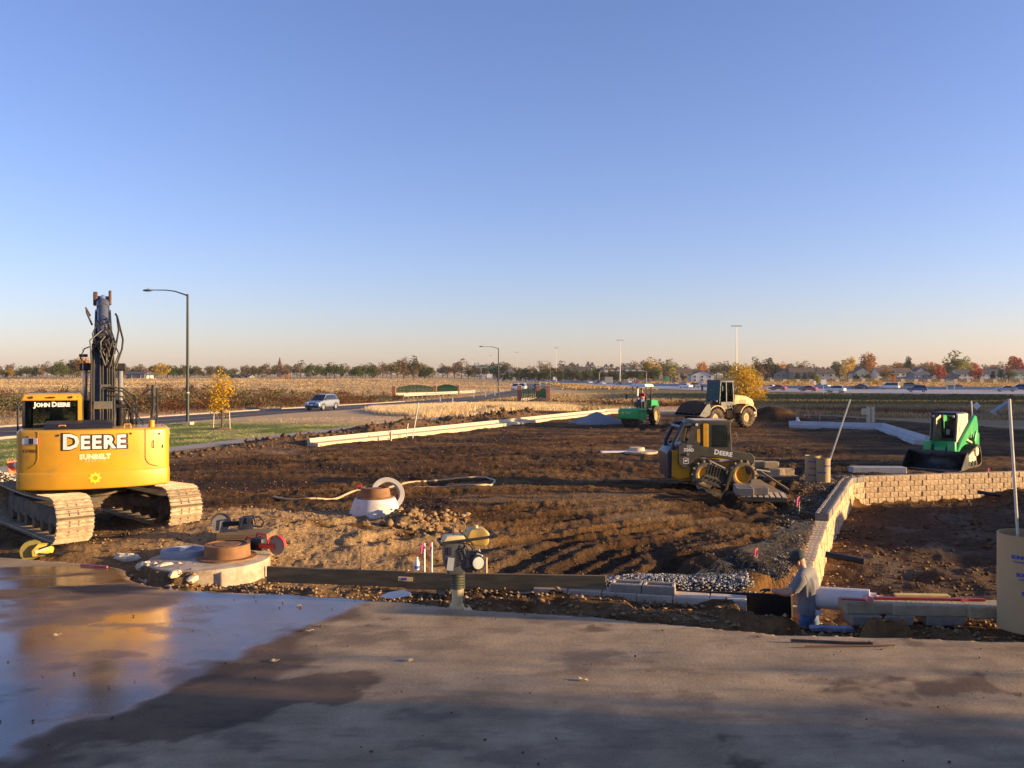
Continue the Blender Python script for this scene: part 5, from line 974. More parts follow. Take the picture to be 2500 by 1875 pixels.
# hoses
CREAM = mat('cream_hose', (.50, .36, .20), .6, var=.12, dirt=(.4, .28, .16), damt=.35)
def hose(name, label, uv, r, z=-.3, m=CREAM, endm=None):
    P = [px(u, v, z) for u, v in uv]; Q = []
    for i in range(len(P)-1):
        for k in range(6):
            a, b, c, d = P[max(i-1, 0)], P[i], P[i+1], P[min(i+2, len(P)-1)]; t = k/6; Q.append(.5*((2*b)+(c-a)*t+(2*a-5*b+4*c-d)*t*t+(3*b-a-3*c+d)*t**3))
    Q.append(P[-1]); zz = list(gzs(Q))
    for _ in range(8): zz = [zz[0]]+[(zz[i-1]+2*zz[i]+zz[i+1])/4 for i in range(1, len(zz)-1)]+[zz[-1]]
    Q = [Vector((q.x, q.y, z_+r*.9)) for q, z_ in zip(Q, zz)]; return tag(MB().tube(Q, r, 8).build(name, m, None), label, 'hose')
hose('hose', 'cream hose looping round behind the white manhole cone', [(668, 1217), (740, 1222), (800, 1217), (850, 1208), (890, 1200), (935, 1192), (1000, 1184), (1080, 1174), (1150, 1168), (1190, 1170), (1208, 1178), (1195, 1188), (1170, 1192), (1110, 1190), (1040, 1188), (960, 1193)], .032)
hose('hose', 'short cream hose end with red tip left of the leaning ring', [(877, 1197), (892, 1195), (910, 1196)], .035); o = MB().cyl((0, 0, 0), (.12, 0, 0), .055, n=10).build('hose_cap', REDD, None); o.location = px(873, 1197, -.3)+Vector((0, 0, .1)); tag(o, 'red nozzle on the short hose end', 'hose nozzle'); o.name = 'red_nozzle'

# ---------------------------------------------------------------- pallets, blocks, boards near the skid steer
def pallet(label, c, rz, tilt=0.0):
    t = thing('wooden_pallet', label, 'pallet', (c[0], c[1], gz(c[0], c[1])+.02), rz)
    for k in range(8): MB().box((-.52+.148*k, 0, .125), (.1, 1.0, .02)).build('slat', PALEW, t, .003)
    for y in (-.47, 0, .47): MB().box((0, y, .06), (1.14, .05, .1)).build('stringer', WOOD, t, .004)
    return t
cP = px(1862, 1219, -.3); pallet('wooden pallet under two hollow blocks in front of the skid steer', (cP.x, cP.y), R(-12))
zP = gz(cP.x, cP.y)+.26
BS = block_meshes(.44, .2, .32, GREYB, True)
for i, (u, v, l) in enumerate(((1817, 1212, 'left'), (1856, 1209, 'right'))):
    q = Vector((ux(u, 22.5), 22.5+.12*i, zP)); o = link('concrete_block', BS[i], None, q, (0, 0, R(-6))); tag(o, '%s of two hollow grey blocks on the front pallet' % l, 'concrete block', 'hollow blocks on the front pallet')
o = link('concrete_block', BS[2], None, (ux(1812, 23.1), 23.1, zP), (0, 0, R(-5))); tag(o, 'hollow grey block half hidden behind the two on the front pallet', 'concrete block', 'hollow blocks on the front pallet')
cQ = px(1897, 1176, -.3); pallet('broken pallet under the far stack of tan blocks', (cQ.x, cQ.y+.3), R(10)); zQ = gz(cQ.x, cQ.y)+.27
BT2 = block_meshes(.44, .2, .3, mat('tan_block', (.50, .37, .21), .9, var=.12, scale=7, bump=.3, rand=.1))
for i, (u, dz, dy, l) in enumerate(((1893, 0, 0, 'lower left'), (1918, 0, .05, 'lower right'), (1881, .21, .1, 'top right'), (1849, .21, .3, 'top left'), (1855, 0, .35, 'bottom left'))):
    Yq = cQ.y+.2+dy; o = link('concrete_block', BT2[i % 4], None, (ux(u, Yq), Yq, zQ+dz), (0, 0, R(5-3*i))); tag(o, '%s block of the tan stack right of the skid steer' % l, 'concrete block', 'tan blocks stacked beside the skid steer')
o = MB().prism([(-.55, 0), (.62, 0), (-.28, .55), (-.5, .55)], -.015, .015, 'xz').build('plywood_sheet', mat('plywood', (.33, .235, .13), .8, var=.18, scale=3, stretch=(1, 1, 5)), None, .003); o.location = (ux(1884, 23.7), 23.7, gz(ux(1884, 23.7), 23.7)+.02); o.rotation_euler = (R(-28), 0, R(-4)); tag(o, 'brown plywood sheet leaning by the front wheel', 'plywood')
plank('timber_plank', 'grey board sloping down over the plywood sheet', py(1858, 1152, 23.55), py(1925, 1196, 23.3), .1, .05, WOOD); plank('timber_plank', 'pale short board on top behind the front wheel', py(1846, 1147, 24.6), py(1880, 1152, 24.5), .22, .03, PALEW)

# cardboard form tubes
TUBE = mat('form_tube_card', (.42, .295, .145), .85, var=.06, scale=2, bump=.1); TUBEI = mat('form_tube_inside', (.62, .46, .26), .9); BLUEP = mat('blue_print', (.03, .06, .32), .7, var=.2)
def form_tube(label, c, r, h, z, texts=(), group=None):
    t = thing('form_tube', label, 'form tube', (c[0], c[1], z), 0, group)
    MB().lathe([(r, 0), (r, h), (r-.012, h), (r-.012, 0.02)], 40, close=False).build('tube_wall', TUBE, t, smooth=30)
    for a, zz, s, txt in texts:
        def srf(x, y, zc, a=a, zz=zz): th = a+x/r; return ((r+.002+zc*.5)*math.sin(th), -(r+.002+zc*.5)*math.cos(th), zz+y)
        lettering(txt, s, BLUEP, t, None, surf=srf, bold=.004 if s > .04 else .001, ext=.0006, name='printed_mark')
    return t
Yt = 26.0
form_tube('front one of the two pale cardboard form tubes by the wall corner', (ux(2004, Yt), Yt-.2), .2, .74, gz(ux(2004, Yt), Yt)-.02, [(.4, .5, .05, 'SONOTUBE'), (-.6, .3, .05, 'SONOTUBE')]); form_tube('rear shaded cardboard form tube by the wall corner', (ux(1988, Yt), Yt+.12), .23, .79, gz(ux(1988, Yt), Yt)-.02, [(-.4, .6, .05, 'SONOTUBE'), (-.2, .4, .05, 'SONOTUBE'), (-.4, .2, .05, 'SONOTUBE')])
Yb = 10.25; tx = ux(2443, Yb)+.33
tt = []
for k, zz in enumerate((.86, .66, .45, .25, .05)):
    for a in (-.62+.17*k, .02+.17*k, .62+.1*k): tt += [(a, zz, .058, 'SONOTUBE'), (a+.0, zz-.045, .03, 'CONCRETE FORMS')]
form_tube('large tan cardboard form tube with blue print at the right edge', (tx, Yb), .33, 1.12, -.04, tt)
POLE = mat('galvanised_pole', (.62, .58, .50), .4, metal=.4, var=.12)
def pole(label, p0, p1, r): o = MB().tube([(0, 0, 0), Vector(p1)-Vector(p0)], r, 10).build('steel_pole', POLE, None); o.location = p0; tag(o, label, 'pole')
pole('pale steel pole leaning out of the paired cardboard tubes', py(2012, 1165, 26.0), py(2076, 975, 25.7), .022); pole('pale steel pole rising from the large cardboard tube', py(2497, 1500, 10.22), py(2464, 974, 10.3), .017); pole('short white post behind the green track loader', py(2375, 1045, 42), py(2371, 979, 42), .035)

# ---------------------------------------------------------------- right foreground: cap stones, tools, fabric roll, bars
for i, (u0, u1, l) in enumerate(((2068, 2184, 'left'), (2184, 2368, 'long middle'), (2368, 2472, 'right'))):
    Y = 10.75-.1*i; x0, x1 = ux(u0, Y), ux(u1, Y); o = MB().box((0, 0, 0), (x1-x0-.012, .36, .145)).build('cap_stone', CAPM if False else mat('cap_stone_tan', (.36, .28, .17), .9, var=.15, scale=5, bump=.5, bscale=25, rand=.08), None, .015); o.location = ((x0+x1)/2, Y+.18, .055); o.rotation_euler = (0, 0, R(-2)); tag(o, '%s cap stone of the row at the right slab edge' % l, 'cap stone', 'cap stones at the right')
for i, (u0, u1) in enumerate(((2085, 2160), (2268, 2362), (2175, 2235))):
    Y = 10.6; x0, x1 = ux(u0, Y), ux(u1, Y); o = MB().box((0, 0, 0), (x1-x0, .3, .12)).build('support_block', GREYB, None, .012); o.location = ((x0+x1)/2, Y+.2, -.07); tag(o, '%s low block under the cap stone row' % ('left', 'right', 'middle')[i], 'block')
FAB = mat('white_geotextile', (.66, .57, .52), .95, var=.12, scale=6, bump=.3, bscale=60)
t = thing('fabric_roll', 'roll of white filter fabric lying right of the workman', 'fabric roll', py(1990, 1458, 11.3)); d = py(2124, 1466, 11.05)-py(1990, 1458, 11.3)
MB().cyl((0, 0, 0), d, .14, n=28).build('outer_roll', FAB, t, .006); MB().cyl(d*.9, d*1.12, .1, n=24).build('inner_roll', FAB, t); MB().cyl(d*.9, d*1.2, .07, n=20).build('core', FAB, t)
o = MB().beam((0, 0, 0), (1.34, -.09, 0), .06, .028).build('spirit_level', mat('dark_red_level', (.28, .012, .015), .4, var=.15), None, .004); o.location = (ux(2137, 10.9), 10.93, .145); tag(o, 'long dark red level lying on the cap stones', 'spirit level'); MB().box((1.08, -.105, 0), (.09, .006, .018)).build('vial_window', mat('red_vial', (.5, .1, .1), .3), o)
o = MB().beam((0, 0, 0), (.66, -.05, 0), .1, .03).build('yellow_board', mat('yellow_board', (.66, .48, .10), .6, var=.15), None, .004); o.location = (ux(2190, 11), 11.06, .15); tag(o, 'short yellow board behind the red level', 'board')
t = thing('mallet', 'mallet with red handle lying beside the fabric roll', 'mallet', (ux(2052, 10.8), 10.78, .15)); MB().tube([(0, 0, .02), (.3, -.02, .01)], .014, 8).build('handle', REDD, t); MB().cyl((.33, -.08, .02), (.33, .06, .02), .045, n=14).build('head', mat('pink_rubber', (.62, .25, .2), .7), t, .006)
for i, (u0, v0, u1, v1, l) in enumerate(((1931, 1561, 2130, 1569, 'thick'), (1965, 1575, 2185, 1573, 'thin'))):
    p0, p1 = px(u0, v0, .03), px(u1, v1, .03); o = MB().tube([(0, 0, 0), p1-p0], .016 if i == 0 else .009, 8).build('steel_bar', RUST if i else BLK, None); o.location = p0+Vector((0, 0, -.01)); tag(o, '%s dark steel bar lying on the slab right of the workman' % l, 'steel bar')
mb = MB().box((0, 0, 0), (.5, .12, .05)); o = mb.build('blue_spirit_level', mat('blue_level', (.17, .19, .25), .5, var=.4, scale=10), None, .006); o.location = py(2030, 1502, 10.55); o.location.z = max(gz(o.location.x-.2, o.location.y), gz(o.location.x+.2, o.location.y))+.02; o.rotation_euler = (0, 0, R(-3)); tag(o, 'short blue level on the dirt edge below the workman', 'spirit level')
o = MB().ball((0, 0, 0), (.15, .08, .04), 12, 6).build('bucket_rim', mat('cream_lid', (.5, .4, .22), .7), None); o.location = py(1893, 1500, 10.6); o.location.z = gz(o.location.x, o.location.y)+.01; tag(o, 'cream lid half buried left of the workman', 'lid')
for u, v, c, l in ((2395, 1203, .11, 'short black drain pipe poking out of the far wall face'), (2023, 1355, .06, 'black drain pipe poking out of the wall behind the workman')):
    Y = 26.5 if v < 1300 else 15.0; p = py(u-8, v-2, Y); o = MB().lathe([(.055, 0), (.055, .62), (.045, .62), (.045, 0)], 16, rot=(0, R(97), R(-22))).build('drain_pipe', BLK, None); o.location = p; tag(o, l, 'drain pipe')
# geogrid sheet: thin black strips over the gravel and down into the trench
GG = mat('geogrid_black', (.022, .02, .018), .6, var=.2); L0, L1, R0, R1 = Vector((6.55, 19.6)), Vector((2.25, 12.75)), Vector((6.85, 19.5)), Vector((4.05, 13.0)); mb = MB(); N, M = 58, 34
def gp(s, t): a = L0.lerp(L1, s); b = R0.lerp(R1, s); q = a.lerp(b, t); return Vector((q.x, q.y, .025+.03*math.sin(s*9+t*4)**2))
G = [[gp(i/N, j/M) for j in range(M+1)] for i in range(N+1)]; ZZ = gzs([q for r_ in G for q in r_])
for k, q in enumerate([q for r_ in G for q in r_]): q.z += ZZ[k]
for row in (G[-1],):
    G.append([q+Vector((-.01, -.05, -.13)) for q in row]); G.append([q+Vector((-.015, -.07, -.26)) for q in row])
for i in range(len(G)): mb.tube(G[i], .0035, 3)
for j in range(M+1): mb.tube([G[i][j] for i in range(len(G))], .0035, 3)
o = mb.build('geogrid', GG, None, smooth=0, fix=False); tag(o, 'black geogrid mesh spread over the gravel behind the workman', 'geogrid'); o['kind'] = 'stuff'
mb = MB(); K = 40                               # the folded-down end: a dense black mesh face left of the workman
fA, fB = py(1640, 1441, 12.05), py(1932, 1452, 11.75)
for i in range(75): q = fA.lerp(fB, i/74); mb.tube([q, q+Vector((0, -.03, -.3))], .015, 3)
for k in range(11): mb.tube([fA+Vector((0, -.003*k, -.03*k)), fB+Vector((0, -.003*k, -.03*k))], .011, 3)
o = mb.build('geogrid_fold', GG, None, smooth=0, fix=False); tag(o, 'folded black mesh face hanging into the trench left of the workman', 'geogrid'); o['kind'] = 'stuff'

# ---------------------------------------------------------------- left foreground: tools on the slab, broken concrete, puddle
t = thing('yellow_power_saw', 'yellow power saw with a tangle of black cable by the left track', 'power saw', px(104, 1356, .02)); t.rotation_euler = (0, 0, R(20)); YT = mat('tool_yellow', (.8, .55, .08), .5, var=.1, dirt=(.3, .22, .1), damt=.25)
MB().prism([(-.14, 0), (.14, 0), (.16, .1), (.08, .18), (-.06, .2), (-.15, .1)], -.09, .09, 'xz').build('housing', YT, t, .02, 2); MB().box((0, -.092, .1), (.2, .01, .05), (0, R(-15), 0)).build('side_panel', mat('cream_panel', (.75, .66, .4), .5), t); MB().box((.05, 0, .15), (.2, .2, .03), (0, R(-18), 0)).build('grip', BLK, t, .008); MB().lathe([(.1, -.06), (.17, -.06), (.17, .06), (.1, .06)], 14, (-.16, .05, .08), (R(90), 0, 0)).build('blade_guard', mat('olive_guard', (.25, .2, .05), .6), t)
for k in range(5):
    r = rnd.uniform(.08, .22); cx = .3+rnd.uniform(-.1, .35); a0 = rnd.uniform(0, 6); MB().tube([(cx+r*1.6*math.cos(a0+q*.5), -.05+r*.6*math.sin(a0+q*.5), .015+.012*k+.02*math.sin(q)) for q in range(11)], .011, 5).build('cable', BLK, t)
def chunk(label, u, v, z, size, rz, m=RUBB, name='concrete_chunk'):
    mb = MB().ball((0, 0, 0), size, 9, 6, .22); o = mb.build(name, m, None, smooth=0); o.location = px(u, v, z); o.rotation_euler = (0, 0, rz); return tag(o, label, 'concrete chunk')
BRK = mat('fresh_broken_concrete', (.66, .55, .38), .95, var=.2, scale=10, bump=.8, bscale=25)
for i, (u, v, s, l) in enumerate(((305, 1362, (.22, .1, .08), 'pale broken edge of the slab nearest the excavator'), (352, 1382, (.12, .09, .08), 'pale broken concrete lump beside the slab notch'), (400, 1386, (.2, .1, .07), 'long pale concrete lump at the slab edge left of the manhole'), (430, 1402, (.16, .09, .06), 'pale rubble lump below the manhole'), (470, 1414, (.12, .08, .05), 'small pale rubble lump at the wet slab corner'))): chunk(l, u, v, .0, s, .4*i, BRK)
x, y = scatter(900, -5.9, -3.2, 11.7, 13.4, lambda x, y: (np.abs(polyd(x, y, SLAB)+.18) < np.abs(rg.normal(0, .17, len(x)))) & (polyd(x, y, SLAB) < .02)); put('concrete_rubble', x, y, .02, .13, pebble_mat('pale_rubble', (.34, .26, .16), (.72, .6, .42)), power=2.5, seed=14)
pd = MB(); q = [px(u, v, .012) for u, v in ((925, 1456), (950, 1446), (985, 1440), (1000, 1446), (1003, 1455), (975, 1460), (945, 1462))]; pd.add([(p.x+rnd.uniform(-.02, .02), p.y, .014) for p in q], [tuple(range(len(q)))]); o = pd.build('puddle', mat('puddle_water', (.12, .11, .11), .04, spec=.9, var=.02), None, smooth=0); tag(o, kind='structure')
o = MB().tube([(0, 0, 0), px(262, 1384, .02)-px(197, 1379, .02)], .016, 8).build('marker_pole', mat('pink_pole', (.55, .10, .15), .5), None); o.location = px(197, 1379, .02); tag(o, 'thin pinkish pole lying on the wet slab', 'pole')
LEAF = mat('dry_leaf', (.62, .47, .25), .8, var=.2)
for i, (u, v, l) in enumerate(((670, 1615, 'by the dark stain'), (1003, 1613, 'in the middle of the slab'), (1425, 1661, 'right of centre on the slab'), (757, 1541, 'at the edge of the wet patch'), (730, 1480, 'on the bright wet patch'), (137, 1552, 'on the left wet patch'))):
    mb = MB(); mb.add([(-.05, 0, .004), (-.02, .025, .02), (.03, .022, .012), (.06, 0, .025), (.02, -.02, .006), (-.02, -.025, .012)], [(0, 1, 5), (1, 2, 4, 5), (2, 3, 4)]); o = mb.build('dry_leaf', LEAF, None, smooth=0, fix=False); sm = o.modifiers.new('t', 'SOLIDIFY'); sm.thickness = .003; o.location = px(u, v, .005); o.rotation_euler = (0, 0, i*1.3); tag(o, 'curled dry leaf %s' % l, 'leaf')
ORG = mat('orange_plastic', (.75, .14, .04), .5, var=.12)
t = thing('traffic_cone', 'tipped orange cone on the rubble at the left edge', 'traffic cone', (*px(32, 1131, 0.1).xy*1.0, .12)); t.location = (ux(34, 27), 27, gz(ux(34, 27), 27)+.42); t.rotation_euler = (R(70), 0, R(60)); MB().lathe([(.17, 0), (.15, .05), (.03, .6), (.02, .6)], 16).build('cone', ORG, t); MB().box((0, 0, .015), (.4, .4, .03)).build('base', ORG, t, .01); MB().lathe([(.125, .2), (.095, .33)], 16, close=False).build('white_band', WHITE, t)

# ---------------------------------------------------------------- kerbs of the new car park, heap of gravel, utility posts
def kerb(name, label, P, m, side=1):
    P = [Vector(p) for p in P]; prof = [(0, -.1), (0, .31), (.16, .31), (.2, .13), (.65, .1), (.65, -.12)]; mb = MB(); vs = []
    for i, p in enumerate(P):
        d0 = (P[i]-P[i-1]).normalized() if i else (P[1]-P[0]).normalized(); d1 = (P[i+1]-P[i]).normalized() if i < len(P)-1 else d0; d = (d0+d1).normalized(); n = Vector((d.y, -d.x))*side; k = 1/max(.4, d.dot(d0)); z = -.24
        vs += [(p.x+n.x*a*k, p.y+n.y*a*k, z+b) for a, b in prof]
    m_ = len(prof); mb.add(vs, [(i*m_+j, i*m_+(j+1) % m_, (i+1)*m_+(j+1) % m_, (i+1)*m_+j) for i in range(len(P)-1) for j in range(m_)]+[tuple(range(m_)), tuple(range((len(P)-1)*m_, len(P)*m_))]); return tag(mb.build(name, m, None, .01, smooth=25), label, 'kerb')
NEWC = mat('fresh_concrete', (.58, .46, .30), .8, var=.08, scale=1.5, bump=.15); 
def fine(P, n=14):
    P = [Vector(p) for p in P]; o = []
    for i in range(len(P)-1):
        for k in range(n): o.append(P[i].lerp(P[i+1], k/n))
    o.append(P[-1])
    for _ in range(20): o = [o[0]]+[(o[i-1]+o[i]*2+o[i+1])/4 for i in range(1, len(o)-1)]+[o[-1]]
    return o
kerb('kerb_and_gutter', 'long pale new kerb along the left side of the site', fine(CURB_L), NEWC); kerb('kerb_and_gutter', 'angular new kerb along the right side of the site', CURB_R[1:], mat('shaded_concrete', (.46, .45, .44), .8, var=.1, scale=1.5), 1)  # right kerb: the same new concrete with its blue shade put into the colour
kerb('kerb_and_gutter', 'straight pale new kerb across the far end of the site', [(7.7, 73.6), (9.6, 74.6), (16.2, 73.6)], NEWC, 1)
o = MB().box((0, 0, .1), (1.75, .45, .22)).build('kerb_section', mat('grey_kerb', (.33, .33, .33), .8, var=.12), None, .02); o.location = (ux(2142, 28.9), 28.9, gz(ux(2142, 28.9), 28.9)-.03); o.rotation_euler = (0, 0, R(-3)); tag(o, 'loose grey kerb section left of the green loader bucket', 'kerb section')
mb = MB(); n = 40; vs = [(0, 0, .78)]
for j in range(1, 12):
    for i in range(n): a = 2*math.pi*i/n; r = j/11; k = 1+.12*math.sin(3*a+1)+.08*math.sin(5*a); vs.append((1.95*r*k*math.cos(a), 1.5*r*k*math.sin(a), .78*(1-r)**1.1*(1+rnd.uniform(-.05, .05))-.1*(j == 11)))
mb.add(vs, [(0, 1+i, 1+(i+1) % n) for i in range(n)]+[(1+j*n+i, 1+j*n+(i+1) % n, 1+(j+1)*n+(i+1) % n, 1+(j+1)*n+i) for j in range(10) for i in range(n)])
o = mb.build('gravel_heap', mat('blue_grey_gravel', (.25, .245, .25), .95, var=.3, scale=14, bump=.8, bscale=30), None, smooth=60); o.location = (ux(1458, 58), 58.2, gz(ux(1458, 58), 58.2)); tag(o, 'low heap of blue-grey gravel left of the green roller', 'gravel heap')
t = thing('utility_posts', 'pair of tan posts with a small meter box in the far dirt', 'utility post', (ux(2123, 60), 60, gz(ux(2123, 60), 60)))
for dx in (-.08, .22): MB().box((dx, 0, .5), (.2, .2, 1.15)).build('post', TAN, t, .02)
MB().box((-.35, -.05, .75), (.4, .2, .42)).build('meter_box', TAN, t, .02)

# ---------------------------------------------------------------- people
def skin_mesh(V, E, rad, sub=2):
    me = bpy.data.meshes.new('skin'); me.from_pydata([Vector(v) for v in V], E, []); o = bpy.data.objects.new('skin', me); COL.objects.link(o)
    md = o.modifiers.new('skin', 'SKIN'); md.use_smooth_shade = True; o.modifiers.new('sub', 'SUBSURF').levels = sub
    for i, sv in enumerate(me.skin_vertices[0].data): sv.radius = rad[i] if isinstance(rad[i], (tuple, list)) else (rad[i], rad[i]); sv.use_root = (i == 0)
    bpy.context.view_layer.update(); dg = bpy.context.evaluated_depsgraph_get(); out = bpy.data.meshes.new_from_object(o.evaluated_get(dg)); bpy.data.objects.remove(o); out.polygons.foreach_set('use_smooth', [True]*len(out.polygons)); return out
SKIN = mat('skin', (.46, .235, .15), .55, var=.08); JEAN = mat('blue_jeans', (.10, .15, .28), .9, var=.2, scale=14, bump=.2); GLOVE = mat('dark_glove', (.03, .03, .035), .8)
SHIRT = mat('grey_tshirt', (.19, .18, .18), .95, var=.12, scale=5); CAPC = mat('dark_cap', (.035, .04, .035), .85, var=.3)
def hand(parent, w, d, m, s=1.0, curl=.5):
    """a palm with five bent fingers growing from wrist w along direction d"""
    w, d = Vector(w), Vector(d).normalized(); side = d.cross(Vector((0, 0, 1))).normalized(); dn = side.cross(d); V, E, Rr = [w, w+d*.045*s, w+d*.085*s], [(0, 1), (1, 2)], [.026*s, (.036*s, .02*s), (.036*s, .018*s)]
    for k, l in enumerate((.06, .075, .08, .072)):
        b = len(V); o = side*(k-1.5)*.021*s; V += [w+d*.092*s+o, w+d*(.092+l*.5)*s+o-dn*.012*curl, w+d*(.092+l*.8)*s+o-dn*.045*curl*s]; E += [(2, b), (b, b+1), (b+1, b+2)]; Rr += [.0095*s, .009*s, .008*s]
    b = len(V); V += [w+d*.04*s-side*.04*s, w+d*.075*s-side*.06*s-dn*.02, w+d*.10*s-side*.055*s-dn*.035]; E += [(1, b), (b, b+1), (b+1, b+2)]; Rr += [.011*s, .01*s, .009*s]
    me = skin_mesh(V, E, Rr, 1); me.materials.append(m); return link('hand', me, parent)
def workman():
    Y = 11.3; zf = -1.02; X0 = ux(1970, Y)
    t = thing('person', 'workman in grey t-shirt, jeans and dark cap standing in the trench, back turned', 'person', (X0, Y, zf))
    def q(u, v, dy=0.0): p = py(u, v, Y+dy); return Vector((p.x-X0, dy, p.z-zf))
    f = Vector((math.sin(R(-56)), math.cos(R(-56)), 0)); r = Vector((f.y, -f.x, 0)); up = Vector((0, 0, 1))
    hip, waist, chest, nb, neck = q(1974, 1490), q(1973, 1466), q(1970, 1426, .0), q(1967, 1400, .02), q(1962, 1391, .03)
    sl, sr = nb-r*.2-up*.035, nb+r*.2-up*.03; el, er = sl+Vector((-.15, .0, -.2)), sr+Vector((.09, .05, -.24)); wl, wr = el+f*.22+Vector((-.02, 0, .03)), er+f*.24+Vector((-.06, 0, -.02))
    head, top = q(1951, 1370, .06), q(1944, 1351, .06)
    V = [nb-up*.12, nb, neck, q(1956, 1382, .05), head, top, sl, sr, el, er, wl, wr]; E = [(0, 1), (1, 2), (2, 3), (3, 4), (4, 5), (1, 6), (1, 7), (6, 8), (7, 9), (8, 10), (9, 11)]; rr = [.06, .055, .058, .062, (.08, .09), (.06, .07), .045, .045, .046, .046, .034, .034]
    me = skin_mesh(V, E, rr); me.materials.append(SKIN); link('body', me, t)
    # t-shirt: a loft of ovals turned with the shoulders, hanging folds down the back, short sleeves
    mb = MB(); rows = [(hip-up*.03, .178, .135), (hip+up*.04, .182, .14), (waist+up*.01, .172, .128), (waist.lerp(chest, .5), .178, .13), (chest, .192, .135), (chest.lerp(nb, .55), .2, .13), (nb-up*.03, .165, .105), (nb+up*.01, .1, .085), (neck, .068, .068)]
    n = 48; vs = []
    L_ = []
    for k in range(len(rows)-1):
        for i in range(4): u = i/4; L_.append((rows[k][0].lerp(rows[k+1][0], u), rows[k][1]*(1-u)+rows[k+1][1]*u, rows[k][2]*(1-u)+rows[k+1][2]*u))
    L_.append(rows[-1]); m = len(L_)
    for j, (c, a, b) in enumerate(L_):
        w = math.sin(math.pi*min(1, j/(m*.8)))
        for i in range(n):
            th = 2*math.pi*i/n; back = max(0, -math.sin(th)); fo = (.012*math.sin(th*8+.9*math.sin(j*.22))+.007*math.sin(th*15+j*.06))*w*(.25+.9*back)
            vs.append(c+r*((a+fo)*math.cos(th))+f*((b+fo)*math.sin(th)))
    mb.add(vs, [(j*n+i, j*n+(i+1) % n, (j+1)*n+(i+1) % n, (j+1)*n+i) for j in range(m-1) for i in range(n)])
    mb.tube([sl-r*.01, sl.lerp(nb, .5)+up*.012, nb-up*.005, sr.lerp(nb, .5)+up*.012, sr+r*.01], [.08, .088, .09, .088, .08], 14)
    for a, b in ((sl, el), (sr, er)): d = b-a; mb.tube([a-d*.25+up*.0, a, a+d*.35, a+d*.68], [.05, .083, .08, .074], 14)
    mb.build('t_shirt', SHIRT, t, smooth=70)
    kl, kr = Vector((hip.x-.1, .03, .5)), Vector((hip.x+.1, .0, .5)); al, ar = Vector((hip.x-.13, -.02, .09)), Vector((hip.x+.13, -.03, .09))
    V = [hip, hip-r*.085-up*.06, hip+r*.085-up*.06, kl, kr, al, ar, waist-up*.06]; E = [(0, 1), (0, 2), (1, 3), (2, 4), (3, 5), (4, 6), (0, 7)]; rr = [(.15, .125), .105, .105, .075, .075, .06, .06, (.14, .12)]
    me = skin_mesh(V, E, rr); me.materials.append(JEAN); link('jeans', me, t)
    for a in (al, ar): MB().ball((a.x, .05, .05), (.055, .14, .055), 12, 8).build('boot', mat('brown_boot', (.12, .07, .04), .8), t)
    fh = Vector((math.sin(R(-62)), math.cos(R(-62)), -.12)).normalized(); rh = fh.cross(up).normalized(); ax = (top-head).normalized(); c = head+ax*.05; M = ax.to_track_quat('Z', 'Y').to_matrix()
    MB().lathe([(.098, -.012), (.101, .015), (.09, .06), (.055, .088), (0.001, .095)], 22, c, M).build('cap', CAPC, t, smooth=60)
    mb = MB(); pk = []
    for i in range(9): th = R(-75+150*i/8); pk.append((c+fh*(.085*math.cos(th)+.0)+rh*(.095*math.sin(th))-up*.005, c+fh*(.085+.085*math.cos(th)**.7 if abs(th) < 1.3 else .085*math.cos(th))+rh*(.08*math.sin(th))-up*.03))
    mb.add([a for a, _ in pk]+[b for _, b in pk]+[a+up*.012 for a, _ in pk]+[b+up*.012 for _, b in pk], [(i, i+1, 10+i, 9+i) for i in range(8)]+[(18+i, 27+i, 28+i, 19+i) for i in range(8)]+[(9+i, 10+i, 28+i, 27+i) for i in range(8)]); mb.build('cap_peak', CAPC, t)
    MB().lathe([(.088, -.07), (.094, -.03), (.096, .0)], 18, c, M, R(160), R(330), False).build('hair', mat('short_hair', (.10, .07, .05), .9), t)
    for s in (-1, 1): MB().ball(head+rh*(s*.082)-up*.012-fh*.005, (.018, .024, .034), 8, 6).build('ear', SKIN, t)
    MB().ball(head+fh*.098-up*.012, (.02, .02, .026), 8, 6).build('nose', SKIN, t)
    for s in (-1, 1): MB().ball(head+fh*.08+rh*(s*.034)+up*.015, (.011, .011, .009), 8, 6).build('eye', WHITE, t)
    MB().ball(head+fh*.085-up*.052, (.02, .02, .007), 8, 6).build('mouth', mat('lips', (.35, .12, .1), .6), t)
    hand(t, wl, f+Vector((.1, 0, -.1)), GLOVE); hand(t, wr, f+Vector((-.2, 0, -.05)), SKIN)
    MB().box(hip-f*.15-r*.05+up*.0, (.15, .012, .07), (0, R(12), R(32))).build('white_rag', WHITE, t, .006)
workman()
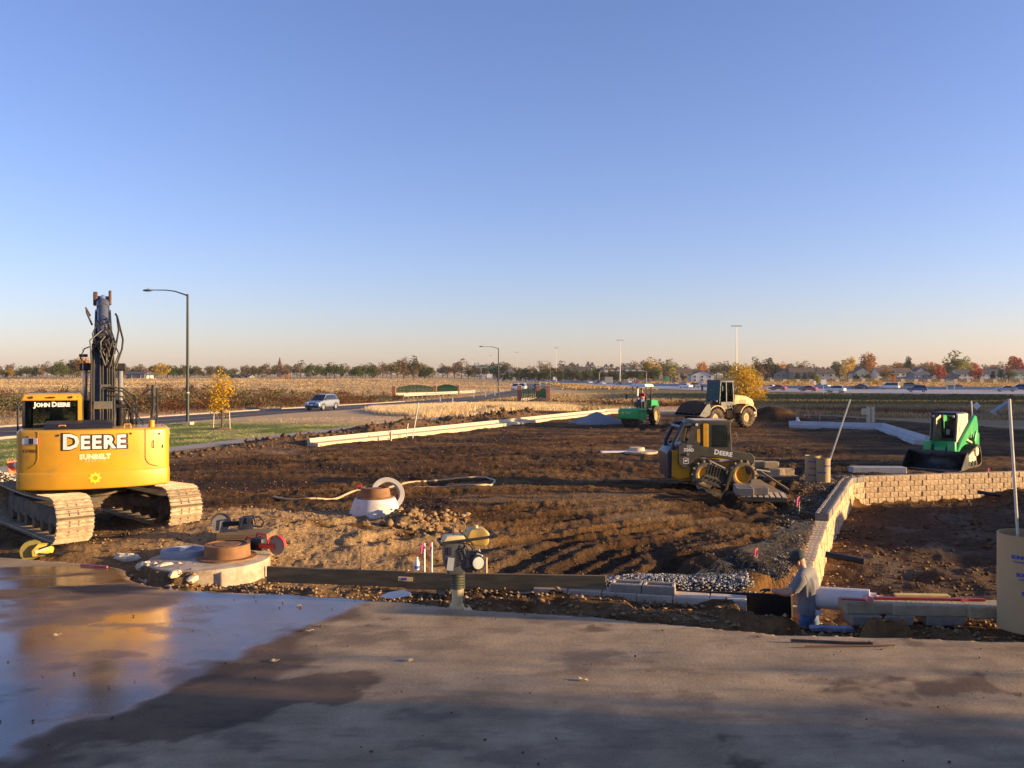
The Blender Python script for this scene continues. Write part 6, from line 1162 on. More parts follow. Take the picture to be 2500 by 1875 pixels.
def seated(name, label, parent, local, rz, shirt, sc):
    """a seated driver: pelvis at the origin, facing local +y"""
    t = thing(name, label, 'person'); t.matrix_world = parent.matrix_basis @ Matrix.Translation(local) @ Matrix.Rotation(rz, 4, 'Z') @ Matrix.Scale(1/sc, 4)
    V = [(0, 0, .1), (0, 0, .32), (0, .02, .5), (0, .03, .6), (0, .05, .7), (0, .05, .78), (-.18, .02, .47), (.18, .02, .47), (-.24, .14, .26), (.24, .14, .26), (-.16, .38, .3), (.16, .38, .3), (-.1, .02, .06), (.1, .02, .06), (-.13, .42, .1), (.13, .42, .1), (-.13, .46, -.3), (.13, .46, -.3)]
    E = [(0, 1), (1, 2), (2, 3), (3, 4), (4, 5), (2, 6), (2, 7), (6, 8), (7, 9), (8, 10), (9, 11), (0, 12), (0, 13), (12, 14), (13, 15), (14, 16), (15, 17)]
    rr = [(.15, .12), (.15, .11), (.1, .08), .055, .08, .07, .06, .06, .045, .045, .032, .032, .09, .09, .07, .07, .05, .05]; me = skin_mesh(V, E, rr, 1); me.materials.append(SKIN); link('body', me, t)
    me = skin_mesh([(0, 0, .08), (0, 0, .32), (0, .01, .49), (-.18, .02, .47), (.18, .02, .47), (-.23, .11, .3), (.23, .11, .3)], [(0, 1), (1, 2), (2, 3), (2, 4), (3, 5), (4, 6)], [(.17, .14), (.175, .13), (.11, .095), .085, .085, .062, .062], 1); me.materials.append(shirt); link('shirt', me, t)
    me = skin_mesh([(0, 0, .08), (-.1, .02, .06), (.1, .02, .06), (-.13, .42, .1), (.13, .42, .1), (-.13, .46, -.25), (.13, .46, -.25)], [(0, 1), (0, 2), (1, 3), (2, 4), (3, 5), (4, 6)], [(.155, .12), .1, .1, .08, .08, .065, .065], 1); me.materials.append(JEAN); link('trousers', me, t)
    MB().lathe([(.092, .73), (.09, .79), (.06, .83), (0.001, .84)], 14, (0, .05, 0)).build('hair', mat('short_hair', (.10, .07, .05), .9), t, smooth=60)
    for s in (-1, 1): hand(t, (s*.16, .38, .3), (0, 1, .1), SKIN)
bpy.context.view_layer.update()
seated('person', 'driver in a red shirt seated on the green roller', RL, (0, -.42, 1.38), 0, mat('red_shirt', (.5, .02, .035), .9, var=.15), 1.04); seated('person', 'driver in an orange-red vest inside the wheel loader cab', WL, (-.05, -.25, 1.85), 0, mat('orange_vest', (.6, .08, .03), .8, var=.1), .92)

# unseen stack of blocks, added to shade the form tube and cap stones
t = thing('added_block_stack', 'unseen stack of tan blocks added to shade the large form tube', 'added block stack', (8.9, 9.75, 0), R(-8))
for k in range(8):
    for j in range(2): link('block', BT2[k % 4], t, (-.23+.46*j, 0, .12+.21*k), (0, 0, 0)); link('block', BT2[(k+1) % 4], t, (-.23+.46*j, .32, .12+.21*k)); link('block', BT2[(k+2) % 4], t, (-.23+.46*j, -.32, .12+.21*k))

for i, (X, Y, h, w) in enumerate(((25, 3.2, 8.5, .8), (29, 1.6, 9.5, .9), (22, 2.0, 7.5, .75))):
    PENDING_TREES.append((X, Y, h, w, ('tallest', 'far', 'nearest')[i]))
# ---------------------------------------------------------------- grass and brush (uncountable ground cover)
def leafy_mat(name, attr=True, col=(.2, .2, .05), rough=.85, tl=.35, var=.3):
    m = bpy.data.materials.new(name); m.use_nodes = True; nt = m.node_tree; nt.nodes.clear(); L = nt.links.new; o = _n(nt, 'ShaderNodeOutputMaterial')
    d = _n(nt, 'ShaderNodeBsdfDiffuse'); t = _n(nt, 'ShaderNodeBsdfTranslucent'); mx = _n(nt, 'ShaderNodeMixShader'); mx.inputs[0].default_value = tl
    if attr: c = _n(nt, 'ShaderNodeAttribute', attribute_name='tint').outputs['Color']
    else:
        g = _n(nt, 'ShaderNodeNewGeometry'); oi = _n(nt, 'ShaderNodeObjectInfo'); mr = _n(nt, 'ShaderNodeMapRange'); mr.inputs[3].default_value = 1-var; mr.inputs[4].default_value = 1+var; L(g.outputs['Random Per Island'], mr.inputs[0])
        m2 = _n(nt, 'ShaderNodeMapRange'); m2.inputs[3].default_value = .75; m2.inputs[4].default_value = 1.25; L(oi.outputs['Random'], m2.inputs[0]); mm = _n(nt, 'ShaderNodeMath', operation='MULTIPLY'); L(mr.outputs[0], mm.inputs[0]); L(m2.outputs[0], mm.inputs[1])
        hs = _n(nt, 'ShaderNodeHueSaturation'); hs.inputs['Color'].default_value = (*col, 1); L(mm.outputs[0], hs.inputs['Value']); h2 = _n(nt, 'ShaderNodeMapRange'); h2.inputs[3].default_value = .48; h2.inputs[4].default_value = .52; L(g.outputs['Random Per Island'], h2.inputs[0]); L(h2.outputs[0], hs.inputs['Hue']); c = hs.outputs[0]
    L(c, d.inputs[0]); L(c, t.inputs[0]); L(d.outputs[0], mx.inputs[1]); L(t.outputs[0], mx.inputs[2]); L(mx.outputs[0], o.inputs[0]); return m
GRASSM = leafy_mat('grass_blades')
def blades(name, x, y, h, w, col, per=4, spread=.15, seed=1, lean=.35):
    r = np.random.default_rng(seed); n = len(x); X = np.repeat(x, per)+r.normal(0, spread, n*per); Y = np.repeat(y, per)+r.normal(0, spread, n*per); Z = np.repeat(Hz(x, y), per)-.04
    H = np.repeat(h, per)*r.uniform(.55, 1.15, n*per); Wd = np.repeat(w, per)*r.uniform(.6, 1.3, n*per); a = r.uniform(0, 6.28, n*per); dx, dy = np.cos(a)*Wd/2, np.sin(a)*Wd/2; lx, ly = r.normal(0, lean, n*per)*H, r.normal(0, lean, n*per)*H
    V = np.stack([np.stack([X-dx, Y-dy, Z], -1), np.stack([X+dx, Y+dy, Z], -1), np.stack([X+lx, Y+ly, Z+H], -1)], 1).reshape(-1, 3); me = np_mesh(name, V, np.arange(len(V)).reshape(-1, 3), False)
    C = np.repeat(col, per, 0)*r.uniform(.7, 1.3, (n*per, 1)); C = np.concatenate([np.clip(C, 0, 1), np.ones((n*per, 1))], 1); at = me.attributes.new('tint', 'FLOAT_COLOR', 'POINT'); at.data.foreach_set('color', np.repeat(C, 3, 0).astype(np.float32).ravel()); me.materials.append(GRASSM); o = link(name, me); o['kind'] = 'stuff'; return o
def polar(n, a0, a1, r0, r1, keep=None):
    a = np.radians(rg.uniform(a0, a1, n)); r = np.exp(rg.uniform(math.log(r0), math.log(r1), n)); x, y = np.sin(a)*r, np.cos(a)*r
    if keep is not None: k = keep(x, y); x, y = x[k], y[k]
    return x, y
def clear(x, y): return (segd(x, y, ROADC)[0] > 5.3) & (polyd(x, y, HWY) < -1.5) & (segd(x, y, WALK)[0] > 1.1)
def tints(x, y, k=1.0): return ground_color(x, y, np.zeros(len(x)))*k
x, y = polar(26000, -36, 3, 52, 470, lambda x, y: clear(x, y) & (x < roadx(y)-5.2)); d = np.hypot(x, y); blades('field_grass', x, y, np.interp(d, [50, 150, 470], [.2, .24, .32]), np.interp(d, [50, 150, 470], [.08, .22, .8]), tints(x, y, 1.2), 4, .25, 21)
x, y = polar(26000, -11, 6, 62, 125, lambda x, y: clear(x, y) & (x > roadx(y)+5.2) & (((x+3.6)/9)**2+((y-87)/19)**2 < 1.3) & (segd(x, y, BERM)[0] > 1.2) & (polyd(x, y, SITE) < -.5)); blades('blond_grass', x, y, np.full(len(x), .45), np.full(len(x), .08), np.tile([.82, .62, .34], (len(x), 1))*rg.uniform(.8, 1.15, (len(x), 1)), 5, .2, 22)
x, y = polar(24000, -2, 34, 72, 190, lambda x, y: clear(x, y) & (x > roadx(y)+6) & (polyd(x, y, SITE) < -1.5) & (((x+3.6)/9)**2+((y-87)/19)**2 > 1.0)); d = np.hypot(x, y); blades('plain_grass', x, y, np.interp(d, [70, 190], [.4, .55]), np.interp(d, [70, 190], [.14, .35]), tints(x, y, 1.15), 4, .2, 23)
x, y = polar(9000, 0, 33, 250, 470, lambda x, y: clear(x, y) & (x > roadx(y)+8) & (polyd(x, y, HWY) < -2)); blades('verge_grass', x, y, np.full(len(x), .7), np.full(len(x), 1.3), np.tile([.46, .30, .13], (len(x), 1))*rg.uniform(.75, 1.2, (len(x), 1)), 4, .4, 24)
x, y = polar(9000, -33, -4, 30, 68, lambda x, y: clear(x, y) & (x > roadx(y)+5.2) & (x < np.interp(y, [p[1] for p in WALK], [p[0] for p in WALK])-1)); blades('lawn_grass', x, y, np.full(len(x), .09), np.full(len(x), .06), tints(x, y, 1.6), 5, .12, 25)
# brush on the slope left of the road and along the creek
def brush(name, x, y, h, col, per, seed):
    r = np.random.default_rng(seed); n = len(x); X = np.repeat(x, per)+r.normal(0, .42, n*per)*np.repeat(h, per); Y = np.repeat(y, per)+r.normal(0, .42, n*per)*np.repeat(h, per); Z = np.repeat(Hz(x, y), per)+np.repeat(h, per)*r.beta(1.6, 1.8, n*per); s = np.repeat(h, per)*r.uniform(.09, .2, n*per)
    A = r.normal(0, 1, (n*per, 3)); A /= np.linalg.norm(A, axis=1)[:, None]; B = np.cross(A, r.normal(0, 1, (n*per, 3))); B /= np.linalg.norm(B, axis=1)[:, None]; Pc = np.stack([X, Y, Z], -1)
    V = np.stack([Pc-A*s[:, None], Pc+B*s[:, None]*.6, Pc+A*s[:, None], Pc-B*s[:, None]*.6], 1).reshape(-1, 3); me = np_mesh(name, V, np.arange(len(V)).reshape(-1, 4), False)
    C = np.repeat(col, per, 0)*r.uniform(.6, 1.4, (n*per, 1)); C = np.concatenate([np.clip(C, 0, 1), np.ones((n*per, 1))], 1); at = me.attributes.new('tint', 'FLOAT_COLOR', 'POINT'); at.data.foreach_set('color', np.repeat(C, 4, 0).astype(np.float32).ravel()); me.materials.append(GRASSM); o = link(name, me); o['kind'] = 'stuff'; return o
PAL = np.array([(.13, .055, .026), (.16, .085, .038), (.10, .085, .03), (.13, .115, .045), (.22, .165, .08)])
def slope(x, y): t = roadx(y)-x; return clear(x, y) & (t > 7) & (t-.12*(y-60) < 46)
x, y = polar(1900, -31, -4, 72, 175, lambda x, y: slope(x, y) & (fbm(x*.07, y*.07, 97, 3) > .40)); band = fbm(x*.05, y*.09, 91, 3); pick = np.clip(((band-.3)/.4*5).astype(int)+rg.integers(-1, 2, len(x)), 0, 4); brush('slope_brush', x, y, rg.uniform(.3, 1.0, len(x))*(.5+1.0*fbm(x*.1, y*.1, 98, 3)), PAL[pick], 40, 31)
x, y = polar(700, 1, 32, 74, 135, lambda x, y: (segd(x, y, [(4, 126), (9, 119), (20, 96), (33, 78)])[0] < 9) & (polyd(x, y, SITE) < -2) & clear(x, y) & (x < 22)); brush('creek_brush', x, y, rg.uniform(.4, 1.0, len(x)), PAL[rg.integers(0, 2, len(x))], 36, 32)

# ---------------------------------------------------------------- trees
def crown_mesh(name, n, size, leaf, seed, clumps=14, shape='round', bare=0.0):
    """leaf-sized faces in clumps through the crown's volume; unit height crown from z=.15 to 1"""
    r = np.random.default_rng(seed); C = []
    for k in range(clumps):
        while True:
            p = r.uniform(-1, 1, 3)
            if np.linalg.norm(p) < 1: break
        w = {'round': (.40, .42), 'tall': (.2, .46), 'spread': (.55, .34), 'cone': (.3, .45)}[shape]; z = .57+p[2]*w[1]*.85; f = w[0]*(1 if shape != 'cone' else max(.15, 1.35*(1-z)+.1)); C.append((p[0]*f*.85, p[1]*f*.85, z, r.uniform(.11, .21)*(1.2 if shape == 'spread' else 1)))
    C = np.array(C); i = r.integers(0, clumps, n); d = r.normal(0, 1, (n, 3)); d /= np.linalg.norm(d, axis=1)[:, None]; P = C[i, :3]+d*C[i, 3:4]*r.uniform(.35, 1.0, (n, 1))**.6; P = P*size
    A = r.normal(0, 1, (n, 3)); A /= np.linalg.norm(A, axis=1)[:, None]; B = np.cross(A, r.normal(0, 1, (n, 3))); B /= np.linalg.norm(B, axis=1)[:, None]; s = leaf*r.uniform(.6, 1.3, (n, 1))
    V = np.stack([P-A*s, P+B*s*.65, P+A*s, P-B*s*.65], 1).reshape(-1, 3); return np_mesh(name, V, np.arange(4*n).reshape(-1, 4), False), C*np.array([size, size, size, size])
BARK = mat('bark', (.12, .085, .055), .9, var=.3, scale=6, bump=.5)
def tree_proto(name, size, n, leaf, col, seed, shape='round', tl=.3, clumps=14):
    me, C = crown_mesh('crown', n, size, leaf, seed, clumps, shape); me.materials.append(leafy_mat('leaves_'+name, False, col, tl=tl)); t = thing(name, None, 'tree'); link('crown', me, t); mb = MB(); r = size*.018
    mb.tube([(0, 0, -.2), (r*.5, 0, size*.25), (-r*.3, r, size*.5), (0, 0, size*.75)], [r*1.6, r*1.2, r*.8, r*.3], 6)
    for c in C[:7]: z0 = size*rnd.uniform(.22, .5); mb.tube([(0, 0, z0), (c[0]*.5, c[1]*.5, (z0+c[2])/2+size*.02), (c[0], c[1], c[2])], [r*.7, r*.45, r*.15], 5)
    mb.build('trunk', BARK, t); return t
KIND = {'olive': ((.14, .115, .05), 'round'), 'brown': ((.21, .14, .085), 'round'), 'dark': ((.06, .065, .03), 'round'), 'green': ((.085, .11, .03), 'round'), 'yellow': ((.46, .30, .05), 'round'), 'orange': ((.42, .19, .05), 'round'), 'red': ((.36, .075, .04), 'round'), 'pale': ((.30, .27, .08), 'tall'), 'cone': ((.03, .045, .02), 'cone'), 'spread': ((.13, .11, .05), 'spread')}
PRO = {}
for i, (k, (c, s)) in enumerate(KIND.items()):
    PRO[k] = [tree_proto(k+'_tree', 1.0, 950, .036, c, 100+i*7+j, s, clumps=13+3*j) for j in range(2)]
NAMES = {'olive': 'olive tree', 'brown': 'half-bare brown tree', 'dark': 'dark evergreen', 'green': 'green tree', 'yellow': 'yellow tree', 'orange': 'orange tree', 'red': 'red tree', 'pale': 'pale yellow-green tree', 'cone': 'dark conifer', 'spread': 'spreading olive tree'}
placed = []
def tree(kind, u, v, hpx, Y, where, group, wide=1.0):
    X = ux(u, Y); z = gz(X, Y); p = PRO[kind][rnd.randrange(2)]; h = max(2.0, (CAM_Z-z)+(HY-(v-hpx))*Y/F if hpx is None else hpx*Y/F)
    t = dup(p, None, (X, Y, z-.1), rnd.uniform(0, 6.28), '%s %s' % (NAMES[kind], where), group); t['category'] = 'tree'; s = h/.98; t.scale = (s*wide, s*wide, s); placed.append(t); return t
def spot(u):
    for lim, l in ((60, 'left of the excavator cab'), (150, 'above the excavator cab'), (240, 'behind the excavator boom'), (330, 'just right of the excavator boom'), (440, 'left of the near street lamp'), (530, 'between the near lamp and the sapling'), (620, 'right of the golden sapling'), (700, 'around the distant spire'), (780, 'left of the silver suv'), (870, 'above the silver suv'), (960, 'left of the far green fence'), (1060, 'above the far green fence'), (1150, 'above the road bend'), (1230, 'left of the middle street lamp'), (1340, 'above the near brick piers'), (1450, 'left of the highway sign arms'), (1580, 'between the highway sign arms'), (1700, 'above the green roller and loader'), (1850, 'behind the yellow roadside tree'), (1950, 'right of the yellow roadside tree'), (2050, 'above the leaning pole'), (2140, 'around the cream gabled house'), (2230, 'around the long white house'), (2320, 'around the blue-grey house'), (2400, 'around the lit white house')):
        if u < lim: return l
    return 'at the right edge'
# far tree line on the left; height in photo pixels
u = -30
while u < 1060:
    big = 1.0+.5*math.exp(-((u-175)/45)**2)+.35*math.exp(-((u-985)/55)**2)+.25*math.exp(-((u-760)/90)**2)
    kind = rnd.choice(['olive', 'olive', 'brown', 'brown', 'brown', 'dark', 'spread', 'green']); Y = rnd.uniform(410, 520)
    tree(kind, u, None, rnd.uniform(22, 34)*big, Y, 'in the far tree line '+spot(u), 'far tree line on the left', rnd.uniform(.9, 1.35)); u += rnd.uniform(8, 17)
for k in range(40): u = rnd.uniform(-40, 1060); tree(rnd.choice(['olive', 'brown', 'dark']), u, None, rnd.uniform(22, 31), rnd.uniform(560, 680), 'deep in the far trees '+spot(u), 'far tree line on the left', 1.3)
for u, k, h, w, Y, l in ((28, 'yellow', 26, 1.3, 400, 'at the far left end of the tree line'), (205, 'orange', 52, 1.0, 405, 'standing tall behind the excavator boom'), (395, 'yellow', 40, 1.25, 395, 'round in the tree line left of the near street lamp'), (146, 'green', 44, 1.2, 400, 'leftmost large tree beside the excavator boom'), (178, 'olive', 50, 1.2, 410, 'large beside the orange tree behind the boom'), (702, 'orange', 14, 1.6, 380, 'small and low in the middle of the tree line'), (880, 'green', 34, 1.3, 400, 'just right of the silver car in the tree line'), (908, 'green', 36, 1.2, 404, 'second green one right of the silver car'), (985, 'brown', 52, 1.0, 420, 'tallest near the left bridge rail'), (1010, 'olive', 58, .8, 425, 'tallest at the end of the left tree line')):
    tree(k, u, None, h, Y, l, None, w)
# right: hedge of evergreens, neighbourhood trees
u = 1215
while u < 1600:
    tree(rnd.choice(['cone', 'dark', 'dark', 'green']), u, None, rnd.uniform(28, 40), rnd.uniform(440, 500), 'in the dark hedge '+spot(u), 'dark hedge behind the highway', rnd.uniform(.8, 1.3)); u += rnd.uniform(8, 14)
u = 1080
while u < 2540:
    tree(rnd.choice(['brown', 'olive', 'spread', 'brown', 'olive', 'dark', 'orange']), u, None, rnd.uniform(30, 46), rnd.uniform(610, 700), 'on the skyline, '+spot(u), 'trees behind the houses', rnd.uniform(.9, 1.4)); u += rnd.uniform(10, 20)
u = 1600
while u < 2520:
    if rnd.random() < .4: tree(rnd.choice(['dark', 'cone', 'olive', 'dark', 'brown']), u, None, rnd.uniform(20, 36), rnd.uniform(455, 500), 'in a front garden, '+spot(u), 'garden trees by the houses', rnd.uniform(.9, 1.3))
    u += rnd.uniform(14, 30)
for u, k, h, w, Y, l in ((1595, 'yellow', 56, 1.2, 520, 'above the right sign arm of the highway gantry'), (1638, 'pale', 52, 1.5, 515, 'left of the white gabled house'), (1885, 'dark', 62, .9, 520, 'tall between the yellow roadside tree and the houses'), (1845, 'dark', 60, .7, 530, 'tall behind the yellow roadside tree'), (2122, 'orange', 66, .9, 560, 'tall behind the cream gabled house'), (2070, 'yellow', 58, .8, 575, 'left of the tall orange one'), (2162, 'orange', 34, 1.1, 470, 'in front of the long white house'), (2293, 'red', 42, 1.1, 470, 'round and bright between the blue house and the dark house'), (2383, 'red', 46, .8, 480, 'narrow at the end of the lit white house'), (2475, 'red', 60, 1.2, 540, 'broad at the far right behind the long house'), (2327, 'pale', 72, 1.6, 520, 'largest above the houses on the right'), (2362, 'pale', 58, 1.2, 530, 'beside the largest pale one on the right'), (2218, 'cone', 60, .6, 590, 'slim and tall behind the white house'), (2462, 'olive', 34, 1.3, 430, 'nearest the highway on the far right'), (1995, 'pale', 26, 1.3, 360, 'small beside the roadside signs'), (2140, 'yellow', 16, 1.8, 350, 'low and bushy beyond the highway'), (1925, 'yellow', 14, 1.6, 350, 'small bush beyond the highway near the loader'), (1150, 'dark', 34, 1.2, 600, 'lone one above the distant overpass'), (2178, 'orange', 26, 1.1, 372, 'small beyond the white van')):
    tree(k, u, None, h, Y, l, None, w)
for k in PRO:
    for p in PRO[k]:
        for ch in list(p.children): bpy.data.objects.remove(ch)
        bpy.data.objects.remove(p)
# the big yellow roadside tree behind the loader, and the staked sapling on the lawn
def single(name, label, X, Y, h, n, leaf, col, seed, wide=1.0, clumps=40, shape='round'):
    t = tree_proto(name, h/.98, n, leaf, col, seed, shape, .35, clumps); t.location = (X, Y, gz(X, Y)-.05); t.scale = (wide, wide, 1); tag(t, label, 'tree'); return t
single('roadside_tree', 'big golden yellow tree behind the wheel loader cab', ux(1822, 92), 92, 5.7, 5200, .10, (.52, .33, .045), 301, 1.0, 46)
s = single('sapling', 'thin golden sapling tied between two stakes on the lawn', ux(542, 53.5), 53.5, 3.75, 1150, .07, (.80, .46, .03), 302, .8, 22, 'tall'); b = (ux(542, 53.5), 53.5)
for dx, l in ((-.55, 'left'), (.5, 'right')):
    o = MB().tube([(0, 0, -.1), (dx*-.12, 0, 1.15)], .035, 6).build('tree_stake', mat('pale_stake', (.62, .5, .33), .8), None); o.location = (b[0]+dx, b[1], gz(b[0]+dx, b[1])); tag(o, '%s pale stake beside the golden sapling' % l, 'tree stake')
    MB().beam((dx*-.12, 0, 1.12), (-dx*.95, 0, 1.05), .05, .03).build('tie_strap', mat('pale_stake', (.62, .5, .33), .8), o)
o = MB().lathe([(.75, 0), (.5, .1), (.2, .16), (.001, .18)], 16).build('mulch_ring', mat('mulch', (.2, .1, .05), .95, var=.3), None); o.location = (b[0], b[1], gz(*b)-.03); tag(o, 'brown mulch ring at the foot of the sapling', 'mulch')

for X, Y, h, w, l in PENDING_TREES: single('added_shade_tree', '%s unseen tree added to dapple the slab with shade' % l, X, Y, h, 3500, .14, (.14, .12, .04), 400+int(X), w, 26)  # unseen trees, added to soften the edge of the shade on the slab
# ---------------------------------------------------------------- street lamps
LAMPM = mat('lamp_bronze', (.028, .036, .028), .5, var=.15); LHEAD = mat('lamp_head_grey', (.16, .17, .18), .4, metal=.3)
def lamp(label, u, vtop, Y, arm=2.6, r=.1):
    X = ux(u, Y); z = gz(X, Y); h = CAM_Z-(vtop-HY)*Y/F-z; t = thing('street_lamp', label, 'street lamp', (X, Y, z), R(-6))
    MB().box((.05, 0, .05), (.55, .55, .25)).build('concrete_base', CAPM, t, .02); MB().tube([(0, 0, .1), (0, 0, h*.5), (0, 0, h)], [r*1.15, r*.95, r*.75], 12).build('pole', LAMPM, t)
    MB().tube([(.03, 0, h-.12), (-.35, 0, h+.02), (-.9, 0, h+.2), (-1.5, 0, h+.28), (-arm, 0, h+.3)], [.05, .045, .04, .035, .03], 8).build('arm', LAMPM, t); MB().ball((-arm-.32, 0, h+.28), (.36, .17, .085), 14, 8).build('lamp_head', LHEAD, t); MB().cyl((-arm-.28, 0, h+.34), (-arm-.28, 0, h+.46), .035, n=8).build('photocell', LHEAD, t); MB().cyl((0, 0, 2.1), (0, 0, 2.18), r*1.2, n=12).build('pole_band', TAN, t); return t
lamp('tall bronze street lamp on the lawn behind the excavator', 458, 718, 58.5, 2.5); lamp('bronze street lamp in the middle distance by the bridge', 1217, 850, 150, 2.7, .11); lamp('distant street lamp right of the bridge', 1343, 884, 268, 3.2, .13)

# ---------------------------------------------------------------- cars
CARP = {}
def car_paint(c):
    if c not in CARP: CARP[c] = mat('car_paint_'+c, {'white': (.70, .68, .66), 'silver': (.30, .33, .38), 'dark': (.03, .032, .04), 'blue': (.035, .06, .17), 'red': (.28, .02, .025), 'grey': (.14, .145, .155), 'gold': (.4, .32, .2)}[c], .28, metal=.35 if c in ('silver', 'grey', 'gold') else 0, var=.03, coat=.6)
    return CARP[c]
HUB = mat('alloy_hub', (.5, .5, .52), .35, metal=.7, var=.05); TYR = mat('car_tyre', (.02, .02, .02), .8); LENS = mat('lamp_lens', (.75, .75, .72), .12); TAIL = mat('tail_lens', (.4, .01, .01), .2)
PROF = {'sedan': ([(-2.3, .35), (-2.3, .8), (-2.2, .98), (-1.5, 1.02), (-.9, 1.0), (1.0, .95), (1.9, .85), (2.25, .68), (2.3, .35)], [(-1.65, .98), (-1.1, 1.4), (.15, 1.43), (1.05, .93)]),
        'suv': ([(-2.25, .42), (-2.27, .85), (-2.2, 1.08), (-1.2, 1.1), (1.0, 1.06), (1.9, .96), (2.22, .78), (2.27, .42)], [(-2.12, 1.06), (-1.85, 1.6), (-1.2, 1.7), (.25, 1.68), (1.1, 1.04)]),
        'van': ([(-2.6, .45), (-2.6, 1.1), (1.5, 1.1), (2.3, .95), (2.55, .75), (2.55, .45)], [(-2.58, 1.08), (-2.55, 1.95), (.7, 1.98), (1.5, 1.08)]),
        'pickup': ([(-2.8, .5), (-2.8, 1.1), (-.7, 1.12), (1.3, 1.1), (2.4, 1.0), (2.75, .85), (2.75, .5)], [(-.75, 1.1), (-.55, 1.75), (.55, 1.76), (1.3, 1.08)])}
MESHC = {}
def taper(prof, w, wt, z0, z1):
    mb = MB(); n = len(prof); f = lambda z: w+(wt-w)*max(0, min(1, (z-z0)/(z1-z0))); mb.add([(-f(z), y, z) for y, z in prof]+[(f(z), y, z) for y, z in prof], [tuple(range(n)), tuple(range(2*n-1, n-1, -1))]+[(i, (i+1) % n, n+(i+1) % n, n+i) for i in range(n)]); return mb
def car(label, kind, col, loc, rz, group, lights=False, detail=False):
    t = thing({'sedan': 'sedan', 'suv': 'suv_car', 'van': 'delivery_van', 'pickup': 'pickup_truck'}[kind], label, 'van' if kind == 'van' else 'pickup' if kind == 'pickup' else 'car', loc, rz, group); lo, up = PROF[kind]; zt = max(z for _, z in up); zb = min(z for _, z in up); wb = 1.4 if kind in ('sedan', 'suv') else 1.65
    def get(k, fn, m):
        if (kind, k, m.name) not in MESHC: me = fn(); me.materials.append(m); MESHC[(kind, k, m.name)] = me
        return MESHC[(kind, k, m.name)]
    P = car_paint(col); link('body', get('body', lambda: taper(lo, .89, .86, .4, 1.1).mesh('body', .07, 3, 50), P), t); link('cabin', get('cabin', lambda: taper(up, .80, .62, zb, zt).mesh('cabin', .08, 3, 50), P), t)
    ins = [(y*.93+.0, zb+.05+(z-zb)*.80) for y, z in up]
    link('side_windows', get('gl', lambda: taper(ins, .825, .665, zb, zt-.1).mesh('glass', .03, 2, 50), CARGL), t)
    wsd = [(up[-2][0]+.06, zt-.1), (up[-2][0]+.09, zt-.07), (up[-1][0]+.03, zb+.03), (up[-1][0]-.02, zb+.0)]; link('windscreen', get('ws', lambda: taper(wsd, .72, .58, zb, zt).mesh('ws', 0, 1, 50), CARGL), t); rw = [(up[0][0]-.03, zb+.05), (up[0][0]+.02, zb+.02), (up[1][0]+.02, zt-.12), (up[1][0]-.04, zt-.1)]; link('rear_window', get('rw', lambda: taper(rw, .7, .56, zb, zt).mesh('rw', 0, 1, 50), CARGL), t)
    r = .31 if kind == 'sedan' else .36
    for x in (-.78, .78):
        for y in (-wb, wb*.98):
            wh = link('wheel', get('ty', lambda: MB().lathe([(r*.6, -.1), (r*.92, -.11), (r, -.07), (r, .07), (r*.92, .11), (r*.6, .1)], 18, rot=(0, R(90), 0)).mesh('tyre', 0, 1, 40), TYR), t, (x, y, r)); link('hub', get('hub', lambda: MB().lathe([(.001, -.112), (r*.62, -.105), (r*.62, .105), (.001, .112)], 14, rot=(0, R(90), 0)).mesh('hub', 0, 1, 30), HUB), wh)
    yf = lo[-2][0]; zf = lo[-2][1]
    for x in (-.62, .62): link('headlight', get('hl', lambda: MB().box((0, 0, 0), (.36, .12, .15)).mesh('hl', .03, 2, 50), LENS), t, (x, yf-.03, zf+.0), (R(-25), 0, 0)); link('tail_light', get('tl', lambda: MB().box((0, 0, 0), (.22, .06, .2)).mesh('tl', .02), TAIL), t, (x*1.12, lo[1][0]-.0, lo[1][1]))
    if detail:
        MB().box((0, yf+.02, zf-.05), (.75, .06, .12)).build('grille', BLK, t, .02); MB().box((0, lo[-1][0]+.0, .45), (1.6, .08, .22)).build('bumper', mat('dark_bumper', (.05, .05, .055), .6), t, .03, 2); MB().box((0, lo[-1][0]+.045, .62), (.32, .02, .16)).build('number_plate', WHITE, t, .005)
        for x in (-1, 1): MB().box((x*.98, .85, 1.12), (.2, .1, .13)).build('door_mirror', P, t, .03, 2); MB().beam((x*.6, -1.7, 1.73), (x*.6, .1, 1.73), .03, .03).build('roof_rail', BLK, t)
        for x in (-1, 1):
            for y in (-wb, wb*.98): MB().lathe([(r*1.12, -.03), (r*1.25, -.03), (r*1.25, .03), (r*1.12, .03), (r*1.12, -.03)], 12, (x*.885, y, r), (0, R(90), 0), R(90), R(270), False).build('wheel_arch', mat('dark_bumper', (.05, .05, .055), .6), t)
            for y in (-.55, .5): MB().box((x*.9, y, .95), (.02, .18, .03)).build('door_handle', P, t, .006)
        MB().box((0, 0, .36), (1.7, 4.2, .12)).build('sill', mat('dark_bumper', (.05, .05, .055), .6), t, .02)
    return t
SX, SY = -20.3, 93.0; car('silver blue suv driving towards us on the near road', 'suv', 'silver', (SX, SY, float(roadz(SY))+.01), R(180-16), None, detail=True)
def hdir(p):                                   # direction of the highway near p
    i = min(range(len(HN)-1), key=lambda i: (HN[i].lerp(HF[i], .5)-p).length); d = (HN[i+1].lerp(HF[i+1], .5)-HN[i].lerp(HF[i], .5)); return math.atan2(d.y, d.x)-math.pi/2
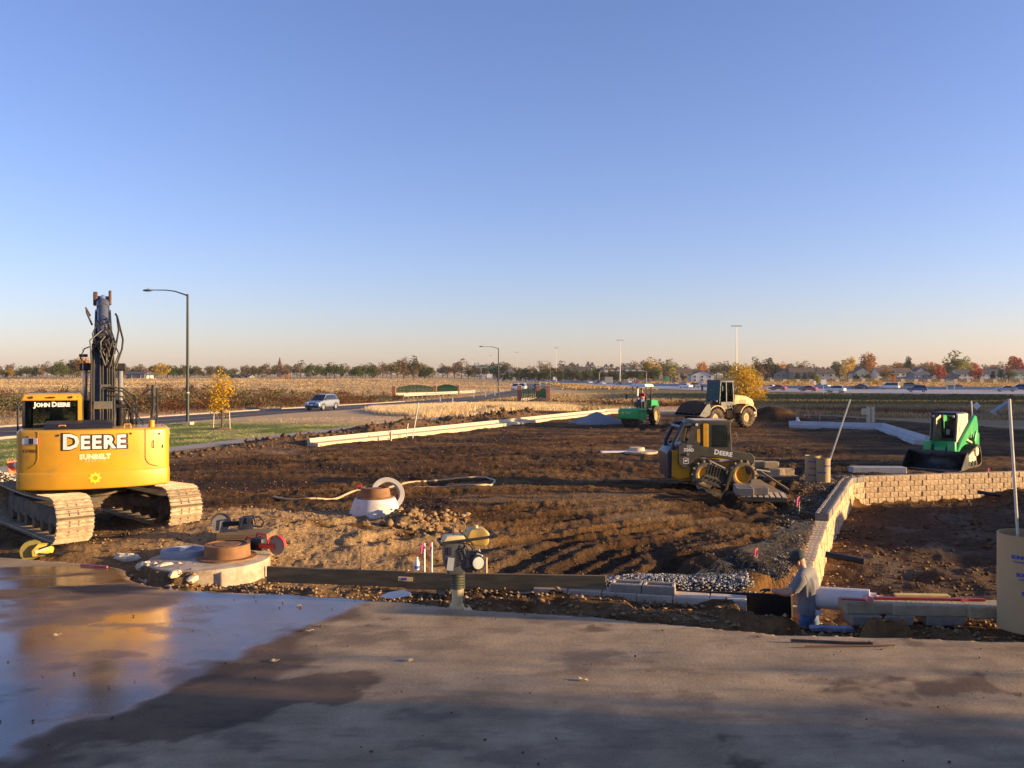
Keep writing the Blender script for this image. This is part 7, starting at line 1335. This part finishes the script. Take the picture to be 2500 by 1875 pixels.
TRAF = [(1878, 952, 'sedan', 'white'), (1899, 953, 'sedan', 'red'), (1973, 955, 'sedan', 'red'), (2040, 958, 'suv', 'white'), (2100, 950, 'sedan', 'dark'), (2172, 951, 'van', 'white'), (2239, 957, 'suv', 'blue'), (2225, 948, 'suv', 'grey'), (2456, 956, 'sedan', 'silver'), (2488, 954, 'suv', 'blue'), (1440, 937, 'suv', 'white'), (1459, 938, 'suv', 'dark'), (1472, 939, 'sedan', 'white'), (1511, 940, 'sedan', 'dark'), (1551, 940, 'sedan', 'red'), (1580, 935, 'sedan', 'dark'), (1674, 948, 'sedan', 'white'), (1694, 947, 'suv', 'grey'), (1668, 938, 'sedan', 'grey'), (1712, 940, 'sedan', 'silver'), (1645, 936, 'sedan', 'dark'), (1207, 926, 'suv', 'dark'), (1231, 927, 'sedan', 'grey'), (1244, 927, 'sedan', 'gold'), (1263, 928, 'suv', 'dark'), (1277, 928, 'sedan', 'white'), (1303, 930, 'suv', 'grey'), (1312, 931, 'suv', 'dark'), (1336, 931, 'sedan', 'silver'), (1376, 933, 'sedan', 'white'), (1389, 933, 'suv', 'white'), (1297, 926, 'van', 'white'), (1180, 924, 'sedan', 'white'), (1165, 923, 'suv', 'blue'), (1150, 922, 'sedan', 'grey'), (1420, 931, 'sedan', 'grey'), (1360, 929, 'sedan', 'dark'), (1535, 935, 'sedan', 'white'), (1760, 943, 'sedan', 'white'), (2330, 949, 'sedan', 'dark'), (2010, 947, 'sedan', 'grey')]
CW = {'white': 'white', 'silver': 'silver', 'dark': 'black', 'blue': 'dark blue', 'red': 'red', 'grey': 'grey', 'gold': 'beige'}; ORD = ['rightmost', 'second', 'third', 'fourth', 'fifth', 'sixth', 'seventh', 'eighth', 'ninth', 'tenth', 'eleventh', 'twelfth', 'thirteenth', 'fourteenth']
cnt = {}
for u, v, k, c in sorted(TRAF, key=lambda q: -q[0]):
    z = -1.2; Y = F*(CAM_Z-z)/(v-HY); p = Vector((ux(u, Y), Y)); n = cnt[(k, c)] = cnt.get((k, c), -1)+1; kn = {'sedan': 'sedan', 'suv': 'suv', 'van': 'van'}[k]; hd = polyd(np.array([p.x]), np.array([p.y]), HWY)[0]
    i = min(range(len(HN)), key=lambda i: (HN[i].lerp(HF[i], .5)-p).length); a, b = HN[i], HF[i]; w = max(.05, min(.95, (p-a).dot(b-a)/(b-a).length_squared)); zz = hwz(p, w)+.02
    car('%s %s on the highway%s' % (CW[c], kn, (', %s%s of its kind' % (ORD[n], '' if n == 0 else ' from the right')) if sum(1 for q in TRAF if q[2:] == (k, c)) > 1 else ''), k, c, (p.x, p.y, zz), hdir(p)+(math.pi if w > .5 else 0)+rnd.uniform(-.03, .03), 'traffic on the highway')
for u, Y, c, l in ((1260, 206, 'white', 'left'), (1275, 200, 'white', 'middle'), (1311, 214, 'dark', 'right')): car('%s car on the road beyond the brick bridge, %s of three' % (CW[c], l), 'suv', c, (ux(u, Y), Y, CAM_Z-(952-HY)*Y/F-.15), R(172), 'cars beyond the bridge')

# ---------------------------------------------------------------- bridge rails, guard rail, head walls
BRICK = mat('red_brick', (.36, .155, .085), .9, var=.22, scale=9, bump=.4, bscale=20); BRICKD = mat('dark_red_brick', (.17, .075, .06), .9, var=.25, scale=5, bump=.4); GFENCE = mat('dark_green_fence', (.014, .075, .035), .55, var=.15); STONE = mat('pale_stone', (.52, .40, .28), .9, var=.12)
def rail(name, label, pts, zb, hp, humps, ph=1.2):
    A = [Vector((*p, 0)) for p in pts]; t = thing(name, label, 'bridge rail', (A[0].x, A[0].y, zb)); o = A[0]
    for p in A: q = p-o; pier = MB().box((q.x, q.y, hp/2), (.62, .62, hp)).build('brick_pier', BRICK, t, .02); MB().box((q.x, q.y, hp+.06), (.76, .76, .12)).build('pier_cap', STONE, pier, .02)
    for k in range(len(A)-1):
        a, b = A[k]-o, A[k+1]-o; n = max(8, int((b-a).length/.34)); MB().beam(a+Vector((0, 0, .22)), b+Vector((0, 0, .22)), .3, .44).build('stone_base', STONE, t, .02)
        for i in range(1, n): s = i/n; q = a.lerp(b, s); h = ph*(.62+.38*math.sin(math.pi*s)**1.2)*humps; MB().box((q.x, q.y, .44+h/2), (.2, .06, h)).build('picket', GFENCE, t)
        for hh in (.62, 1.0): MB().beam(a+Vector((0, 0, hh)), b+Vector((0, 0, hh)), .05, .06).build('fence_rail', GFENCE, t)
    return t
l0, l1, l2 = (ux(962, 150), 150), (ux(1062, 158), 158), (ux(1118, 166), 166); rail('bridge_rail', 'long green wave-topped fence with brick piers on the far side of the bridge', [l0, l1, l2], -.62, 1.55, 1.0, 1.35)
r0, r1, r2 = (ux(1268, 132), 132), (ux(1314, 134), 134), (ux(1338, 131), 131); rail('bridge_rail', 'green wave-topped fence between brick piers on the near side of the bridge', [r0, r1, r2], -1.0, 2.25, 1.15, 1.25)
t = thing('guard_rail', 'pale guard rail on posts in front of the far green fence', 'guard rail', (ux(985, 143), 143, -.95)); a = Vector((0, 0, 0)); b = Vector((ux(1160, 175)-ux(985, 143), 32, 0))
for i in range(19): q = a.lerp(b, i/18); MB().box((q.x, q.y, .35), (.12, .12, .8)).build('post', STONE, t)
for zz in (.42, .68): MB().beam(a+Vector((0, -.1, zz)), b+Vector((0, -.1, zz)), .08, .16).build('rail_beam', mat('galvanised_rail', (.55, .5, .42), .5, metal=.4), t)
o = MB().prism([(0, 0), (3.4, 0), (3.4, .9), (1.2, 1.35), (0, 1.4)], -.2, .2, 'xz').build('head_wall', BRICKD, None, .02); o.location = (ux(1341, 121), 121, -2.25); o.rotation_euler = (0, 0, R(-25)); tag(o, 'dark brick wing wall below the near bridge rail', 'wing wall')
o = MB().prism([(-3.0, 0), (4.4, 0), (4.4, .55), (.2, 1.15), (-2.0, 1.2), (-3.0, .7)], -.2, .2, 'xz').build('head_wall', BRICKD, None, .02); o.location = (ux(2315, 76), 76, -1.65); o.rotation_euler = (0, 0, R(-8)); tag(o, 'long dark brick head wall behind the green track loader', 'head wall')
x = np.concatenate([rg.normal(ux(1362, 117), 1.6, 160), rg.normal(ux(2235, 75), 1.5, 220)]); y = np.concatenate([rg.normal(117, 1.2, 160), rg.normal(74.6, 1.0, 220)]); put('riprap', x, y, .25, .75, pebble_mat('riprap_stone', (.06, .055, .06), (.2, .16, .15)), lift=.5, seed=41)
t = thing('pipe_trailer', 'dark trailer with a grey pipe jutting up behind the green loader', 'trailer', (ux(2410, 70), 70, gz(ux(2410, 70), 70))); MB().box((0, 0, .6), (2.2, 1.2, .5)).build('trailer_bed', BLK, t, .03)
for s in (-.6, .6): MB().cyl((s, -.7, .35), (s, -.55, .35), .35, n=16).build('wheel', TYR, t)
MB().cyl((.2, -.2, .9), (1.5, -.2, 1.75), .16, n=12).build('grey_pipe', mat('grey_pvc', (.32, .36, .42), .6), t); MB().beam((.0, -.75, 1.1), (.75, -.75, .0), .12, .3).build('loading_ramp', PALEW, t); MB().box((-1.0, -.3, 1.5), (.45, .05, .45), (0, R(45), 0)).build('white_sign', WHITE, t); MB().tube([(-1.0, -.28, .8), (-1.0, -.28, 1.4)], .03, 6).build('sign_post', GREY, t)
for i, (u, v0, v1, Y) in enumerate(((1157, 957, 972, 155), (1186, 956, 966, 165), (1208, 954, 964, 175), (1075, 966, 979, 130), (1105, 968, 983, 122))):
    p = py(u, v1, Y); h = (v1-v0)*Y/F; o = MB().box((0, 0, h/2), (.14, .05, h)).build('delineator_post', WHITE, None); o.location = (p.x, p.y, gz(p.x, p.y)); tag(o, 'thin white marker post %s along the road by the bridge' % ('nearest the guard rail end', 'second from the guard rail end', 'farthest', 'on the near verge left', 'on the near verge right')[i], 'marker post')

# ---------------------------------------------------------------- highway furniture
MAST = mat('pale_mast', (.62, .57, .48), .5, metal=.3); SIGNB = mat('sign_back', (.42, .40, .36), .5, metal=.4); SGRN = mat('sign_green', (.012, .26, .11), .45)
for i, (u, vt, vb, Y) in enumerate(((1798, 795, 950, 240), (1514, 830, 937, 375), (1358, 849, 930, 520), (1262, 860, 927, 620), (1198, 868, 926, 760), (1153, 876, 924, 900))):
    p = py(u, vb, Y); h = (vb-vt)*Y/F; t = thing('high_mast_light', '%s tall pale light mast along the highway' % (ORD[i]+('' if i == 0 else ' from the right')), 'light mast', p, 0, 'light masts along the highway'); MB().tube([(0, 0, -1), (0, 0, h*.6), (0, 0, h)], [.2, .15, .1], 8).build('mast', MAST, t); MB().beam((-1.3, 0, h), (1.3, 0, h), .25, .2).build('cross_arm', MAST, t)
    for dx in (-1.3, -.5, .5, 1.3): MB().box((dx, 0, h-.15), (.5, .3, .2)).build('flood_light', SIGNB, t)
    MB().box((0, -.3, 3.2), (.6, .4, 1.6)).build('control_box', MAST, t)
for i, (u, Y, s, l) in enumerate(((1463, 400, 1, 'left'), (1578, 400, -1, 'right'))):
    p = py(u, 934, Y); h = 29*Y/F; t = thing('sign_cantilever', '%s curved cantilever sign mast over the highway' % l, 'sign mast', p); MB().tube([(0, 0, -1), (0, 0, h*.7), (s*-.3, 0, h*.88) if s < 0 else (.3, 0, h*.88), (-1.5*-s, 0, h), (s*10, 0, h+.1)], .2, 8).build('curved_mast', mat('rust_pale_mast', (.3, .21, .14), .7), t)
    for k in (3, 6, 9): MB().box((s*k, -.1, h+.1), (1.6, .25, .7)).build('sign_panel', SIGNB, t)
def sign(label, u0, u1, v0, v1, vb, Y, m, posts=2, txt=None):
    x0, x1 = ux(u0, Y), ux(u1, Y); z0, z1 = CAM_Z-(v1-HY)*Y/F, CAM_Z-(v0-HY)*Y/F; zb = CAM_Z-(vb-HY)*Y/F-.5; t = thing('road_sign', label, 'road sign', ((x0+x1)/2, Y, zb)); MB().box((0, 0, (z0+z1)/2-zb), (x1-x0, .06, z1-z0)).build('panel', m, t, .02)
    for k in ([-.36, .36] if posts == 2 else [0]): MB().box((k*(x1-x0), .08, (z1-zb)/2), (.14, .1, z1-zb)).build('post', MAST, t)
    if txt: lettering(txt, (z1-z0)*.5, WHITE, t, frame((0, -.035, (z0+z1)/2-zb-.2), (1, 0, 0), (0, 0, 1)), ext=.002)
sign('grey back of a road sign left of the tall light mast', 1477, 1495, 920, 935, 944, 260, SIGNB); sign('small green exit sign on the far highway verge', 1624, 1632, 919, 931, 934, 300, SGRN, 1); sign('pale road sign on two posts at the right of the highway', 2309, 2334, 930, 941, 966, 175, SIGNB); sign('white square road sign on one post beyond the yellow tree', 2004, 2017, 927, 939, 957, 200, WHITE, 1); sign('small white speed sign beyond the highway', 1986, 1992, 930, 939, 944, 330, WHITE, 1)
sign('white board beside the far highway', 1188, 1200, 914, 922, 925, 560, WHITE); sign('white van-sized board left of the near light mast', 1350, 1356, 920, 928, 931, 420, WHITE, 1)
t = thing('sign_gantry', 'distant green and yellow sign gantry over the highway', 'sign gantry', py(1150, 922, 620)); w_ = (1205-1150)*620/F
for x_ in (0, w_, w_*.45): MB().box((x_, 0, 3.6), (.5, .5, 8.2)).build('gantry_post', MAST, t)
MB().beam((-2, 0, 7.4), (w_+1, 0, 7.4), .5, .8).build('gantry_beam', MAST, t); MB().box((w_-2, -.4, 6.8), (4.2, .2, 2.6)).build('green_panel', SGRN, t); MB().box((w_-2, -.4, 8.7), (2.4, .2, 1.0)).build('yellow_panel', mat('bright_yellow', (.95, .66, .03), .5), t); MB().box((w_*.15, -.4, 7.6), (9, .2, 1.8)).build('grey_panel', SIGNB, t)
t = thing('overpass', 'distant tan overpass crossing the highway', 'overpass', py(1030, 924, 800)); w_ = (1160-1030)*800/F; MB().box((w_/2, 0, 5.2), (w_, 6, 1.6)).build('deck', STONE, t, .05); MB().box((w_/2, -3.2, 6.4), (w_, .3, .8)).build('parapet', mat('dark_parapet', (.22, .17, .13), .8), t)
for k in range(5): MB().box((w_*(k+.5)/5, 0, 2), (1.2, 4, 5)).build('pier', STONE, t)
MB().prism([(0, 0), (14, 0), (0, 5)], -4, 4, 'xz').build('embankment', mat('tan_bank', (.34, .24, .15), .95), t)
t = thing('church_spire', 'distant dark spire above the left tree line', 'spire', py(683, 922, 900)); MB().box((0, 0, 6), (5, 5, 13)).build('tower', BRICKD, t, .1); MB().box((0, 0, 14), (3.4, 3.4, 5), top=(.8, .8)).build('belfry', BRICKD, t, .1); MB().lathe([(1.5, 16), (.9, 18.5), (.12, 21.5)], 8).build('spire_tip', mat('dark_slate', (.06, .055, .06), .7), t)

# ---------------------------------------------------------------- houses
ROOFS = [mat('roof_grey', (.085, .08, .085), .85, var=.15), mat('roof_brown', (.12, .085, .06), .85, var=.15), mat('roof_blue', (.06, .065, .085), .85, var=.15)]
def house(label, u0, u1, vr, Y, col, roof=0, gable='x', storeys=2, zoff=0.0, dep=9.0):
    x0, x1 = ux(u0, Y), ux(u1, Y); w = x1-x0; z = gz((x0+x1)/2, Y)+zoff; top = CAM_Z-(vr-HY)*Y/F-z; hw = top*.66 if gable == 'x' else top*.6; t = thing('house', label, 'house', ((x0+x1)/2, Y, z), R(rnd.uniform(-6, 6)))
    m = mat('siding_%d_%d_%d' % tuple(int(c*100) for c in col), col, .85, var=.06, stretch=(.2, .2, 8)); tr = mat('white_trim', (.7, .67, .62), .7)
    MB().box((0, dep/2, hw/2-.5), (w, dep, hw+1)).build('wall', m, t, .03)
    if gable == 'x': poly = [(-.4, hw-.1), (dep/2, top), (dep+.4, hw-.1), (dep+.4, hw+.12), (dep/2, top+.22), (-.4, hw+.12)]; MB().prism(poly, -w/2-.4, w/2+.4).build('roof', ROOFS[roof], t); [MB().prism([(0, hw-.02), (dep/2, top-.1), (dep, hw-.02)], s*w/2-.06, s*w/2+.06).build('gable_end', m, t) for s in (-1, 1)]
    else: poly = [(-w/2-.4, hw-.1), (0, top), (w/2+.4, hw-.1), (w/2+.4, hw+.12), (0, top+.22), (-w/2-.4, hw+.12)]; MB().prism(poly, -.4, dep+.4, 'xz').build('roof', ROOFS[roof], t); MB().prism([(-w/2, hw-.02), (0, top-.1), (w/2, hw-.02)], -.06, .06, 'xz').build('gable_end', m, t)
    n = max(2, int(w/3.2))
    for f in range(storeys):
        for i in range(n):
            xx = -w/2+w*(i+.5)/n; zz = hw*(f+.55)/storeys; wd = MB().box((xx, -.03, zz), (1.15, .1, 1.25)).build('window', tr, t); MB().box((xx, -.09, zz), (.95, .04, 1.05)).build('pane', GLASS_D, wd)
        wd = MB().box((w/2+.03, dep*.4, hw*(f+.55)/storeys), (.1, 1.0, 1.2)).build('window', tr, t); MB().box((w/2+.09, dep*.4, hw*(f+.55)/storeys), (.04, .8, 1.0)).build('pane', GLASS_D, wd)
    MB().box((w*.28, dep*.55, top), (.9, .9, 1.4)).build('chimney', BRICKD, t)
    return t
H = [('cream gabled house with its gable lit, left of the long white house', 2084, 2128, 898, 500, (.66, .58, .36), 0, 'y'), ('long white two-storey house with dark roof behind the orange garden tree', 2143, 2228, 899, 505, (.62, .58, .52), 1, 'x'), ('blue-grey house right of the long white house', 2232, 2276, 908, 495, (.22, .26, .32), 2, 'x'), ('small white gable showing behind the blue-grey house', 2235, 2262, 897, 560, (.66, .6, .5), 0, 'y'), ('dark slate blue house beside the red tree', 2306, 2341, 909, 490, (.15, .18, .22), 2, 'y'), ('white house with a lit end wall under the largest pale tree', 2337, 2378, 903, 500, (.6, .57, .5), 0, 'x'), ('long pale house near the right edge', 2395, 2458, 902, 500, (.58, .56, .5), 2, 'x'), ('teal house at the right edge', 2476, 2520, 903, 505, (.2, .3, .28), 0, 'x'), ('tan house with a narrow lit gable behind dark trees', 2001, 2038, 902, 500, (.55, .48, .36), 1, 'x'), ('grey brown house half hidden left of the tan house', 1930, 1990, 899, 510, (.3, .25, .2), 1, 'x'), ('dim house right of the yellow roadside tree', 1893, 1934, 902, 515, (.33, .28, .22), 0, 'y'), ('white gabled house behind the round garden tree above the highway', 1688, 1742, 905, 470, (.6, .58, .55), 0, 'y'), ('brown house left of the white gabled house', 1648, 1690, 900, 520, (.28, .22, .16), 1, 'x'), ('tan twin-gabled house behind the dark hedge, left one', 1440, 1458, 899, 530, (.5, .42, .32), 1, 'y'), ('tan twin-gabled house behind the dark hedge, right one', 1458, 1476, 899, 530, (.5, .42, .32), 1, 'y'), ('long brown roofed house on the rise left of the twin gables', 1365, 1436, 896, 560, (.3, .22, .16), 1, 'x'), ('grey roofed house above the right highway cantilever', 1510, 1552, 898, 560, (.36, .3, .24), 0, 'x'), ('small tan house above the far highway', 1226, 1258, 901, 600, (.5, .45, .38), 0, 'y'), ('dark farm house with a pale gable in the left tree line', 308, 352, 908, 430, (.10, .10, .12), 2, 'x'), ('pale narrow gable beside the dark farm house', 347, 358, 910, 432, (.5, .46, .4), 2, 'y'), ('low pale house right of the spire in the left tree line', 560, 610, 915, 470, (.5, .46, .42), 0, 'x')]
for l, u0, u1, vr, Y, c, rf, g in H: house(l, u0, u1, vr, Y, c, rf, g)
for i, (u, v) in enumerate(((1372, 893), (1392, 891), (1410, 892), (1434, 889), (1446, 889), (1480, 893), (1520, 893))): p = py(u, v, 600); house('small pale house %s along the ridge behind the hedge' % (['farthest left']+['%s from the left' % o for o in ORD[1:]])[i], u-3, u+4, v-2, 600, (.55, .5, .44), 0, 'y', 1, p.z-gz(p.x, 600)-3.5, 5.0)
t = thing('garden_fence', 'long wooden fence in front of the right-hand houses', 'fence', (ux(1880, 452), 452, 0)); fx = ux(1880, 452)
for k in range(62):
    xa = k*2.25; zz = gz(fx+xa, 452+xa*-.02); MB().box((xa+1.1, -.02*xa, zz+.85), (2.2, .08, 1.8)).build('fence_panel', WOOD if k % 3 else PALEW, t)
# ---------------------------------------------------------------- evening air between the camera and the far trees
hz = MB().box((0, 0, 0), (2400, 2400, 60)).build('haze', bpy.data.materials.new('evening_haze'), None, smooth=0); hz.location = (0, 1000, 25.5); hz['kind'] = 'stuff'
m = hz.data.materials[0]; m.use_nodes = True; nt = m.node_tree; nt.nodes.clear(); o_ = _n(nt, 'ShaderNodeOutputMaterial'); v = _n(nt, 'ShaderNodeVolumePrincipled'); v.inputs['Color'].default_value = (.9, .9, .92, 1); v.inputs['Density'].default_value = .00009; v.inputs['Anisotropy'].default_value = .2; nt.links.new(v.outputs[0], o_.inputs['Volume'])
